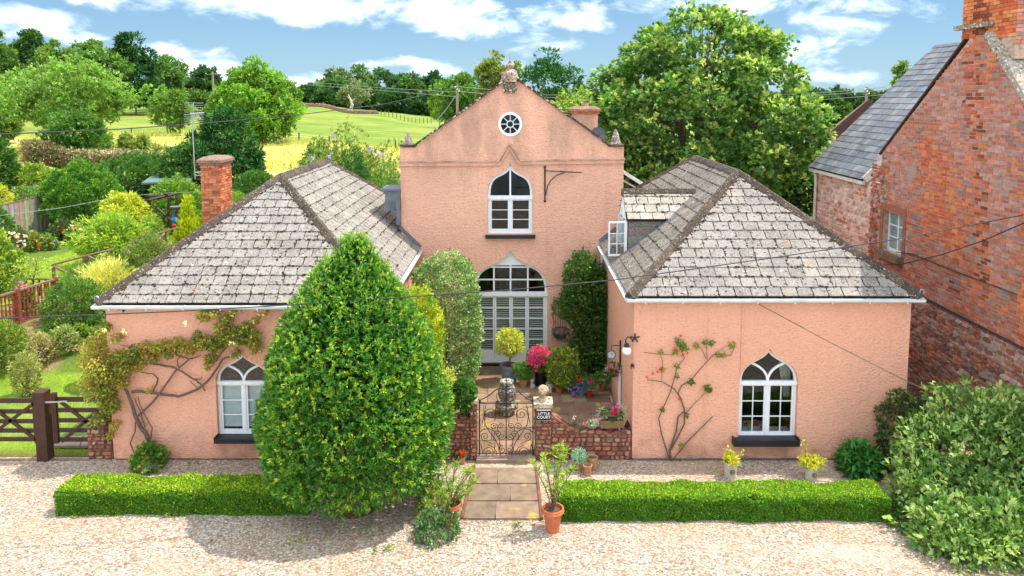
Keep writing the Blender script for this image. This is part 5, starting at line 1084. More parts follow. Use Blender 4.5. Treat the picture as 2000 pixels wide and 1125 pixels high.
# board fences
def boardfence(label, pts, key, hb=1.75, bw=.14):
    t = thing('panel_fence', label, 'fence', (pts[0][0], pts[0][1], gz(*pts[0][:2])))
    for i in range(len(pts) - 1):
        a, b = Vector(pts[i]), Vector(pts[i + 1]); d = (b - a); L = d.length; n = int(L / bw); dn = d.normalized()
        for k in range(n):
            p = a + d * (k / n); q = a + d * ((k + .93) / n); o = Vector((dn.y, -dn.x, 0)) * (.012 if k % 2 else 0); zb_ = gz(p.x, p.y) - .1; c = tuple(v * random.uniform(.7, 1.2) for v in random.choice(((.40, .36, .28), (.46, .42, .34), (.33, .29, .22), (.36, .35, .24))))
            n_ = Vector((dn.y, -dn.x, 0)) * .012; vs = [Vector((e.x, e.y, z)) + o + n_ * s for s in (1, -1) for e, z in ((p, zb_), (q, zb_), (q, q.z), (p, p.z))]
            piece(key, 'board', 'fence_wood', t, vs, [(0, 1, 2, 3), (7, 6, 5, 4), (0, 4, 5, 1), (1, 5, 6, 2), (2, 6, 7, 3), (3, 7, 4, 0)], c, 1)
        mb = MB(); mb.bar(a + Vector((0, 0, .02)), b + Vector((0, 0, .02)), .06, .04); mb.build('capping', 'rail_wood', t)
    flush(key); return t
def tp(u, v, Y): p = W(u, v, Y); return (p.x, p.y, p.z)
boardfence('grey weathered board fence in front of the round bush at left', [tp(-70, 414, 16.5), tp(0, 402, 17.5), tp(70, 386, 19.5), tp(83, 381, 20), tp(112, 378, 22), tp(150, 381, 22.5)], 'bf1')
boardfence('low grey board fence running from the bush to the shed', [tp(222, 372, 25), tp(250, 361, 27), tp(275, 356, 28.5)], 'bf2', 1.2)
# rustic rails
rr = thing('rustic_fence', 'rustic timber rail fence with a diagonal brace on the sloping lawn', 'fence', tuple(G(104, 527)))
def q2(u, v, Y): return W(u, v, Y)
Yr = 9.3
for u, v, vb, Y in ((104, 516, 532, 9.2), (170, 501, 530, 9.6), (213, 512, 534, 8.6)): 
    p = q2(u, v, Y); mb = MB(); mb.tube([(p.x, p.y, gz(p.x, p.y) - .1), (p.x, p.y, p.z + .05)], .055, 8); mb.build('post', 'rail_wood', rr)
for a, b in (((102, 517, 9.2), (190, 494, 9.7)), ((104, 520, 9.2), (133, 533, 8.7)), ((145, 530, 9.5), (168, 505, 9.6)), ((172, 500, 9.6), (196, 512, 9.2)), ((190, 494, 9.7), (222, 487, 10))): mb = MB(); mb.tube([q2(*a), q2(*b)], .035, 7); mb.build('rail', 'rail_wood', rr)
rf2 = thing('rustic_fence', 'short rustic rail beside the golden conifer', 'fence', tuple(gpt(323, 11)))
for a, b in (((290, 462, 11), (350, 444, 11.5)), ((323, 447, 11.3), (323, 482, 11.3)), ((300, 480, 10.1), (322, 455, 11.3))): mb = MB(); mb.tube([q2(*a), q2(*b)], .04, 7); mb.build('rail', 'rail_wood', rf2)
# turned red balustrade
bl = thing('balustrade', 'red stained turned timber balustrade on the garden bank', 'balustrade', tuple(G(60, 620)))
A, B = q2(-40, 592, 4.6), q2(110, 546, 6.6); n = 21
def baluster(p, h, name, mat='red_wood', r=.032):
    mb = MB(); mb.lathe([(r * .9, 0), (r, h * .22), (r * .5, h * .27), (r * .95, h * .36), (r * .75, h * .5), (r * .5, h * .74), (r * .9, h * .79), (r * .9, h)], (p.x, p.y, p.z - h), 8); mb.build(name, mat, bl)
for i in range(n): p = A.lerp(B, (i + .5) / n); baluster(p, .82, 'baluster')
mb = MB(); mb.bar(A + Vector((0, 0, .02)), B + Vector((0, 0, .02)), .09, .05); mb.build('handrail', 'rail_wood', bl); mb = MB(); mb.bar(A + Vector((0, 0, -.84)), B + Vector((0, 0, -.84)), .07, .06); mb.build('bottom_rail', 'red_wood', bl)
for t in (0, .46, 1): p = A.lerp(B, t); mb = MB(); mb.box((p.x - .06, p.y - .06, p.z - 1.0), (p.x + .06, p.y + .06, p.z + .08)); mb.build('post', 'red_wood', bl)
A, B = q2(32, 545, 7.0), q2(108, 545, 6.8); n = 6
for i in range(n): p = A.lerp(B, (i + .5) / n); baluster(p, .5, 'baluster')
mb = MB(); mb.bar(A, B, .07, .04); mb.build('handrail', 'rail_wood', bl); mb = MB(); mb.box((A.x - .06, A.y - .06, A.z - .6), (A.x + .06, A.y + .06, A.z + .08)); mb.build('post', 'red_wood', bl)
# pergola
pe = thing('pergola', 'dark rustic pergola overgrown with climbers in front of the shed', 'pergola', tuple(gpt(310, 17)))
for a, b, r in (((292, 390, 16), (292, 450, 16), .07), ((330, 385, 16.5), (330, 455, 16.5), .07), ((270, 395, 16), (345, 378, 17.5), .06), ((285, 383, 16), (330, 382, 19), .05), ((318, 376, 16), (342, 392, 19), .05), ((300, 400, 16), (345, 440, 16), .04), ((345, 395, 16), (305, 445, 16), .04), ((345, 385, 16), (346, 455, 16), .06), ((275, 402, 16), (292, 425, 16), .04)):
    mb = MB(); mb.tube([q2(*a), q2(*b)], r, 6); mb.build('beam', 'brown_wood', pe)
tb = thing('play_stand', 'blue and red garden stand under the pergola', 'stand', tuple(gpt(341, 14)))
mb = MB(); mb.box(tuple(q2(338, 440, 14)), tuple(q2(340, 405, 14.1))); mb.build('post', 'blue', tb); mb = MB(); p = q2(341, 430, 14); mb.ball((p.x, p.y, p.z), .12, 8, 6); mb.build('blue_ball', 'blue', tb, label='blue and white bucket shape'); mb = MB(); p = q2(341, 440, 14); mb.ball((p.x, p.y - .05, p.z), .09, 8, 6); mb.build('red_ball', 'red_pl', tb); mb = MB(); p = q2(343, 405, 14); mb.lathe([(.02, -.05), (.2, 0), (.21, .04), (.02, .03)], p, 12); mb.build('dish', 'roof_green', tb)
# telegraph poles
def pole(label, u, vt, vb, Y, r=.12, arm=False):
    p = W(u, vt, Y); zb_ = gz(p.x, p.y) - .2; t = thing('telegraph_pole', label, 'pole', (p.x, p.y, zb_)); mb = MB(); mb.tube([(p.x, p.y, zb_), (p.x, p.y, p.z)], [r, r * .8], 8); mb.build('pole', 'pole', t)
    if arm: mb = MB(); mb.bar((p.x - 1.0, p.y - .1, p.z - .35), (p.x + 1.0, p.y - .1, p.z - .35), .1); mb.build('crossarm', 'pole', t)
    for i in range(3):
        mb = MB(); c_ = (p.x + (i - 1) * (.9 if arm else .14), p.y - .1, p.z - (.3 if arm else .2 + .16 * i)); mb.lathe([(.04, 0), (.06, .05), (.03, .12)], c_, 8); mb.build('insulator', 'globe', t)
    return p
pA = pole('grey timber telegraph pole in front of the trees left of the gable', 893, 166, 240, 45)
pB = pole('distant telegraph pole with a crossarm by the round field tree', 415, 140, 200, 95, .18, True)
pC = pole('leaning timber telegraph pole beside the brick outbuilding', 1693, 170, 215, 42)
fpn = 0
for u, vt, vb in ((119, 248, 262), (257, 238, 250), (327, 247, 262), (519, 260, 276), (584, 263, 278), (643, 266, 280), (772, 277, 293)):
    g = gpt(u, 56); h = (vb - vt) / F * (56 + CD); mb = MB(); mb.tube([(g.x, g.y, g.z - .1), (g.x, g.y, g.z + h)], .06, 6); o = mb.build('fence_post', 'brown_wood'); tag(o, {119: 'fence post under the broad pale tree at the far left', 257: 'fence post in the meadow left of the young ash', 327: 'fence post at the trunk of the young ash', 519: 'fence post just right of the round field tree trunk', 584: 'fence post alone between the field tree and the buddleia', 643: 'short fence post above the buddleia top', 772: 'fence post just left of the gable corner finial'}[u], 'post', 'posts of the wire fence across the meadow')
for i in range(14):
    u = 745 + i * 7.5; v = 222 + i * 1.25; g = gpt(u, 122); mb = MB(); mb.tube([(g.x, g.y, g.z), (g.x, g.y, g.z + .95)], .07, 5); o = mb.build('fence_post', 'rail_wood'); tag(o, 'grey post in the row of fence posts along the edge of the far wood', 'post', 'posts of the fence along the far wood')
def cable(label, pts, r, mat='wire', sag=.0):
    P = [W(u, v, Y) for u, v, Y in pts]; Q = []
    for i in range(len(P) - 1):
        for k in range(6): t = k / 6; q = P[i].lerp(P[i + 1], t); q.z -= sag * 4 * t * (1 - t); Q.append(q)
    Q.append(P[-1]); mb = MB(); mb.tube(Q, r, 5); o = mb.build('overhead_cable', mat); return tag(o, label, 'cable')
cable('long black cable crossing in front of the whole cottage', [(-60, 625, -3), (0, 622, -2.9), (330, 609, -2.6), (560, 596, -2.4), (770, 582, -2.2), (1000, 566, -2), (1200, 547, -1.8), (1500, 505, -1.4), (1760, 466, -1), (2030, 414, -.7)], .011)
cable('dark cable falling from the pole to the left edge above the meadow', [(-40, 264, 8), (0, 262, 9), (220, 253, 14), (420, 239, 19), (600, 222, 25), (740, 205, 32), (893, 172, 44.9)], .022)
cable('black cable sagging to the brick wall below its window', [(1720, 518, 5.4), (1765, 515, 3.5), (1840, 497, 1.9), (1920, 470, .6), (2040, 418, -1.0)], .013)
cable('pale green stay wire from the right gutter down to the right', [(1478, 592, -.1), (1620, 668, -.4), (1770, 744, -.8), (1900, 806, -1.4), (2060, 878, -2.2)], .009, 'wire_green')
cable('thin pale wire from the bush over the board fence at left', [(-30, 424, 13), (0, 421, 13), (120, 406, 14), (215, 388, 15), (300, 378, 16), (392, 374, 7.2)], .010, 'steel')
for dv, lab in ((0, 'upper'), (5, 'middle'), (14, 'lowest')):
    cable(f'{lab} of three thin wires left of the leaning pole', [(1500, 186 + dv, 70), (1600, 181 + dv, 55), (1693, 174 + dv, 42), (1730, 170 + dv, 38)], .02, 'steel')
for dv, lab in ((0, 'upper'), (9, 'lower')):
    cable(f'{lab} thin wire running right from the pole behind the gable', [(893, 169 + dv, 45), (960, 175 + dv, 42), (1060, 185 + dv * .5, 38), (1160, 187 + dv, 34)], .018, 'steel')
    cable(f'{lab} thin wire across the far wood from the crossarm pole', [(415, 143, 95), (600, 160 + dv * .6, 80), (750, 172 + dv * .6, 62), (893, 180 + dv, 45)], .02, 'steel')
cable('slanting stay wire down from the pole behind the gable', [(893, 184, 45), (870, 215, 43), (845, 245, 41), (822, 268, 39)], .015, 'steel')

# ================================================================== vegetation
def lobed(dirs, k=5, amp=.18, ph=None):
    ph = rng.uniform(0, 6.28, (k, 3)) if ph is None else ph; f = np.zeros(len(dirs))
    for i in range(k): a = 1.5 + i * .9; f += np.sin(dirs[:, 0] * a * 1.7 + ph[i, 0]) * np.sin(dirs[:, 1] * a * 1.7 + ph[i, 1]) * np.cos(dirs[:, 2] * a * 1.5 + ph[i, 2])
    return 1 + amp * f
def prof_r(prof, t): return np.interp(t, [p[0] for p in prof], [p[1] for p in prof])
DOME = [(0, .35), (.12, .78), (.35, 1), (.6, .93), (.8, .70), (.93, .42), (1, .12)]
CONE = [(0, .95), (.1, 1), (.35, .8), (.6, .55), (.8, .3), (1, .04)]
OVAL = [(0, .3), (.15, .72), (.4, 1), (.65, .9), (.85, .55), (1, .1)]
TALL = [(0, .5), (.1, .85), (.3, 1), (.6, .85), (.85, .5), (1, .08)]
def crown(c, R_, H, prof, ncl, rcl, nl, L, col, tips=None, tipf=.1, asp=.45, amp=.14, inner=.25, flat=1.0, var=.2, cvar=.18, spread=.9, droop=.1, base=0.0, yflat=1.0, up=.4, clz=.75, tk=4):
    """leaf sprays gathered in ncl clumps through a lobed envelope standing on c; returns quads, colours, clump centres"""
    t = rng.random(ncl * 3); r = prof_r(prof, t); keep = rng.random(ncl * 3) < r ** 1.2; t = t[keep][:ncl]; r = r[keep][:ncl]; n = len(t)
    a = rng.uniform(0, 2 * math.pi, n); q = np.where(rng.random(n) < inner, rng.uniform(.2, .75, n), rng.uniform(.82, 1.0, n))
    D = np.stack([np.cos(a), np.sin(a), t * 2 - 1], 1); lob = lobed(D, amp=amp)
    rad = np.maximum(R_ * r * lob - rcl * .55, R_ * .04) * q
    C = np.stack([c[0] + np.cos(a) * rad, c[1] + np.sin(a) * rad * yflat, c[2] + base + rcl * .4 + t * (H - base - rcl * .9) * (1 + (lob - 1) * .3)], 1)
    rc = rcl * rng.uniform(.55, 1.3, n); m = max(4, int(nl / n / tk)); idx = np.repeat(np.arange(n), m); N_ = len(idx)
    d = rdir(N_); out = np.stack([np.cos(a), np.sin(a), (t - .35) * 1.2], 1)[idx]
    bad = np.sum(d * out, 1) < -.25; d[bad] *= -1
    P = C[idx] + d * (rc[idx] * rng.uniform(.45, 1.08, N_))[:, None] * np.array([1, 1, clz])
    P, ax, ti = tuft(P, d, tk, .45, L * .18); idx = idx[ti]; d = d[ti]
    V = leafquads(P, ax, L, asp, spread * .8, droop, up)
    cc = mixcol(N_, col, var, .12, tips, 0)[ti] * rng.uniform(.85, 1.15, (len(ti), 1)) * rng.uniform(1 - cvar, 1 + cvar, (n, 1))[idx]
    if tips is not None:
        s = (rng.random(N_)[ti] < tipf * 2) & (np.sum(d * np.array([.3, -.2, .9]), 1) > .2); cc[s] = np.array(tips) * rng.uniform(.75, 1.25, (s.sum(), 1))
    return V, np.clip(cc, 0, 1), C
def limbs(mb, base, C, h0, r0, n=10, seed_h=None):
    """trunk from base to the crown and n limbs to clump centres"""
    b = Vector(base); top = Vector((b.x + random.uniform(-.03, .03) * h0, b.y, b.z + h0)); mid = b.lerp(top, .5) + Vector((random.uniform(-.04, .04) * h0, 0, 0))
    mb.tube([b - Vector((0, 0, .15)), b + Vector((0, 0, .15 * h0)), mid, top], [r0 * 1.35, r0 * 1.05, r0 * .9, r0 * .7], 9)
    for i in range(n):
        q = Vector(C[random.randrange(len(C))]); s = b.lerp(top, random.uniform(.6, 1.0)); 
        if q.z < s.z: s = b.lerp(top, .55)
        m_ = s.lerp(q, .5) + Vector((random.uniform(-.1, .1), random.uniform(-.1, .1), .12)) * (q - s).length; mb.tube([s, m_, q], [r0 * .42, r0 * .28, r0 * .08], 6)
def plant(name, label, cat, base, V, C, mat='leaf', stem=None, group=None, part='foliage', stem_mat='bark', stem_name='trunk'):
    t = thing(name, label, cat, tuple(base), group); o = link(part, quadmesh(V, C, part, mat, tuple(base)), t)
    if stem is not None: stem.build(stem_name, stem_mat, t)
    return t
def tree(name, label, u, v0, v1, wpx, Y, prof, col, tips=None, nl=9000, L=.4, ncl=60, rc=.16, trunk=.12, mat='leaf', group=None, gap=0.0, tipf=.12, amp=.16, cat='tree', r0=None, inner=.25, asp=.5, cb=.12, nlimb=8, tonly=None, **kw):
    """crown spans pixels v0 (top) to v1 (foot of the tree) and wpx across, at world depth Y"""
    s = (Y + CD) / F; top = W(u, v0, Y); g = Vector((top.x, Y, gz(top.x, Y))); zb = W(u, v1, Y).z if v1 is not None else g.z
    Rr = wpx * s / 2; H = top.z - zb; b0 = cb * H
    V, C, cen = crown((top.x, Y, zb), Rr, H, prof, ncl, Rr * rc * 2, nl, L, col, tips, tipf, asp, amp, inner, base=b0, **kw)
    mb = MB(); base = Vector((top.x, Y, min(g.z, zb + .2))); limbs(mb, base, cen, max(.3, (zb - base.z) + H * (cb + .30)), r0 or Rr * trunk * .55, nlimb)
    return plant(name, label, cat, base, V, C, mat, mb, group, part='crown')
def add_flowers(t, pts, r, cols, n=9, name='flower', asp=.8, spread=1.2, pl=.8):
    """each flower head is a part made of a few petals"""
    for p in pts:
        p = np.array(p, float); P = p + rdir(n) * r * (.4 if pl > .6 else .8); d = rdir(n); d[:, 1] -= .35; d = nrm(d); V = leafquads(P, d, r * pl, asp, .6, 0, .2); c = mixcol(n, random.choice(cols), .12, .05); o = link(name, quadmesh(V, c, name, 'petal', tuple(org(t))), t)
GR = dict(mid=(.085, .17, .028), dark=(.03, .085, .02), lime=(.20, .30, .03), yel=(.42, .40, .04), fresh=(.13, .235, .03), grey=(.12, .17, .075), olive=(.13, .155, .04), cyp=(.045, .12, .03))

# ---- the bay tree in front of the left wing
def blob_shape(nl, c, fr, L, col, tips, tipf, depth=.22, asp=.42, spread=.75, up=.3, lump=.06, lumpk=7.0, mat=None, var=.2, L2=1.0, droop=0.0, dense=1.0, tk=5, tr=.25):
    nl = nl // tk
    """leaves over a closed radial surface: fr(t, a) -> radius, t 0..1 height; c base, H in fr.H"""
    t = rng.random(int(nl * 2.2)); a = rng.uniform(0, 2 * math.pi, len(t)); r = fr(t, a); k = rng.random(len(t)) < r / r.max(); t, a = t[k][:nl], a[k][:nl]; n = len(t); r = fr(t, a)
    dr = (fr(np.clip(t + .01, 0, 1), a) - fr(np.clip(t - .01, 0, 1), a)) / (.02 * fr.H)
    Nn = nrm(np.stack([np.cos(a), np.sin(a), -dr], 1)); P0_ = np.stack([np.cos(a) * r, np.sin(a) * r, t * fr.H], 1)
    lm = sum(np.sin(P0_[:, i] * lumpk * s + 1.7 * i + s) for i in range(3) for s in (1, 1.9)) / 6
    P = P0_ + Nn * (lm * lump * 2 - rng.random(n) ** 1.6 * depth)[:, None]
    P, ax, ti = tuft(P, Nn, tk, .6, L * tr); lm = lm[ti]
    V = leafquads(P + np.array(c), ax, L, asp, spread, droop, up); cc = mixcol(n, col, var, .1)[ti] * rng.uniform(.85, 1.15, (len(ti), 1)); cc *= (1 + lm * .12)[:, None]
    if tips is not None: s = (rng.random(n)[ti] < tipf * 1.3 * (1 + lm)) & (rng.random(len(ti)) < .8); cc[s] = np.array(tips) * rng.uniform(.75, 1.25, (s.sum(), 1))
    return V, np.clip(cc, 0, 1)
bz = WZ(682, 1003, 0); bayY = bz.y - .0
# photographed outline of the bay: height (v), left and right edge (u)
ol = [(474, 664, 694), (492, 645, 712), (528, 612, 736), (560, 590, 760), (600, 564, 786), (640, 541, 812), (690, 518, 838), (740, 505, 856), (800, 496, 872), (860, 490, 876), (905, 498, 866), (950, 522, 836), (985, 590, 780), (1000, 640, 730)]
zs_ = [W(680, v, bayY).z for v, _, _ in ol][::-1]; xl_ = [W(a, v, bayY).x for v, a, _ in ol][::-1]; xr_ = [W(b, v, bayY).x for v, _, b in ol][::-1]
Hb = zs_[-1] - .0
def bayr(t, a):
    z = t * Hb; l = np.interp(z, zs_, xl_); r_ = np.interp(z, zs_, xr_); return (r_ - l) / 2 * np.where(z < zs_[0], .5, 1) * 1.0 + .0 + 0 * a
bayr.H = Hb
V, C = blob_shape(84000, (0, 0, 0), bayr, .080, (.085, .215, .035), (.38, .45, .05), .17, .30, .36, .68, .3, .07, 5.5, tk=7, tr=.14, var=.14)
Vi, Ci = blob_shape(16000, (0, 0, 0), lambda t, a: bayr(t, a) * .8, .12, (.035, .10, .018), None, 0, .5, .45, .8, .3, .05) if 0 else (V[:0], C[:0])
zq = V[:, 0, 2]; cx_ = (np.interp(zq, zs_, xl_) + np.interp(zq, zs_, xr_)) / 2; V = V + np.stack([cx_, np.full(len(zq), bayY + .55), np.zeros(len(zq))], 1)[:, None, :]
k = V[:, :, 2].min(1) > .42 + .08 * np.sin(V[:, 0, 0] * 5); V, C = V[k], C[k]
n = 15000; t = rng.random(n) ** .8; a = rng.uniform(0, 6.28, n); r = bayr(t, a) * rng.uniform(.35, .86, n); zz = t * Hb; cxx = (np.interp(zz, zs_, xl_) + np.interp(zz, zs_, xr_)) / 2  # inner leaves in a darker green, crown shade put into the colour
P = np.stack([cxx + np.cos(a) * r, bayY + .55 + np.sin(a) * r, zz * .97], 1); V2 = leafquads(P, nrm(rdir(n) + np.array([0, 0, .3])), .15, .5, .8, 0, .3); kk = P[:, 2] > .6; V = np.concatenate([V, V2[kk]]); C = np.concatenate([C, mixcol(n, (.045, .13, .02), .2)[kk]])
# young shoots standing out of the top
ns = 260; t = rng.random(ns) ** .5 * .6 + .4; a = rng.uniform(0, 6.28, ns); r = bayr(t, a); zz = t * Hb; cxx = (np.interp(zz, zs_, xl_) + np.interp(zz, zs_, xr_)) / 2
PS = np.stack([cxx + np.cos(a) * r, bayY + .55 + np.sin(a) * r, zz], 1); PS = np.repeat(PS, 9, 0) + np.array([0, 0, 1]) * rng.uniform(-.10, .09, (ns * 9, 1)) + rng.normal(size=(ns * 9, 3)) * .02
V2 = leafquads(PS, nrm(rdir(len(PS)) * .6 + np.array([0, 0, .8])), .08, .34, .4, 0, .2); C2 = mixcol(len(PS), (.22, .33, .045), .2)
V, C = np.concatenate([V, V2]), np.concatenate([C, C2])
mb = MB(); 
for i in range(6): x = bz.x + random.uniform(-.18, .18); mb.tube([(x, bayY + .2 + random.uniform(-.15, .15), -.05), (x + random.uniform(-.1, .1), bayY + .2, .4), (x + random.uniform(-.5, .5), bayY + .25 + random.uniform(-.4, .4), 1.6)], [.05, .045, .02], 7)
plant('bay_tree', 'tall dense conical bay tree in front of the left wing', 'tree', (bz.x, bayY + .2, 0), V, C, 'leaf_glossy', mb, part='crown')
mb = MB(); mb.lathe([(.5, .0), (.4, .03), (.2, .05), (.01, .06)], (bz.x, bayY + .3, 0), 18); o = mb.build('leaf_litter', 'mulch'); tag(o, kind='stuff')
# dark inner mass so that the sky does not show through
# ---- clipped hedges
def hedge(name, label, u0, u1, vfb, z1, depth, nl, col, tips, seed=0, u0b=None):
    a, b = WZ(u0, vfb, 0), WZ(u1, vfb, 0); x0, x1, y0 = a.x, b.x, (a.y + b.y) / 2; y1 = y0 + depth
    Sx, Sy, Sz = x1 - x0, depth, z1; A = [Sx * Sz, Sx * Sy, Sy * Sz, Sy * Sz, Sx * Sz * .5]; tot = sum(A); P = []; Nn = []
    for f, ar in enumerate(A):
        n = int(nl * ar / tot * (1.1 if f == 1 else 1)); p = rng.random((n, 2)); e = rng.random(n) ** 2 * .06
        if f in (0, 4): yy = (y0 + e) if f == 0 else (y1 - e); P.append(np.stack([x0 + p[:, 0] * Sx, yy, p[:, 1] * Sz], 1)); Nn.append(np.tile([0, -1 if f == 0 else 1, 0], (n, 1)))
        elif f == 1: P.append(np.stack([x0 + p[:, 0] * Sx, y0 + p[:, 1] * Sy, Sz - e], 1)); Nn.append(np.tile([0, 0, 1], (n, 1)))
        else: P.append(np.stack([(x0 + e) if f == 2 else (x1 - e), y0 + p[:, 0] * Sy, p[:, 1] * Sz], 1)); Nn.append(np.tile([-1 if f == 2 else 1, 0, 0], (n, 1)))
    P = np.concatenate(P); Nn = np.concatenate(Nn).astype(float)
    wob = .014 * np.sin(P[:, 0] * 2.3 + seed) + .014 * np.sin(P[:, 0] * 6.1 + seed * 2) + .02 * np.sin(P[:, 1] * 9 + P[:, 0] * 3.7) + .015 * np.sin(P[:, 2] * 13 + P[:, 0] * 11)
    # rounded upper edges
    dx = np.minimum(P[:, 0] - x0, x1 - P[:, 0]); dy = np.minimum(P[:, 1] - y0, y1 - P[:, 1]); ed = np.minimum(dx, dy); P[:, 2] -= np.where(P[:, 2] > z1 * .8, np.clip(.05 - ed, 0, .05) * .8, 0)
    P += Nn * wob[:, None]; P[:, 2] = np.maximum(P[:, 2], .01)
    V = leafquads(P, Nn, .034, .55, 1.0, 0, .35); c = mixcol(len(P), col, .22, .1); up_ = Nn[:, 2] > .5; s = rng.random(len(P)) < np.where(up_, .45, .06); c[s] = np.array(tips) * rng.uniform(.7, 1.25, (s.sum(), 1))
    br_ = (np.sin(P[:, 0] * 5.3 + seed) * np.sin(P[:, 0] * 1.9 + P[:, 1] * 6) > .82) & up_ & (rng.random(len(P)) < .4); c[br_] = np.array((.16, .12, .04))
    t = plant(name, label, 'hedge', (x0, y0, 0), V, c, 'leaf')
    mb = MB(); mb.box((x0 + .07, y0 + .07, 0), (x1 - .07, y1 - .07, z1 - .08), (.03, .045, .012)); mb.build('twig_core', 'moss', t); return x0, x1, y0
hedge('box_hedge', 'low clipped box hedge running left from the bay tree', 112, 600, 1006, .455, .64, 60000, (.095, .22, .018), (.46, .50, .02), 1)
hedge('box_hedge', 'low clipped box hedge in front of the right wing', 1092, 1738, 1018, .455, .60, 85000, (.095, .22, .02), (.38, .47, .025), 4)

# ---- shrubs: a table-driven ellipsoid mass of leaves
def shrub(name, label, cat, cen, rad, nl, L, col, tips=None, tipf=.15, asp=.45, depth=.3, lump=.08, lk=6.0, mat='leaf', spread=.85, up=.35, var=.22, zmin=0.0, group=None, build=True, base=None, amp=.1, droop=0.0, core=True, tk=4):
    nl = max(8, nl // tk); d = rdir(nl); lob = lobed(d, amp=amp); lm = sum(np.sin(d[:, i] * lk * s * 1.3 + 2.1 * i + s) for i in range(3) for s in (1, 2.1)) / 6
    P = np.array(cen) + d * np.array(rad) * (lob * (1 - rng.random(nl) ** 1.7 * depth) + lm * lump * 2)[:, None]; k = P[:, 2] > zmin + .01; P, d2, lm = P[k], d[k], lm[k]
    Nn = nrm(d2 / np.array(rad)); c = mixcol(len(P), col, var, .1); P, ax, ti = tuft(P, Nn, tk, .5, L * .22); P[:, 2] = np.maximum(P[:, 2], zmin + .01); lm = lm[ti]; V = leafquads(P, ax, L, asp, spread * .85, droop, up); c = c[ti] * rng.uniform(.85, 1.15, (len(ti), 1)) * (1 + lm * .15)[:, None]
    if tips is not None: s = (rng.random(len(Nn))[ti] < tipf * 1.2 * (1 + lm)) & (rng.random(len(ti)) < .85); c[s] = np.array(tips) * rng.uniform(.75, 1.25, (s.sum(), 1))
    c = np.clip(c, 0, 1)
    if not build: return V, c
    b = base or (cen[0], cen[1], zmin); mb = None
    if core:
        mb = MB(); 
        for i in range(5): q = Vector((cen[0] + random.uniform(-.5, .5) * rad[0], cen[1] + random.uniform(-.5, .5) * rad[1], cen[2] + random.uniform(0, .5) * rad[2])); mb.tube([Vector(b) + Vector((random.uniform(-.05, .05), 0, -.05)), Vector(b).lerp(q, .5) + Vector((0, 0, .1)), q], [.03, .022, .008], 5)
    return plant(name, label, cat, b, V, c, mat, mb, group, stem_name='stem')
def at(u, v, Y): p = W(u, v, Y); return (p.x, p.y, p.z)
def spx(u0, u1, v0, v1, Y):     # centre and half sizes of a mass seen between these pixels at depth Y
    a, b = W(u0, v1, Y), W(u1, v0, Y); return ((a.x + b.x) / 2, Y, (a.z + b.z) / 2), ((b.x - a.x) / 2, (b.x - a.x) / 2, (b.z - a.z) / 2)
# variegated shrub against the gable, golden shrub and creamy shrub in front of it
c, r = spx(812, 938, 492, 742, 3.8)
def vr(t, a): return r[0] * np.interp(t, [0, .08, .3, .6, .84, .94, 1], [.62, .88, .98, 1.0, .93, .72, .25]) * (1 + .05 * np.sin(3 * a + 5 * t))
vr.H = c[2] + r[2] - .1
V, C_ = blob_shape(36000, (c[0], c[1], .1), vr, .058, (.13, .22, .07), (.44, .52, .26), .38, .22, .5, 1.0, .3, .07, 6)
plant('variegated_shrub', 'big rounded variegated grey green shrub against the gable left of the doors', 'shrub', (c[0], c[1], .1), V, C_, 'leaf', MB().tube([(c[0], c[1], .0), (c[0], c[1], 1.6)], .06, 7), stem_name='stem')
c, r = spx(762, 864, 566, 760, 1.6); shrub('golden_shrub', 'tall golden yellow shrub between the bay tree and the variegated shrub', 'shrub', c, (r[0], .7, r[2]), 14000, .075, (.19, .30, .03), (.55, .48, .04), .4, depth=.35, zmin=.1)
c, r = spx(846, 896, 726, 820, .9); shrub('creamy_shrub', 'small cream and yellow leaved shrub in front of the golden shrub', 'shrub', c, (r[0], .35, r[2]), 5000, .06, (.30, .34, .06), (.62, .58, .18), .5, zmin=.4)
c, r = spx(884, 930, 742, 800, .12); shrub('ivy', 'dark green ivy spilling over the left gate pier', 'climber', c, (r[0], .28, r[2]), 3200, .06, (.06, .14, .03), (.20, .28, .06), .15, asp=.8, zmin=.5)
# climber on the gable right of the doors
pts = [(1136, 545, 36, 52), (1160, 560, 38, 44), (1185, 600, 22, 60), (1130, 600, 34, 40), (1160, 650, 38, 60), (1100, 600, 20, 18), (1175, 700, 30, 50), (1140, 700, 34, 46), (1140, 515, 12, 18), (1160, 745, 34, 30)]
VV, CC = [], []
for u, v, a, b in pts:
    c, r = spx(u - a, u + a, v - b, v + b, 4.95); V, C_ = shrub('', '', '', c, (r[0], .5, r[2]), int(a * b * 2.6), .062, (.055, .125, .025), (.16, .22, .05), .18, build=False, asp=.6); VV.append(V); CC.append(C_)
mb = MB(); g = Vector((W(1150, 745, 5.2).x, 5.2, .1))
for u, v in ((1100, 600), (1135, 540), (1180, 560), (1150, 620), (1120, 660)): q = W(u, v, 5.2); mb.tube([g, g.lerp(q, .5) + Vector((.05, 0, 0)), q], [.03, .02, .008], 5)
cl_ = plant('wall_climber', 'large dark green climber on the gable wall right of the doors', 'climber', tuple(g), np.concatenate(VV), np.concatenate(CC), 'leaf_glossy', mb, stem_name='stem')
add_flowers(cl_, [at(u, v, 4.5) for u, v in ((1150, 655), (1128, 665), (1163, 620), (1181, 655), (1142, 690))], .03, [(.45, .24, .05)], 5)
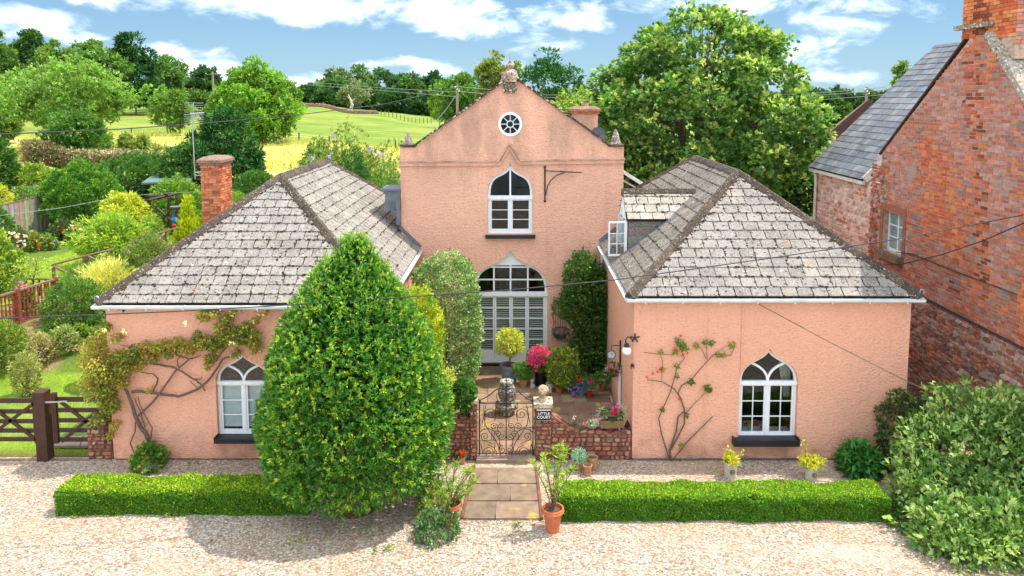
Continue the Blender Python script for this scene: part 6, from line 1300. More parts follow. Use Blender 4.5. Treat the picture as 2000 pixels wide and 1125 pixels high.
# right hand side: ivy mound, peony, big apple, low plants
c, r = spx(1712, 1820, 770, 945, -.25); shrub('ivy_mound', 'dark ivy mound against the right end of the right wing', 'shrub', c, (r[0], .75, r[2]), 12000, .062, (.055, .10, .03), (.30, .26, .13), .22, asp=.7, depth=.3, zmin=0)
c, r = spx(1645, 1712, 872, 948, -.55); shrub('peony', 'low glossy green peony at the foot of the right wing', 'plant', c, (r[0], .38, r[2]), 2200, .16, (.05, .17, .035), (.10, .26, .06), .2, asp=.35, mat='leaf_glossy', droop=.4, up=.8, zmin=0)
AY = -1.9; c, r = spx(1758, 2090, 800, 1150, AY); c = (c[0], c[1], max(.9, c[2]))
VV, CC, cen = [], [], []
for u, v, a, b, dy in ((1830, 870, 70, 60, .2), (1925, 850, 90, 60, .3), (2020, 870, 90, 90, .1), (1800, 940, 60, 55, -.1), (1900, 950, 90, 80, -.2), (2000, 980, 100, 90, -.3), (1825, 1030, 75, 60, -.3), (1920, 1060, 100, 75, -.5), (2040, 1080, 90, 80, -.5), (1840, 1095, 60, 40, -.5), (1880, 800, 60, 45, .5), (1965, 800, 60, 40, .4), (1860, 1050, 70, 70, -1.1), (1960, 1070, 90, 75, -1.3), (2060, 1060, 80, 90, -1.2), (1835, 1110, 55, 38, -1.3), (1910, 1125, 90, 45, -1.4), (2010, 1130, 80, 50, -1.5)):
    c2, r2 = spx(u - a, u + a, v - b, v + b, AY + dy); c2 = (c2[0], c2[1], max(c2[2], .2)); V, C_ = shrub('', '', '', c2, (r2[0], .6, r2[2]), int(a * b * .42), .112, (.12, .21, .055), (.38, .44, .18), .36, build=False, asp=.5, depth=.5, lump=.1, amp=.16, zmin=0.01); VV.append(V); CC.append(C_); cen.append(c2)
# upright shoots
for (u, v, n) in ((1828, 750, 20), (1845, 790, 14), (1955, 752, 22), (1965, 790, 14), (1880, 790, 10), (1930, 800, 12), (1780, 860, 8), (1772, 890, 8), (1762, 930, 8)):
    a = Vector(at(u, v, AY + .2)); k = np.linspace(0, 1, n)[:, None]; P = np.array(a) + np.array([.05, 0, -.65]) * k + rng.normal(size=(n, 3)) * .02; VV.append(leafquads(P, nrm(rdir(n) + np.array([0, 0, .4])), .11, .5, .5, 0, .5)); CC.append(mixcol(n, (.26, .34, .10), .15))
mb = MB(); g = Vector((cen[4][0] + .2, AY, 0))
for q in cen: q = Vector(q); mb.tube([g, g.lerp(q, .5) + Vector((0, 0, .2)), q + Vector((0, 0, .3))], [.06, .04, .012], 6)
ap = plant('apple_tree', 'big bushy pale green apple tree at the right edge of the yard', 'tree', tuple(g), np.concatenate(VV), np.concatenate(CC), 'leaf', mb, part='crown')
p = at(1809, 1086, AY - 1.0); mb = MB(); mb.ball(p, .05, 10, 8, (.6, .42, .05)); mb.build('apple', 'attr', ap)
add_flowers(ap, [at(u, v, AY - .55) for u, v in ((1888, 885), (1895, 884), (1882, 878))], .06, [(.75, .42, .36)], 6, 'blossom')
c, r = spx(1718, 1800, 985, 1060, -2.3); shrub('low_groundcover', 'low dark groundcover between the hedge end and the apple tree', 'plant', (c[0], c[1], .02), (r[0], .5, .22), 3500, .06, (.07, .15, .03), (.25, .32, .05), .12, asp=.6, zmin=0, core=False)
sp_ = thing('seedling', 'small seedling with round lime leaves at the right hedge end', 'plant', tuple(WZ(1742, 1035, 0)))
for i, (u, v) in enumerate(((1722, 1008), (1731, 1014), (1737, 1022), (1745, 1020), (1728, 1008))):
    p = np.array([at(u, v, WZ(1742, 1035, 0).y)]); V = leafquads(p, np.array([[.5, -.3, .2]]), .11, .8, .3, 0, 1.2); link('leaf', quadmesh(V, mixcol(1, (.30, .40, .05)), 'leaf', 'leaf', tuple(org(sp_))), sp_)

# ---- roses on the walls
def px2(tr, Y): return [Vector(at(u, v, Y)) for u, v in tr]
def Zm(l): return [(150 + x / 3.515, 580 + y / 3.515) for x, y in l]
def Zr(l): return [(1200 + x / 2.813, 600 + y / 2.813) for x, y in l]
rs_ = thing('climbing_rose', 'old gnarled climbing rose spreading over the left wing wall', 'climber', (W(290, 890, 0).x, -.1, 0))
for l, r0, r1 in (([(520, 1090), (500, 1060), (480, 950), (430, 880), (400, 800), (370, 720), (350, 650), (300, 600), (250, 580)], .075, .03), ([(380, 650), (480, 650), (600, 675), (700, 680), (830, 635), (900, 580), (960, 500), (1000, 430), (1060, 405), (1090, 380)], .045, .02),
                  ([(410, 830), (560, 680), (680, 510), (770, 430), (850, 400)], .035, .015), ([(480, 450), (570, 465), (680, 490), (800, 560), (850, 600), (880, 645)], .03, .02), ([(520, 650), (560, 560), (520, 525), (440, 520)], .028, .012), ([(400, 860), (400, 930), (365, 1010), (400, 1090)], .022, .015),
                  ([(700, 480), (690, 430), (720, 400)], .02, .01), ([(800, 560), (850, 570), (860, 540)], .015, .008), ([(780, 575), (830, 625)], .015, .012), ([(330, 640), (260, 520), (160, 350), (60, 320)], .035, .008), ([(470, 900), (440, 800), (400, 700)], .02, .012), ([(500, 1000), (520, 900), (450, 780), (420, 680)], .02, .01), ([(960, 440), (1050, 300), (1080, 120), (1060, 60)], .018, .006), ([(1080, 300), (1200, 190), (1320, 90)], .015, .005), ([(760, 420), (500, 350), (300, 330)], .02, .008)):
    P = px2(Zm(l), -.10); P2 = []
    for i in range(len(P) - 1):
        for k in range(3): P2.append(P[i].lerp(P[i + 1], k / 3) + Vector((random.uniform(-.012, .012), 0, random.uniform(-.012, .012))))
    P2.append(P[-1]); mb = MB(); mb.tube(P2, [.72 * (r0 + (r1 - r0) * i / (len(P2) - 1)) for i in range(len(P2))], 7); mb.build('branch', 'bark_rose', rs_)
VV, CC = [], []
for u, v, r in ((190, 700, 32), (212, 722, 30), (240, 702, 24), (265, 690, 20), (290, 682, 20), (318, 677, 17), (345, 672, 17), (370, 678, 17), (395, 668, 18), (420, 672, 20), (445, 656, 22), (470, 655, 22), (490, 660, 20), (432, 640, 15), (400, 616, 14), (420, 612, 10), (440, 624, 12), (480, 640, 14), (500, 625, 7), (515, 612, 6), (455, 610, 7), (410, 700, 11), (408, 715, 8), (200, 762, 28), (184, 742, 24), (214, 790, 22), (200, 812, 16), (236, 746, 16), (228, 660, 11), (245, 720, 18), (330, 690, 12), (300, 700, 10), (270, 715, 12), (185, 670, 18), (205, 640, 12), (500, 680, 12), (460, 690, 9), (292, 762, 5), (385, 655, 10), (225, 830, 9), (215, 850, 8)):
    c = np.array(at(u, v, -.16 if u > 212 else -.1)); s = CD / F; n = int(r * r * 1.25); d = rdir(n); P = c + d * np.array([r * s, .15 if u > 212 else .5, r * s * .85]) * rng.random((n, 1)) ** .5
    P[:, 1] = np.where(P[:, 0] > -8.4, np.minimum(P[:, 1], -.03), P[:, 1]); VV.append(leafquads(P, nrm(d + np.array([0, -.6, .1])), .062, .5, 1, .2, .4)); cb = random.choice(((.21, .24, .045), (.30, .27, .05), (.13, .19, .04), (.34, .27, .06))); cc = mixcol(n, cb, .25); k = rng.random(n) < .16; cc[k] = np.array((.34, .12, .05)) * rng.uniform(.7, 1.2, (k.sum(), 1)); k = rng.random(n) < .14; cc[k] = (.50, .42, .07); VV; CC.append(cc)
V = np.concatenate(VV); link('foliage', quadmesh(V, np.concatenate(CC), 'foliage', 'leaf', tuple(org(rs_))), rs_)
add_flowers(rs_, [at(u, v, -.3) for u, v in ((362, 631), (241, 647), (203, 645), (453, 671))], .075, [(.85, .78, .50)], 12, 'rose_flower')
rr_ = thing('climbing_rose', 'thin leggy climbing rose with red flowers on the right wing wall', 'climber', (W(1315, 905, 0).x, -.1, 0))
for l, r0, r1 in (([(325, 915), (303, 790), (340, 680), (350, 600), (385, 570), (365, 500), (330, 450), (265, 410), (180, 398)], .022, .007), ([(305, 790), (345, 720), (385, 640), (385, 560), (350, 470), (370, 430), (420, 400), (490, 320), (545, 260), (640, 265), (665, 210)], .018, .006),
                  ([(300, 830), (260, 700), (243, 610), (310, 460), (345, 330), (385, 280), (350, 200)], .014, .006), ([(320, 840), (400, 740), (470, 670), (540, 600)], .014, .010), ([(385, 590), (440, 530), (510, 460)], .010, .005), ([(160, 248), (240, 258), (330, 262)], .006, .005), ([(505, 285), (480, 230), (455, 205)], .007, .004), ([(510, 290), (505, 190)], .007, .004), ([(260, 400), (265, 300), (250, 245)], .006, .004), ([(545, 262), (610, 215)], .006, .004), ([(350, 870), (365, 830)], .02, .015)):
    P = px2(Zr(l), -.05); mb = MB(); mb.tube(P, [r0 + (r1 - r0) * i / (len(P) - 1) for i in range(len(P))], 6); mb.build('branch', 'bark_rose', rr_)
VV, CC = [], []
for x, y, r in ((355, 190, 20), (375, 215, 22), (335, 245, 12), (395, 225, 12), (450, 210, 14), (535, 195, 13), (645, 207, 17), (600, 260, 12), (570, 262, 9), (420, 412, 16), (518, 450, 20), (505, 440, 10), (255, 245, 9), (345, 325, 8), (365, 755, 8), (265, 560, 7), (398, 595, 6), (500, 190, 10), (265, 340, 8), (345, 380, 5)):
    u, v = Zr([(x, y)])[0]; c = np.array(at(u, v, -.08)); rr0 = r / 2.813 * CD / F; n = int(10 + r * 2.6); d = rdir(n); P = c + d * np.array([rr0, .06, rr0]) * rng.random((n, 1)) ** .5; P[:, 1] = np.minimum(P[:, 1], -.02); VV.append(leafquads(P, nrm(d + np.array([0, -.7, 0])), .055, .55, .8, .3, .3)); CC.append(mixcol(n, random.choice(((.13, .21, .04), (.24, .26, .05), (.09, .16, .03))), .25))
link('foliage', quadmesh(np.concatenate(VV), np.concatenate(CC), 'foliage', 'leaf', tuple(org(rr_))), rr_)
add_flowers(rr_, [at(*Zr([q])[0], -.12) for q in ((365, 157), (335, 230), (400, 250), (375, 262), (255, 333), (237, 355), (260, 352), (210, 362), (176, 378), (355, 505), (250, 340))], .042, [(.75, .04, .07), (.70, .02, .03)], 10, 'rose_flower')
# small plants at the foot of the left wing
c, r = spx(262, 318, 868, 925, -.35); shrub('foot_ivy', 'green ivy around the foot of the old rose trunk', 'climber', (c[0], -.35, .1), (r[0], .35, .4), 1800, .07, (.09, .19, .035), (.30, .34, .05), .2, asp=.8, zmin=0, core=False)

# ================================================================== trees and bushes beyond
T = tree
# maple behind the right wing
mY = 15.0; s = (mY + CD) / F
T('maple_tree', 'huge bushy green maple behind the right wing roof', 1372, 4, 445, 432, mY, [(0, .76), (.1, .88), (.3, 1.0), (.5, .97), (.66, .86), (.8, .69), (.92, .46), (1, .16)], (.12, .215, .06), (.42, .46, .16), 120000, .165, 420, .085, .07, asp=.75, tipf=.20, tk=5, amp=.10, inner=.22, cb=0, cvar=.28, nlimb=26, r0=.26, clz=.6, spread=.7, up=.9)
mo_ = bpy.data.objects['maple_tree']; cr_ = [o for o in mo_.children if o.name.startswith('crown')][0]; me_ = cr_.data; n_ = len(me_.polygons)
co = np.empty(len(me_.vertices) * 3, np.float32); me_.vertices.foreach_get('co', co); co = co.reshape(-1, 4, 3); cc_ = np.empty(len(me_.vertices) * 4, np.float32); me_.color_attributes['Col'].data.foreach_get('color', cc_); cc_ = cc_.reshape(-1, 4, 4)[:, 0, :3]
oo = np.array(org(mo_)); gx_ = W(1367, 125, mY); gp_x = co[:, 0, 0] + oo[0]; gp_z = co[:, 0, 2] + oo[2]; dep = co[:, 0, 1] + oo[1]; kx = (mY + CD) / (dep + CD)
ins = (((gp_x - gx_.x * dep.clip(1) ** 0) / .55) ** 2 + ((gp_z - gx_.z) / 1.35) ** 2 < 1) & (rng.random(len(gp_x)) < .86); Vn = co[~ins] + oo; cr_.data = quadmesh(Vn, cc_[~ins], 'crown', 'leaf', tuple(oo))
mb = MB(); b0 = Vector((gx_.x, mY, gx_.z - 2.0))
for i in range(16): a_ = i * .7; q_ = b0 + Vector((math.sin(a_ * 2.1) * .55, math.cos(a_) * 1.0, random.uniform(2.2, 3.6))); mb.tube([b0 + Vector((0, 0, -1.5)), b0.lerp(q_, .4) + Vector((0, 0, .1)), q_], [.08, .045, .012], 5)
mb.build('limbs', 'bark', mo_)
T('dark_evergreen', 'dark evergreen filling the gap below the maple', 1235, 262, 400, 190, 19.5, DOME, (.025, .065, .018), None, 6000, .25, 40, .2, .05, mat='needle', cb=0)
T('lime_bush', 'bright lime green bush right of the maple', 1590, 252, 380, 95, 24, DOME, (.22, .30, .04), (.4, .42, .05), 5000, .16, 40, .2, .04)
T('dark_evergreen', 'dense dark shrub between the maple and the brick house', 1560, 330, 470, 90, 14, DOME, (.035, .08, .02), (.1, .16, .03), 5000, .16, 40, .2, .04)
T('conifer', 'spiky dark green conifer behind the gable right slope', 1070, 105, 300, 128, 40, [(0, .8), (.3, 1), (.6, .9), (.8, .7), (.93, .4), (1, .15)], (.03, .10, .025), (.07, .17, .03), 9000, .34, 70, .16, .05, mat='needle', asp=.3, amp=.25, up=.1)
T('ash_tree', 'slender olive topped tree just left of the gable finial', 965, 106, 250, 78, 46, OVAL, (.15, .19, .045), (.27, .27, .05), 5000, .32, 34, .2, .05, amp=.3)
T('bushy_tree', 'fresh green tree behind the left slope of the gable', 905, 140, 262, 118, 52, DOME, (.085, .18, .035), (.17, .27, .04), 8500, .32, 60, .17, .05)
T('young_tree', 'small pale lime tree in front of the far wood', 858, 186, 240, 42, 100, OVAL, (.22, .29, .05), None, 2500, .45, 24, .22, .06)
T('willow', 'pale lime willow between the conifer and the maple', 1130, 170, 300, 110, 36, DOME, (.22, .29, .05), (.32, .36, .07), 7000, .28, 50, .18, .05, droop=.6)
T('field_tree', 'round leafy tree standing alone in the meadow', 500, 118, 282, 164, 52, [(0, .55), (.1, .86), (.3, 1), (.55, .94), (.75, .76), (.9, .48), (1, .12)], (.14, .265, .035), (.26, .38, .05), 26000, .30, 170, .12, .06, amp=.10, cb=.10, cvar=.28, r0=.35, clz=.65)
T('spruce_mound', 'dark feathery spreading conifer beyond the orange chimney', 432, 205, 352, 160, 29, [(0, .98), (.25, 1), (.5, .75), (.7, .5), (.85, .4), (1, .1)], (.03, .10, .028), (.07, .17, .035), 16000, .28, 110, .13, .04, mat='needle', asp=.28, amp=.2, cb=0, cvar=.25)
T('ash_tree', 'young feathery ash beside the meadow fence', 328, 150, 262, 78, 54, OVAL, (.14, .25, .045), (.24, .33, .06), 5500, .30, 36, .2, .03, amp=.28, cb=.12)
T('big_pale_tree', 'broad pale green tree in the meadow above the garden', 122, 112, 262, 216, 40, DOME, (.18, .30, .065), (.33, .41, .12), 26000, .24, 190, .11, .04, amp=.16, cb=.10, cvar=.25)
T('meadow_bush', 'darker green bush below the broad pale tree', 145, 215, 306, 105, 36, DOME, (.07, .165, .03), (.16, .25, .05), 9000, .22, 60, .17, .03, cb=0)
T('cypress', 'tall dark cypress on the hillside', 258, 62, 210, 92, 88, [(0, .9), (.25, 1), (.55, .85), (.8, .62), (.93, .42), (1, .15)], (.022, .075, .022), (.05, .12, .03), 12000, .55, 70, .16, .05, mat='needle', asp=.3, amp=.24, cb=.02)
T('hillside_tree', 'grey green oak between the pale tree and the cypress', 180, 78, 215, 130, 84, DOME, (.10, .185, .045), (.17, .27, .06), 12000, .5, 80, .15, .04)
T('hillside_tree', 'dark rounded tree at the upper left behind the others', 58, 64, 215, 80, 92, DOME, (.045, .11, .03), (.09, .17, .04), 8000, .55, 50, .18, .04)
T('hillside_tree', 'bushy mid green tree next to the dark rounded one', 98, 78, 210, 70, 80, DOME, (.11, .19, .04), (.2, .27, .05), 7000, .45, 50, .18, .04)
T('larch', 'tall dark larch at the left edge of the view', -5, 48, 250, 92, 62, CONE, (.06, .13, .03), (.19, .25, .04), 11000, .42, 70, .16, .05, asp=.3)
T('larch', 'lower dense tree under the larch at the left edge', -20, 150, 300, 110, 46, DOME, (.12, .20, .04), (.25, .30, .05), 8000, .3, 60, .17, .04)
T('hillside_tree', 'feathery green tree right of the cypress', 326, 107, 205, 66, 104, OVAL, (.10, .18, .05), (.16, .25, .06), 6000, .55, 40, .2, .05, amp=.25)
T('hillside_tree', 'small dark tree behind the crossarm pole', 400, 134, 192, 62, 125, DOME, (.045, .10, .035), None, 5000, .7, 34, .2, .06)
T('yellow_gorse', 'bright yellow green gorse at the foot of the cypress', 234, 176, 206, 36, 90, DOME, (.36, .36, .035), (.5, .45, .05), 2200, .35, 18, .25, .05, cb=0)
for i, (u, v0, w) in enumerate(((290, 172, 60), (370, 178, 70), (440, 180, 60), (350, 186, 46), (30, 160, 80))):
    T('hedge_bush', ('low hedge bush right of the gorse', 'low bush in front of the crossarm pole', 'low bush behind the round field tree', 'small bush on the skyline right of the young ash', 'bush on the slope at the far left')[i], u, v0, 205, w, 96 + i, DOME, random.choice(((.09, .17, .04), (.14, .22, .04), (.06, .12, .03))), (.2, .27, .05), 3500, .45, 26, .24, .05, cb=0, cat='bush')
eb = MB(); p = [G(262, 204), G(288, 206), G(270, 196)]; a, b, c_ = W(255, 208, 94), W(292, 206, 94), W(262, 188, 98); d_ = W(290, 200, 99); eb.add([a, b, d_, c_], [(0, 1, 2, 3)], (.33, .11, .07)); o = eb.build('earth_bank', 'stone'); tag(o, kind='structure')
# far wood beyond the meadow
k = 0; lab = ['pale grey green poplar', 'dark green oak', 'mid green oak', 'blue green tree']
for u, v0, v1, w, Y, ci in ((600, 168, 206, 46, 160, 1), (648, 150, 212, 60, 165, 2), (655, 136, 205, 76, 185, 0), (700, 129, 205, 84, 190, 0), (745, 134, 208, 66, 195, 3), (782, 146, 212, 56, 190, 1), (735, 160, 222, 80, 160, 2), (800, 152, 226, 76, 158, 2), (845, 148, 232, 70, 160, 1), (880, 152, 236, 60, 165, 2), (690, 172, 216, 60, 152, 1), (770, 178, 224, 60, 150, 1), (825, 182, 232, 60, 150, 1), (910, 170, 240, 60, 158, 2), (635, 176, 210, 40, 150, 1)):
    cols = [(.105, .155, .075), (.035, .085, .03), (.06, .125, .035), (.06, .125, .065)][ci]
    T('wood_tree', lab[ci] + ' of the far wood, ' + ('at its left end', 'left of the tall poplars', 'the left of the tall poplars', 'the tallest in the middle', 'behind the pale leaning tree', 'with a spiky top right of the poplars', 'low at the front under the poplars', 'just right of the middle', 'left of the slope of the gable', 'by the telegraph pole', 'in front beside the leaning trunk', 'low in front of the dark oaks', 'at the front by the fence', 'hidden partly by the gable', 'in front of its left end')[k], u, v0, v1 + 4, w, Y, DOME, cols, tuple(x * 1.7 for x in cols), 4200, .95, 36, .19, .05, group='trees of the far wood', cb=0, amp=.12); k += 1
T('leaning_tree', 'grey green sparse tree with a pale leaning trunk at the field edge', 690, 158, 224, 62, 138, DOME, (.16, .19, .10), (.24, .26, .13), 2600, .55, 30, .2, .05, tonly=1, cb=.3)
lt = thing('dead_trunk', 'pale bare leaning trunk at the edge of the far wood', 'trunk', tuple(gpt(684, 134))); mb = MB(); mb.tube([at(684, 216, 134), at(688, 205, 134), at(685, 196, 134), at(680, 184, 134)], [.35, .3, .22, .08], 7, (.52, .47, .40)); mb.tube([at(686, 200, 134), at(694, 191, 134)], [.15, .05], 6, (.52, .47, .40)); mb.tube([at(684, 194, 134), at(677, 188, 134)], [.12, .05], 6, (.52, .47, .40)); mb.build('trunk', 'attr', lt)
mb = MB(); a = [at(583, 206 , 136), at(660, 212, 133), at(735, 222, 129)]
for i in range(60): t = i / 59 * 2; j = min(1, int(t)); p = Vector(a[j]).lerp(Vector(a[j + 1]), t - j); g = gz(p.x, p.y); mb.ball((p.x, p.y, g + .1), random.uniform(.4, .65), 6, 4, tuple(v * random.uniform(.7, 1.2) for v in (.22, .12, .09)))
o = mb.build('field_bank', 'stone'); tag(o, kind='structure')
# far right woods
k = 0
for u, v0, v1, w, Y in ((1545, 176, 222, 60, 270), (1590, 173, 222, 70, 280), (1640, 174, 222, 70, 275), (1690, 177, 222, 60, 270), (1735, 180, 220, 60, 280), (1490, 180, 222, 70, 290)):
    T('wood_tree', ('dark tree of the right hand wood seen past the maple', 'dark tree of the right hand wood behind the field oak', 'tree at the middle of the right hand wood', 'tree of the right hand wood behind the leaning pole', 'tree of the right hand wood by the slate roof', 'tree of the right hand wood hidden by the maple')[k], u, v0, v1, w, Y, DOME, (.04, .085, .035), (.07, .13, .04), 3500, 1.5, 30, .2, .05, group='trees of the right hand wood', cb=0, amp=.1); k += 1
T('field_oak', 'spreading oak standing in the right hand field', 1618, 183, 246, 68, 190, DOME, (.045, .10, .02), (.10, .17, .03), 6000, .9, 44, .18, .06, cb=.12)
T('field_oak', 'smaller bush left of the spreading oak', 1557, 198, 242, 40, 185, DOME, (.05, .11, .03), None, 3000, .8, 24, .22, .05, cb=.0)
T('field_oak', 'small round bush at the foot of the spreading oak', 1590, 222, 244, 26, 180, DOME, (.04, .10, .02), None, 1500, .7, 14, .25, .05, cb=.0)
T('roof_sapling', 'thin sapling showing above the slate roof', 1766, 120, 200, 30, 34, OVAL, (.14, .22, .05), None, 900, .28, 14, .25, .03, amp=.4)

# ================================================================== bushes of the left garden
def gb(name, label, u0, u1, v0, v1, Y, nl, L, col, tips=None, tipf=.2, cat='bush', **kw):
    c, r = spx(u0, u1, v0, v1, Y); g = gz(c[0], Y); zt = c[2] + r[2]; zb_ = min(g, c[2] - r[2]) - .05; 
    return shrub(name, label, cat, (c[0], Y, (zt + zb_) / 2), (r[0], r[1], (zt - zb_) / 2), nl, L, col, tips, tipf, zmin=g - .05, base=(c[0], Y, g), **kw)
gb('round_bush', 'large clipped round green bush behind the board fence', 98, 224, 322, 440, 20.5, 26000, .13, (.07, .175, .025), (.20, .32, .04), .25, depth=.2, lump=.05)
gb('yellow_bush', 'bright yellow leafed bush below the shed', 205, 285, 378, 460, 15.5, 9000, .14, (.36, .38, .04), (.62, .55, .10), .45)
gb('sumac', 'feathery yellow green sumac in the middle of the garden', 168, 290, 422, 520, 12.2, 11000, .17, (.20, .31, .035), (.40, .44, .06), .35, asp=.25, depth=.5, amp=.2, up=.8, droop=.3)
gb('fern_bush', 'soft olive fern like bush under the pergola', 268, 322, 430, 465, 13.2, 3500, .16, (.16, .24, .05), (.28, .34, .07), .3, asp=.2)
gb('golden_conifer', 'pointed golden conifer beside the orange chimney', 342, 396, 382, 500, 10.6, 10, .1, (.3, .35, .03))
o = bpy.data.objects.get('golden_conifer')
for ch_ in list(o.children): bpy.data.objects.remove(ch_)
c, r = spx(340, 397, 382, 495, 10.6); g = gz(c[0], 10.6); fr = lambda t, a: r[0] * np.interp(t, [0, .15, .4, .7, .9, 1], [.75, 1, .88, .5, .2, .02]) * (1 + .08 * np.sin(9 * a + 7 * t)); fr.H = c[2] + r[2] - g
V, C_ = blob_shape(11000, (c[0], 10.6, g), fr, .12, (.27, .34, .02), (.55, .52, .03), .4, .2, .22, .5, .1, .05, 6, droop=-.8); link('foliage', quadmesh(V, C_, 'foliage', 'leaf', tuple(org(o))), o)
gb('spiky_yellow_shrub', 'pale straw yellow spiky shrub left of the roof corner', 166, 258, 512, 586, 7.2, 9000, .19, (.50, .44, .12), (.70, .60, .25), .4, asp=.10, depth=.6, spread=.5, up=.2)
gb('hebe', 'dark green arching shrub behind the red balustrade', 96, 196, 545, 624, 5.8, 9000, .09, (.08, .17, .035), (.19, .28, .05), .25, asp=.3)
gb('green_shrub', 'mid green shrub between the rustic fence and the yellow shrub', 135, 200, 520, 570, 7.9, 4000, .10, (.12, .22, .04), (.24, .33, .05), .25)
gb('fuchsia', 'pink flecked arching shrub left of the roof hip', 248, 330, 458, 530, 9.4, 9000, .10, (.15, .23, .05), (.60, .30, .26), .12, asp=.35, depth=.45)
gb('dark_shrub', 'dark low shrub right of the spiky yellow one', 225, 270, 520, 575, 7.6, 3000, .1, (.06, .14, .03), (.15, .22, .04), .2)
gb('lawn_edge_bush', 'mixed green bush at the far left edge of the lawn', -60, 32, 455, 600, 8.5, 9000, .12, (.15, .24, .04), (.42, .42, .07), .3)
gb('lavender', 'tufted olive shrub at the left edge below the balustrade', -40, 38, 632, 725, 4.2, 8000, .10, (.14, .22, .04), (.42, .40, .08), .25, asp=.22, up=.1)
gb('border_shrub', 'bush with dark leaves at the left edge by the board fence', -40, 18, 405, 465, 14.5, 5000, .12, (.08, .16, .035), (.2, .28, .05), .2)
gb('pieris', 'tall climber against the shed behind the pergola', 300, 392, 350, 425, 19, 9000, .14, (.13, .24, .04), (.27, .36, .06), .3)
gb('laurel', 'dense dark laurel in front of the brown hedge', 205, 330, 305, 362, 28, 9000, .2, (.055, .14, .03), (.12, .22, .05), .25)
gb('laurel', 'dark shrub behind the shed at the foot of the conifer', 318, 400, 285, 345, 27, 6000, .2, (.05, .12, .03), (.12, .2, .04), .2)
gb('orchard_bush', 'yellow green fruit bush at the upper left below the brown hedge', 28, 96, 322, 380, 25, 6000, .17, (.20, .28, .05), (.38, .40, .07), .3)
gb('orchard_bush', 'tall dark bush at the left edge under the hedge', -60, 22, 265, 395, 24, 8000, .2, (.055, .13, .03), (.14, .21, .04), .2)
gb('golden_bush', 'small golden bush at the far left above the board fence', -20, 20, 362, 400, 19.5, 2500, .12, (.40, .38, .05), (.6, .5, .08), .3)
gb('border_bush', 'low mixed planting behind the board fence', 20, 100, 365, 398, 22.5, 3000, .14, (.13, .22, .05), (.5, .3, .35), .06)
gb('hedge_block', 'clipped green hedge block right of the orange chimney', 455, 545, 335, 392, 23, 9000, .13, (.055, .13, .028), (.13, .21, .04), .2, lump=.02, amp=.03)
gb('hedge_block', 'low bright hedge under the dark clipped block', 400, 500, 375, 420, 17, 7000, .11, (.14, .24, .03), (.27, .34, .04), .3, lump=.02, amp=.03)
gb('buddleia', 'tall buddleia with lilac spikes behind the left wing roof', 590, 785, 275, 430, 17, 24000, .16, (.14, .19, .045), (.30, .33, .08), .3, asp=.28, depth=.55, amp=.3, lump=.14)
bd = bpy.data.objects['buddleia']; add_flowers(bd, [at(u, v, 15.2) for u, v in ((610, 311), (644, 306), (735, 303), (747, 302), (651, 265), (722, 290))], .16, [(.42, .34, .62)], 12, 'flower_spike')
gb('dark_evergreen', 'dark green feathery bush between the left roof and the gable', 655, 722, 298, 400, 13.5, 7000, .15, (.035, .12, .03), (.07, .18, .04), .2, asp=.25, mat='needle')
gb('fennel', 'light green feathery bush beside the gable left corner', 715, 790, 335, 430, 12.5, 6000, .14, (.11, .22, .04), (.2, .3, .06), .3, asp=.25)
gb('buddleia_small', 'small leafy bush behind the ridge of the left roof', 588, 650, 276, 345, 20, 5000, .16, (.10, .18, .04), (.22, .29, .06), .3, cat='bush')
# brown beech hedge and field edge scrub
VV, CC = [], []
for u in range(36, 352, 5):
    for Y in (33.4, 34.2):
        p = W(u, 318, Y); g = gz(p.x, Y); n = 190; P = np.array([p.x, Y, g]) + rng.random((n, 3)) * np.array([.42, 1.0, 1.25 if u > 88 else 1.45]); VV.append(leafquads(P, rdir(n), .2, .35, 1, 0, .3)); CC.append(mixcol(n, (.22, .145, .095) if rng.random() < .8 else (.12, .14, .05), .3, .1, (.62, .52, .42), .25 if u > 130 else .1))
hb_ = plant('brown_hedge', 'long brown dying hedge between the garden and the meadow', 'hedge', tuple(gpt(190, 34)), np.concatenate(VV), np.concatenate(CC))
for i, (u, v, Y) in enumerate(((192, 294, 38), (215, 292, 38), (150, 300, 37), (205, 294, 39))):
    pass
for i, (u0, u1, v0, v1, Y) in enumerate(((186, 216, 258, 290, 42), (232, 258, 262, 292, 44), (268, 290, 266, 290, 44), (296, 318, 284, 306, 36))):
    gb('meadow_shrub', ('grey green scrub in the dry grass left of centre', 'thin scrub beside the meadow fence post', 'sparse scrub right of the fence post', 'round olive scrub at the end of the brown hedge')[i], u0, u1, v0, v1, Y, 1800, .22, ((.20, .25, .09), (.22, .27, .10), (.22, .29, .09), (.26, .26, .05))[i], (.4, .42, .15), .3, depth=.7, amp=.3)
lg = thing('fallen_branch', 'dark fallen branches lying in the dry meadow grass', 'branch', tuple(gpt(235, 37)))
for a in (((217, 296, 37), (225, 296, 37)), ((218, 296, 37), (221, 291, 37)), ((232, 298, 37), (236, 294, 37)), ((240, 297, 37), (250, 291, 37)), ((246, 295, 37), (244, 291, 37))): mb = MB(); mb.tube([Vector(at(a[0][0], a[0][1], 37)), Vector(at(a[1][0], a[1][1], 37))], .09, 5); mb.build('branch', 'brown_wood', lg)
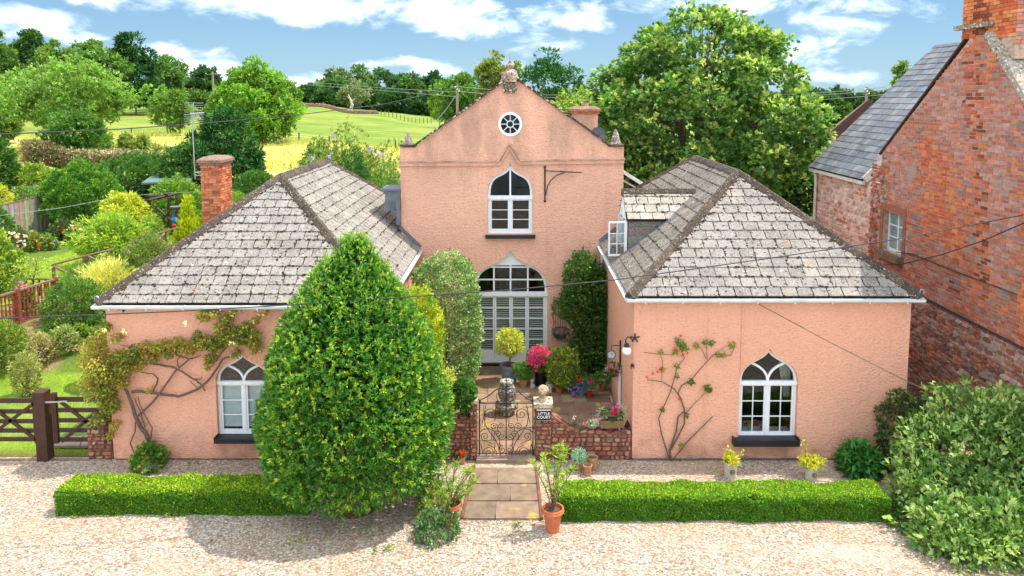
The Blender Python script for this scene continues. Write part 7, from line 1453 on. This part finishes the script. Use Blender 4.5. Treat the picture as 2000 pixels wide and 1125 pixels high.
# flower border under the board fence
def flowers(label, u0, u1, v0, v1, Y, col, tips, fl, nf, fr_, name='flower_clump'):
    t = gb(name, label, u0, u1, v0, v1, Y, int((u1 - u0) * (v1 - v0) * 1.3) + 600, .11, col, tips, .25, cat='flowers', depth=.5, amp=.2)
    pts = []
    for i in range(nf): pts.append(at(random.uniform(u0 + 4, u1 - 4), random.uniform(v0 + 2, v0 + (v1 - v0) * .7), Y - (u1 - u0) * .008))
    add_flowers(t, pts, fr_, fl, 8); return t
flowers('dark leaved dahlias with red flowers by the board fence', 106, 140, 430, 480, 17.4, (.06, .08, .05), (.15, .22, .04), [(.75, .02, .02)], 9, .10)
flowers('dahlias with red and white flowers below the round bush', 132, 168, 440, 492, 16.6, (.08, .15, .04), (.3, .36, .08), [(.75, .02, .03), (.85, .82, .80)], 14, .11)
flowers('blue and orange border flowers in the middle of the border', 76, 112, 462, 505, 15.200000000000001, (.11, .19, .05), (.3, .33, .06), [(.25, .25, .6), (.7, .2, .06)], 10, .08)
flowers('orange tinted border flowers beside the pink ones', 48, 82, 455, 500, 14.8, (.16, .20, .05), (.42, .26, .07), [(.75, .25, .12)], 8, .08)
flowers('pink and white phlox with dark leaves at the left border', 8, 56, 448, 520, 14.200000000000001, (.07, .12, .04), (.24, .30, .07), [(.85, .70, .72), (.80, .35, .45)], 18, .11)
flowers('pink flowers in front of the short balustrade', 28, 62, 548, 578, 6.4, (.15, .24, .05), None, [(.75, .22, .40)], 10, .08)
# climbers and scrub on the bank
for i, (u0, u1, v0, v1, Y) in enumerate(((60, 100, 655, 700, 4.2), (100, 150, 640, 690, 4.6), (0, 40, 660, 700, 4.8), (130, 175, 640, 675, 5.6))):
    gb('rockery_plant', ('straw coloured rockery plant at the edge of the front lawn', 'green and pink rockery plant above the front lawn', 'reddish rockery plant at the far left of the bank', 'trailing rockery plant below the leafy scrub')[i], u0, u1, v0, v1, Y, 2500, .08, ((.34, .30, .14), (.18, .25, .06), (.38, .26, .14), (.16, .24, .06))[i], (.55, .40, .30), .25, asp=.35, cat='plant')
gb('bank_shrub', 'leafy green scrub on the bank below the yellow shrub', 150, 214, 592, 650, 6.4, 6500, .09, (.15, .24, .045), (.55, .42, .28), .12)
gb('bank_shrub', 'lush green scrub in the middle of the stony bank', 85, 170, 624, 680, 5.3, 8000, .09, (.15, .25, .045), (.34, .38, .09), .25)
gb('bank_shrub', 'dry reddish rockery plants low on the stony bank', 20, 140, 676, 730, 4.6, 8000, .08, (.36, .26, .15), (.52, .34, .25), .35, asp=.3)
gb('bank_shrub', 'pale green tuft on the lower bank', 28, 70, 690, 742, 2.9, 3000, .08, (.26, .27, .09), (.50, .40, .2), .2, asp=.25)
gb('bank_shrub', 'greenery behind the climbing rose at the wing corner', 176, 208, 640, 700, 3.5, 3500, .09, (.14, .22, .045), (.4, .34, .2), .15)
sm = thing('young_apple', 'spindly young tree with lime leaves beside the balustrade', 'tree', tuple(G(62, 590))); mb = MB(); mb.tube([G(62, 592), at(66, 540, 7), at(72, 515, 7), at(68, 505, 7)], [.03, .025, .02, .008], 6); mb.build('trunk', 'bark', sm)
V, C_ = shrub('', '', '', at(64, 522, 7), (.55, .4, .3), 500, .09, (.26, .33, .06), (.45, .45, .1), .3, build=False, depth=.9, amp=.3); link('foliage', quadmesh(V, C_, 'foliage', 'leaf', tuple(org(sm))), sm)
# grass tufts on the front lawn
n = 26000; gx = rng.uniform(-15.5, -8.7, n); gy = rng.uniform(.2, 8.5, n); z = GZ(gx, gy); k = (z < .5); P = np.stack([gx, gy, z - .03], 1)[k]
V = leafquads(P, np.tile([0, 0, 1.0], (len(P), 1)), .055, .14, .5, 0, .1); o = link('grass', quadmesh(V, mixcol(len(P), (.20, .32, .035), .25, .1, (.36, .38, .08), .15), 'grass', 'leaf')); o['kind'] = 'stuff'
k = rng.integers(0, len(lawnV), 16000); P = lawnV[k] + rng.uniform(-.1, .1, (len(k), 3)) * np.array([1, 1, .0]); V = leafquads(P, np.tile([0, 0, 1.0], (len(P), 1)), .06, .2, .5, 0, .1); o = link('grass', quadmesh(V, mixcol(len(P), (.23, .33, .04), .2, .1, (.34, .38, .07), .15), 'grass', 'leaf')); o['kind'] = 'stuff'
n = 14000; u = rng.uniform(0, 860, n); vv = rng.uniform(262, 330, n); P = []
xx = rng.uniform(-30, 0, n); yy = rng.uniform(35, 60, n); P = np.stack([xx * (yy + 20) / 50, yy, GZ(xx * (yy + 20) / 50, yy) - .04], 1)
V = leafquads(P, np.tile([0, 0, 1.0], (n, 1)), .34, .16, .5, 0, .1); o = link('dry_grass', quadmesh(V, mixcol(n, (.50, .42, .14), .2, .1, (.30, .34, .08), .3), 'dry_grass', 'leaf')); o['kind'] = 'stuff'

# ================================================================== pots, urn, ornaments
def potprof(r, h, taper=.72, rim=.12):
    b = r * taper; return [(.001, 0), (b, 0), (b + (r - b) * (1 - rim) * .95, h * (1 - rim)), (r * 1.08, h * (1 - rim)), (r * 1.08, h), (r * .93, h), (r * .88, h * .86), (.001, h * .87)]
def pot(name, label, x, y, z, r, h, mat, cat='pot', taper=.72, soil=True, group=None, rim=.12, col=None):
    t = thing(name, label, cat, (x, y, z), group); mb = MB(); mb.lathe(potprof(r, h, taper, rim), (x, y, z), 20, col); mb.build('pot', mat, t, smooth=False)
    if soil: mb = MB(); mb.lathe([(.001, h * .885), (r * .5, h * .89), (r * .885, h * .875)], (x, y, z), 14); mb.build('soil', 'mulch', t)
    return t
def fol(t, cen, rad, nl, L, col, tips=None, tipf=.2, zmin=-9, name='foliage', mat='leaf', **kw):
    V, C = shrub('', '', '', cen, rad, nl, L, col, tips, tipf, build=False, zmin=zmin, **kw); return link(name, quadmesh(V, C, name, mat, tuple(org(t))), t)
ZC = .10     # courtyard level
def onz(u, v, z): return WZ(u, v, z)
S = lambda y: (y + CD) / F
# urn fountain
q = onz(989.5, 812, ZC); ux, uy = q.x, q.y + .12; s = S(uy); k = s
ur = thing('urn_fountain', 'weathered stone urn water feature standing in a round basin', 'fountain', (ux, uy, ZC))
mb = MB(); rb = 24 * k; mb.lathe([(.001, 0), (rb * .62, 0), (rb * .7, .04), (rb * .55, .07), (rb * .95, .16), (rb, .22), (rb * 1.02, .26), (rb * .93, .26), (rb * .85, .19), (.001, .18)], (ux, uy, ZC), 28, (.24, .22, .18)); mb.build('basin', 'carved', ur, smooth=True)
mb = MB(); hu = (W(990, 741, uy).z - ZC - .2); ru = 18.2 * k; mb.lathe([(ru * .75, 0), (ru * .78, .03), (ru * .45, .07), (ru * .5, .12), (ru * .8, hu * .3), (ru, hu * .52), (ru * .99, hu * .66), (ru * .82, hu * .80), (ru * .62, hu * .86), (ru * .74, hu * .92), (ru * .76, hu), (ru * .6, hu), (ru * .5, hu * .9)], (ux, uy, ZC + .17), 26, (.21, .20, .19)); mb.build('urn', 'carved', ur, smooth=True)
mb = MB(); mb.lathe([(.001, hu * .95), (ru * .62, hu * .95)], (ux, uy, ZC + .17), 16, (.4, .36, .3));
for i in range(14): a = i * .45; mb.ball((ux + ru * .45 * math.cos(a), uy + ru * .45 * math.sin(a), ZC + .17 + hu * .97), .035, 6, 4, (.5, .47, .4))
mb.build('pebbles', 'carved', ur); mb = MB(); mb.lathe([(.001, .195), (rb * .86, .195)], (ux, uy, ZC), 20, (.30, .24, .08)); mb.build('water', 'attr', ur)
# ball topiary
q = onz(995, 750, ZC); tx, ty = q.x, q.y + .2; k = S(ty)
tp_ = pot('topiary', 'round golden standard shrub on a bare stem in a blue glazed pot', tx, ty, ZC, 18 * k, 35 * k, 'glaze', 'potted tree', .82)
zb = W(996, 668, ty).z; mb = MB(); mb.tube([(tx, ty, ZC + .3), (tx + .01, ty, ZC + .6), (tx, ty, zb)], .02, 7); mb.build('stem', 'bark', tp_)
fol(tp_, (tx, ty, zb), (26.5 * k, 26.5 * k, 27 * k), 5200, .055, (.30, .34, .05), (.66, .60, .14), .6, depth=.35, lump=.06, spread=1)
# hydrangea
q = onz(1057, 756, ZC); hx, hy = q.x, q.y + .15; k = S(hy); hp = pot('hydrangea', 'bright pink hydrangea in a tall dark blue pot', hx, hy, ZC, 14 * k, 36 * k, 'dark_pot', 'potted plant', .85)
c = W(1056, 702, hy); fol(hp, (c.x, hy, c.z), (27 * k, 24 * k, 22 * k), 2600, .075, (.09, .19, .035), (.2, .3, .05), .2, asp=.7)
pts = []
for x, y in ((890, 790), (915, 783), (945, 785), (965, 780), (875, 820), (905, 815), (930, 808), (955, 815), (985, 815), (1000, 822), (870, 850), (895, 845), (920, 840), (945, 860), (975, 850), (1000, 852), (865, 875), (890, 880), (925, 890), (905, 918), (960, 880)):
    pts.append(at(780 + x / 3.41, 450 + y / 3.41, hy - .36))
add_flowers(hp, pts, .085, [(.80, .05, .30), (.85, .10, .38), (.70, .03, .24)], 60, 'flower_head', pl=.42)
def place(name, label, u, vbase, rpx, hpx, mat, cat='potted plant', taper=.72, dz=ZC, **kw):
    q = onz(u, vbase, dz); k = S(q.y); t = pot(name, label, q.x, q.y + rpx * k * .7, dz, rpx * k, hpx * k, mat, cat, taper, **kw); return t, q.x, q.y + rpx * k * .7, k
t, x, y, k = place('potted_plant', 'green feathery plant in a terracotta pot left of the hydrangea', 1022, 759, 9, 19, 'terracotta_old'); c = W(1022, 724, y); fol(t, (x, y, c.z), (19 * k, .2, 16 * k), 1500, .07, (.08, .20, .03), (.2, .32, .05), .2, asp=.25, depth=.6)
t, x, y, k = place('potted_plant', 'large yellow green leafed euonymus in a pot beside the hydrangea', 1092, 768, 9, 14, 'terracotta'); c = W(1100, 722, y); fol(t, (c.x, y + .1, c.z), (31 * k, .33, 42 * k), 5200, .07, (.16, .24, .04), (.42, .40, .07), .35, zmin=ZC + .1, amp=.18)
t, x, y, k = place('flower_pot', 'blue lobelia and red geraniums in a round grey pot', 1136, 774, 11.5, 20, 'glaze', taper=.6); fol(t, (x, y, ZC + .38), (.30, .2, .16), 700, .05, (.07, .16, .04)); 
add_flowers(t, [at(u, v, y - .2) for u, v in ((1116, 752), (1122, 758), (1126, 765), (1120, 765), (1114, 760), (1131, 750), (1137, 746), (1143, 752), (1149, 748), (1140, 757), (1128, 757), (1147, 757), (1118, 770), (1124, 772))], .055, [(.17, .14, .62), (.26, .18, .7)], 9); add_flowers(t, [at(u, v, y - .2) for u, v in ((1129, 743), (1125, 735), (1132, 741))], .05, [(.8, .02, .02)], 10)
t, x, y, k = place('flower_pot', 'small red plastic pot with a red geranium', 1152, 777, 5.5, 11, 'red_pl', rim=.3); fol(t, (x, y, ZC + .38), (.14, .1, .20), 300, .05, (.06, .15, .03)); add_flowers(t, [at(1155, 743, y - .1)], .06, [(.8, .03, .02)], 12)
t, x, y, k = place('flower_pot', 'terracotta pot of green leaves in the dark courtyard corner', 1177, 764, 7, 12, 'terracotta'); fol(t, (x, y, ZC + .3), (.18, .15, .14), 300, .08, (.10, .22, .04), asp=.6)
place('empty_pot', 'tall cream pot standing behind the stone ball', 1073, 767, 6.5, 19, 'cream_pot', 'pot', .9)
place('empty_pot', 'small white china pot beside the tall cream one', 1082, 757, 5, 9, 'white', 'pot', .8)
q = onz(1040, 758, ZC); k = S(q.y); st_ = thing('stone_figure', 'small white stone figure of a seated dog on the paving', 'statue', tuple(q)); mb = MB(); mb.lathe([(.001, 0), (.07, 0), (.075, .05), (.05, .13), (.04, .15)], (q.x, q.y, ZC), 12, (.62, .58, .5)); mb.ball((q.x - .01, q.y - .02, ZC + .20), .055, 10, 8, (.62, .58, .5)); mb.ball((q.x - .02, q.y - .075, ZC + .185), .025, 8, 6, (.55, .5, .43)); mb.ball((q.x + .04, q.y, ZC + .24), .018, 6, 4, (.5, .45, .4)); mb.ball((q.x - .045, q.y, ZC + .24), .018, 6, 4, (.5, .45, .4)); mb.ball((q.x + .03, q.y - .05, ZC + .03), .03, 6, 4, (.6, .56, .5)); mb.ball((q.x - .04, q.y - .05, ZC + .03), .03, 6, 4, (.6, .56, .5)); mb.build('figure', 'carved', st_, smooth=True)
# baskets
def basket(label, p, fl, w=.16, part='rack', n=14, fr=.05, trail=None):
    t = thing('hanging_basket', label, 'basket', tuple(p)); p = Vector(p); mb = MB()
    for i in range(9): a = math.pi * i / 8; mb.tube([p + Vector((w * math.cos(a), -w * math.sin(a), 0)), p + Vector((w * .75 * math.cos(a), -w * .75 * math.sin(a), -w * .6)), p + Vector((w * .2 * math.cos(a), -w * .2 * math.sin(a), -w))], .006, 4)
    mb.tube([p + Vector((w * math.cos(a), -w * math.sin(a), 0)) for a in np.linspace(0, math.pi, 12)], .008, 4); mb.tube([p + Vector((w * .75 * math.cos(a), -w * .75 * math.sin(a), -w * .6)) for a in np.linspace(0, math.pi, 12)], .006, 4); mb.build('wire_frame', 'iron', t); mb = MB(); mb.lathe([(.02, -w * .9), (w * .68, -w * .6), (w * .9, -.01)], tuple(p + Vector((0, -.03, 0))), 12); mb.build('liner', 'mulch', t)
    fol(t, tuple(p + Vector((0, -.08, .06))), (w * 1.1, w, .13), 500, .05, (.08, .17, .04)); 
    for cols, m in fl: add_flowers(t, [tuple(p + Vector((random.uniform(-1.1, 1.1) * w, -.08 - random.uniform(0, w), random.uniform(-.16, .22)))) for _ in range(m)], fr, cols, 9)
    return t
p = W(1094, 650, GY); hb1 = basket('wall basket of blue lobelia beneath a wire rack right of the garden doors', p, [([(.17, .14, .62), (.28, .2, .7)], 14), ([(.8, .03, .02)], 3)], .2)
mb = MB()
for i in range(6): a = W(1081 + i * 4.5, 600, GY - .05); b = W(1081 + i * 4.5, 640, GY - .05); mb.tube([a, b], .006, 4)
mb.build('rack', 'iron', hb1); add_flowers(hb1, [at(1078, 620, GY - .2), at(1084, 628, GY - .2)], .05, [(.8, .03, .02)], 10)
p = WX(1200, 722, 2.22); p = Vector((2.2, yk - .02, W(1200, 722, yk).z)); basket('wall basket with red geraniums and purple trailers under the clock', p, [([(.75, .04, .06), (.8, .12, .15)], 9), ([(.42, .25, .6)], 9)], .17)
# trough and ornaments on top of the curved wall
zw = zf(836) + .04
def onw(u, v, Y=.12): return W(u, v, Y)
a, b = onw(1172, 832), onw(1218, 838); tr_ = thing('trough', 'wooden trough of pink cyclamen and silver plants on the wall by the right wing', 'planter', ((a.x + b.x) / 2, .15, zw)); mb = MB(); mb.box((a.x, .06, zw), (b.x, .28, zw + .15), (.26, .15, .06)); mb.build('box', 'fence_wood', tr_); mb = MB(); mb.box((a.x + .02, .08, zw + .151), (b.x - .02, .26, zw + .16)); mb.build('soil', 'soil', tr_)
cxm = (a.x + b.x) / 2; fol(tr_, (cxm, .17, zw + .24), (.26, .12, .13), 700, .05, (.06, .15, .04)); fol(tr_, (a.x + .05, .17, zw + .27), (.08, .08, .12), 220, .06, (.45, .5, .42), name='silver_foliage', asp=.2); fol(tr_, (b.x - .06, .17, zw + .27), (.09, .08, .15), 260, .07, (.45, .48, .40), name='silver_foliage', asp=.2)
add_flowers(tr_, [(cxm + random.uniform(-.12, .14), .05 + random.uniform(0, .1), zw + .25 + random.uniform(0, .2)) for _ in range(11)], .055, [(.80, .04, .25), (.6, .02, .08), (.7, .05, .35)], 10)
add_flowers(tr_, [onw(1175, 833, 0), onw(1210, 840, -.02), onw(1170, 808, .1)], .035, [(.35, .2, .7)], 7)
q = onw(1136, 829); pt = thing('wall_plant', 'little pink flowers growing on top of the curved wall', 'plant', (q.x, .12, zw)); fol(pt, (q.x, .12, zw + .08), (.2, .08, .07), 260, .045, (.12, .2, .05)); add_flowers(pt, [onw(u, v, .05) for u, v in ((1133, 830), (1138, 828), (1143, 827), (1148, 826), (1166, 820), (1171, 818), (1168, 823))], .05, [(.85, .3, .5)], 10)
q = onw(1156, 833); bw2 = thing('shell_bowl', 'shallow bowl of white succulents on the curved wall', 'bowl', (q.x, .1, zw)); mb = MB(); mb.lathe([(.001, 0), (.09, .01), (.14, .07), (.12, .07), (.08, .05), (.001, .05)], (q.x, .1, zw), 14, (.40, .30, .18)); mb.build('bowl', 'carved', bw2); fol(bw2, (q.x, .1, zw + .09), (.1, .08, .05), 160, .045, (.35, .5, .35), (.7, .75, .7), .4)
q = onw(1122, 830); ow = thing('owl_ornament', 'small owl shaped ornament on the sweep of the wall', 'ornament', (q.x, .14, zw)); zo = zw + .04; mb = MB(); mb.lathe([(.001, 0), (.055, 0), (.07, .06), (.065, .12), (.045, .15), (.055, .18), (.05, .22), (.001, .24)], (q.x, .14, zo), 12, (.20, .14, .09)); mb.build('body', 'carved', ow, smooth=True)
for sx in (-1, 1): mb = MB(); mb.ball((q.x + sx * .022, .095, zo + .195), .018, 8, 6, (.7, .65, .5)); mb.build('eye', 'attr', ow)
q = onw(1228, 838); lt2 = thing('lantern', 'tiny dark pyramid lamp at the end of the wall by the wing', 'lantern', (q.x, .12, zw)); mb = MB(); mb.lathe([(.07, 0), (.06, .03), (.02, .12), (.002, .15)], (q.x - .03, .12, zw), 4); mb.build('shade', 'iron', lt2)
# front of the garden wall: three pots with a silver succulent
t, x, y, k = place('succulent_pot', 'silver leaved succulent in a terracotta pot against the garden wall', 1131, 921, 9.5, 20, 'terracotta_old', dz=0); fol(t, (x, y, 30 * k), (12 * k, 12 * k, 13 * k), 700, .06, (.36, .48, .46), (.6, .68, .66), .4, depth=.5)
place('empty_pot', 'large empty terracotta pot, the rear one of three by the garden wall', 1157, 920, 11, 27, 'terracotta_old', 'pot', dz=0)
t, x, y, k = place('empty_pot', 'small tan pot in front of the other two by the garden wall', 1148, 931, 9, 22, 'terracotta_old', 'pot', dz=0)
t, x, y, k = place('geranium_pot', 'little terracotta pot with one red geranium left of the iron gate', 902, 908, 7.5, 15, 'terracotta_old', dz=0); fol(t, (x, y, 20 * k), (8 * k, .06, 7 * k), 200, .05, (.07, .17, .04)); add_flowers(t, [at(u, v, y - .08) for u, v in ((900, 881), (906, 883), (902, 887))], .055, [(.75, .02, .03)], 12)
# cream pots with yellow plants
for u, vb, lab in ((1429, 936, 'cream pot with a sparse yellow plant left of the right wing window'), (1588, 942, 'cream bucket pot with a spreading yellow plant right of the right wing window')):
    t, x, y, k = place('cream_planter', lab, u, vb, 14.5, 33, 'cream_pot', dz=0, taper=.78, rim=.08); wide = u > 1500
    fol(t, (x, y, 38 * k), ((26 if wide else 15) * k, .2, 10 * k), 800 if wide else 420, .055, (.42, .40, .04), (.62, .52, .05), .5, depth=.7, asp=.6)
    V, C_ = [], []
    a = Vector((x + (-.15 if wide else -.02), y, 36 * k)); b = Vector(at(1571 if wide else 1423, 852 if wide else 870, y)); mb = MB(); mb.tube([a, a.lerp(b, .5) + Vector((.03, 0, 0)), b], [.006, .005, .003], 5); mb.build('stem', 'bark', t); n = 60; P = np.array([a.lerp(b, random.random()) for _ in range(n)]) + rng.normal(size=(n, 3)) * .035; link('foliage', quadmesh(leafquads(P, rdir(n), .05, .6, 1), mixcol(n, (.45, .42, .05), .3), 'foliage', 'leaf', tuple(org(t))), t)
    if not wide:
        a = Vector((x + .05, y, 36 * k)); b = Vector(at(1452, 882, y)); P = np.array([a.lerp(b, random.random()) for _ in range(26)]) + rng.normal(size=(26, 3)) * .03; link('foliage', quadmesh(leafquads(P, rdir(26), .05, .6, 1), mixcol(26, (.42, .45, .05), .3), 'foliage', 'leaf', tuple(org(t))), t)
    q = 15.0 * k; mb = MB(); 
    for i in range(14):
        a = 2 * math.pi * i / 14; b = 2 * math.pi * (i + 1) / 14; ang = -math.pi / 2 + (.1 if wide else .05); R_ = 12.6 * k + .004
        f_ = lambda w: (x + (R_ + .12 * (z0 := 16 * k + .045 * math.sin(w)) * 0) * math.cos(ang + .045 * math.cos(w) / R_), y + R_ * math.sin(ang + .045 * math.cos(w) / R_) - .012, 16 * k + .045 * math.sin(w)); mb.bar(f_(a), f_(b), .006, .006)
    for i in range(5): a = i * 1.257; mb.ball((x + .02 * math.cos(a), y - R_ - .012, 16 * k + .02 * math.sin(a)), .009, 5, 4)
    mb.build('stamped_rosette', 'brown_wood', t)
# big terracotta pots with oleanders either side of the path
for u, vb, mirror, lab, stems in ((1080, 1044, 1, 'big terracotta pot with a leggy oleander right of the path', ((1067, 905), (1095, 870), (1103, 878), (1040, 905), (1062, 890), (1120, 915), (1098, 895), (1078, 960), (1104, 925), (1090, 945), (1085, 880))),
                                  (879, 1034, -1, 'big terracotta pot with a bushy oleander left of the path', ((850, 945), (868, 915), (890, 905), (915, 920), (930, 940), (838, 965), (905, 950), (885, 940), (918, 960), (860, 965), (900, 975), (875, 985), (925, 915), (835, 985)))):
    t, x, y, k = place('oleander_pot', lab, u, vb, 21.5, 50, 'terracotta', dz=0, taper=.62, rim=.16); V, C_ = [], []; top = Vector((x, y, 44 * k)); mb = MB()
    for su, sv in stems:
        q = Vector(at(su, sv, y + random.uniform(-.25, .25))); m_ = top.lerp(q, .5) + Vector(((top.x - q.x) * .12, 0, 0)); mb.tube([top, m_, q], [.012, .009, .005], 5); n = 46; tt = np.concatenate([1 - rng.random(34) ** 1.8 * .25, rng.uniform(.3, .8, 12)]); P = np.array([m_.lerp(q, max(0, a * 2 - 1)) for a in tt]); dd = nrm(rdir(n) * .8 + np.array([0, 0, .75])); V.append(leafquads(P, dd, .125, .17, .3, 0, .2)); c = mixcol(n, (.22, .32, .05), .25); kk = rng.random(n) < .4; c[kk] = np.array((.42, .45, .08)) * rng.uniform(.8, 1.15, (kk.sum(), 1)); C_.append(c)
    mb.build('stems', 'bark', t); link('foliage', quadmesh(np.concatenate(V), np.concatenate(C_), 'foliage', 'leaf', tuple(org(t))), t)
    mb = MB(); mb.lathe([(21.5 * k * 1.1, 42 * k), (21.5 * k * 1.14, 44 * k), (21.5 * k * 1.1, 46 * k)], (x, y, 0), 20); mb.build('rim_band', 'terracotta', t)
a = onz(852, 1062, 0); shrub('sedum', 'low grey green mound beside the left oleander pot', 'plant', (a.x, a.y + .25, .12), (.36, .34, .33), 3600, .055, (.09, .17, .07), (.22, .30, .14), .3, asp=.55, zmin=0, core=False)
a = onz(846, 1010, 0); shrub('ground_shrub', 'loose dark green plant behind the left oleander pot', 'plant', (a.x, a.y + .2, .15), (.3, .5, .42), 1800, .07, (.10, .18, .04), (.25, .32, .07), .25, zmin=0, core=False, depth=.6)
# weeds and leaf litter on the gravel, a weather vane free hedge edge
for i, (u, v, sz, lab) in enumerate(((742, 1078, .10, 'tiny weed in the gravel below the bay tree'), (735, 1035, .16, 'dark weed in the gravel right of the bay trunk'), (580, 1062, .14, 'weed in the shaded gravel left of the bay trunk'), (335, 1012, .10, 'little green weed at the front of the left hedge'), (152, 1005, .12, 'small weed at the left end of the left hedge'), (762, 1078, .08, 'pale weed in the shadow edge on the gravel'), (378, 908, .10, 'weed at the foot of the left wing wall'), (1010, 1028, .05, 'speck of moss at the path end'))):
    a = onz(u, v, 0); shrub('weed', lab, 'weed', (a.x, a.y, .02), (sz, sz, sz * .6), 70, .05, (.12, .22, .04), (.3, .3, .06), .2, zmin=0, core=False)
n = 900; x = rng.uniform(-7.5, 1.0, n); y = rng.uniform(-3.6, -.2, n); k = rng.random(n) < np.exp(-((x + 3.2) / 1.8) ** 2) ; x, y = x[k], y[k]; P = np.stack([x, y, np.full(len(x), .012)], 1)
V = leafquads(P, np.tile([.3, .3, .15], (len(P), 1)), .055, .5, 1.2, .2, 2.0); V[:, :, 2] = np.clip(V[:, :, 2], .008, .03); o = link('fallen_leaves', quadmesh(V, mixcol(len(P), (.36, .15, .05), .35, .2, (.45, .30, .08), .3), 'fallen_leaves', 'leaf')); o['kind'] = 'stuff'
# loose stones on the gravel close to the camera
n = 26000; x = rng.uniform(-10.5, 10.5, n); y = rng.uniform(-5.2, -.1, n); z = np.zeros(n); r = rng.uniform(.008, .022, n)
ph = rng.uniform(0, 6.28, n); V = np.stack([np.stack([x + r * np.cos(ph + j * 1.571) * rng.uniform(.7, 1.2, n), y + r * np.sin(ph + j * 1.571) * rng.uniform(.7, 1.2, n), np.full(n, .003) + (j % 2) * r * .55 + .004], 1) for j in range(4)], 1)
gcs = np.array([(.72, .64, .52), (.60, .48, .36), (.82, .78, .70), (.40, .36, .33), (.52, .34, .22), (.66, .56, .43)]); c = gcs[rng.integers(0, 6, n)] * rng.uniform(.8, 1.15, (n, 1)); ok = ~((x > -.95) & (x < .5) & (y > -1.8)); o = link('loose_stones', quadmesh(V[ok], np.clip(c[ok], 0, 1), 'loose_stones', 'attr')); o['kind'] = 'stuff'
# jar and figure seen through the panes, ornaments behind the right window
mb = MB(); zz = RW[0][1] + .05
for dx, rr_0, hh, cc in ((.16, .05, .14, (.20, .10, .10)), (.36, .06, .17, (.38, .24, .08)), (.62, .06, .15, (.30, .12, .1))):
    orn = thing('vase', ('small dark vase at the left behind the right wing window', 'ochre vase with leaves in the middle behind the right wing window', 'reddish round vase behind the right wing window')[(dx > .2) + (dx > .5)], 'vase', (RW[0][0] + dx, .38, zz)); mb = MB(); mb.lathe([(.001, 0), (rr_0 * .6, 0), (rr_0, hh * .4), (rr_0 * .6, hh * .85), (rr_0 * .7, hh)], (RW[0][0] + dx, .38, zz), 12, cc); mb.build('vase', 'attr', orn)
    if .2 < dx < .5: fol(orn, (RW[0][0] + dx, .38, zz + .22), (.1, .08, .08), 120, .05, (.08, .17, .04))
for o in list(SC.objects):
    if 'label' in o and 'kind' not in o and o.parent is None: pass
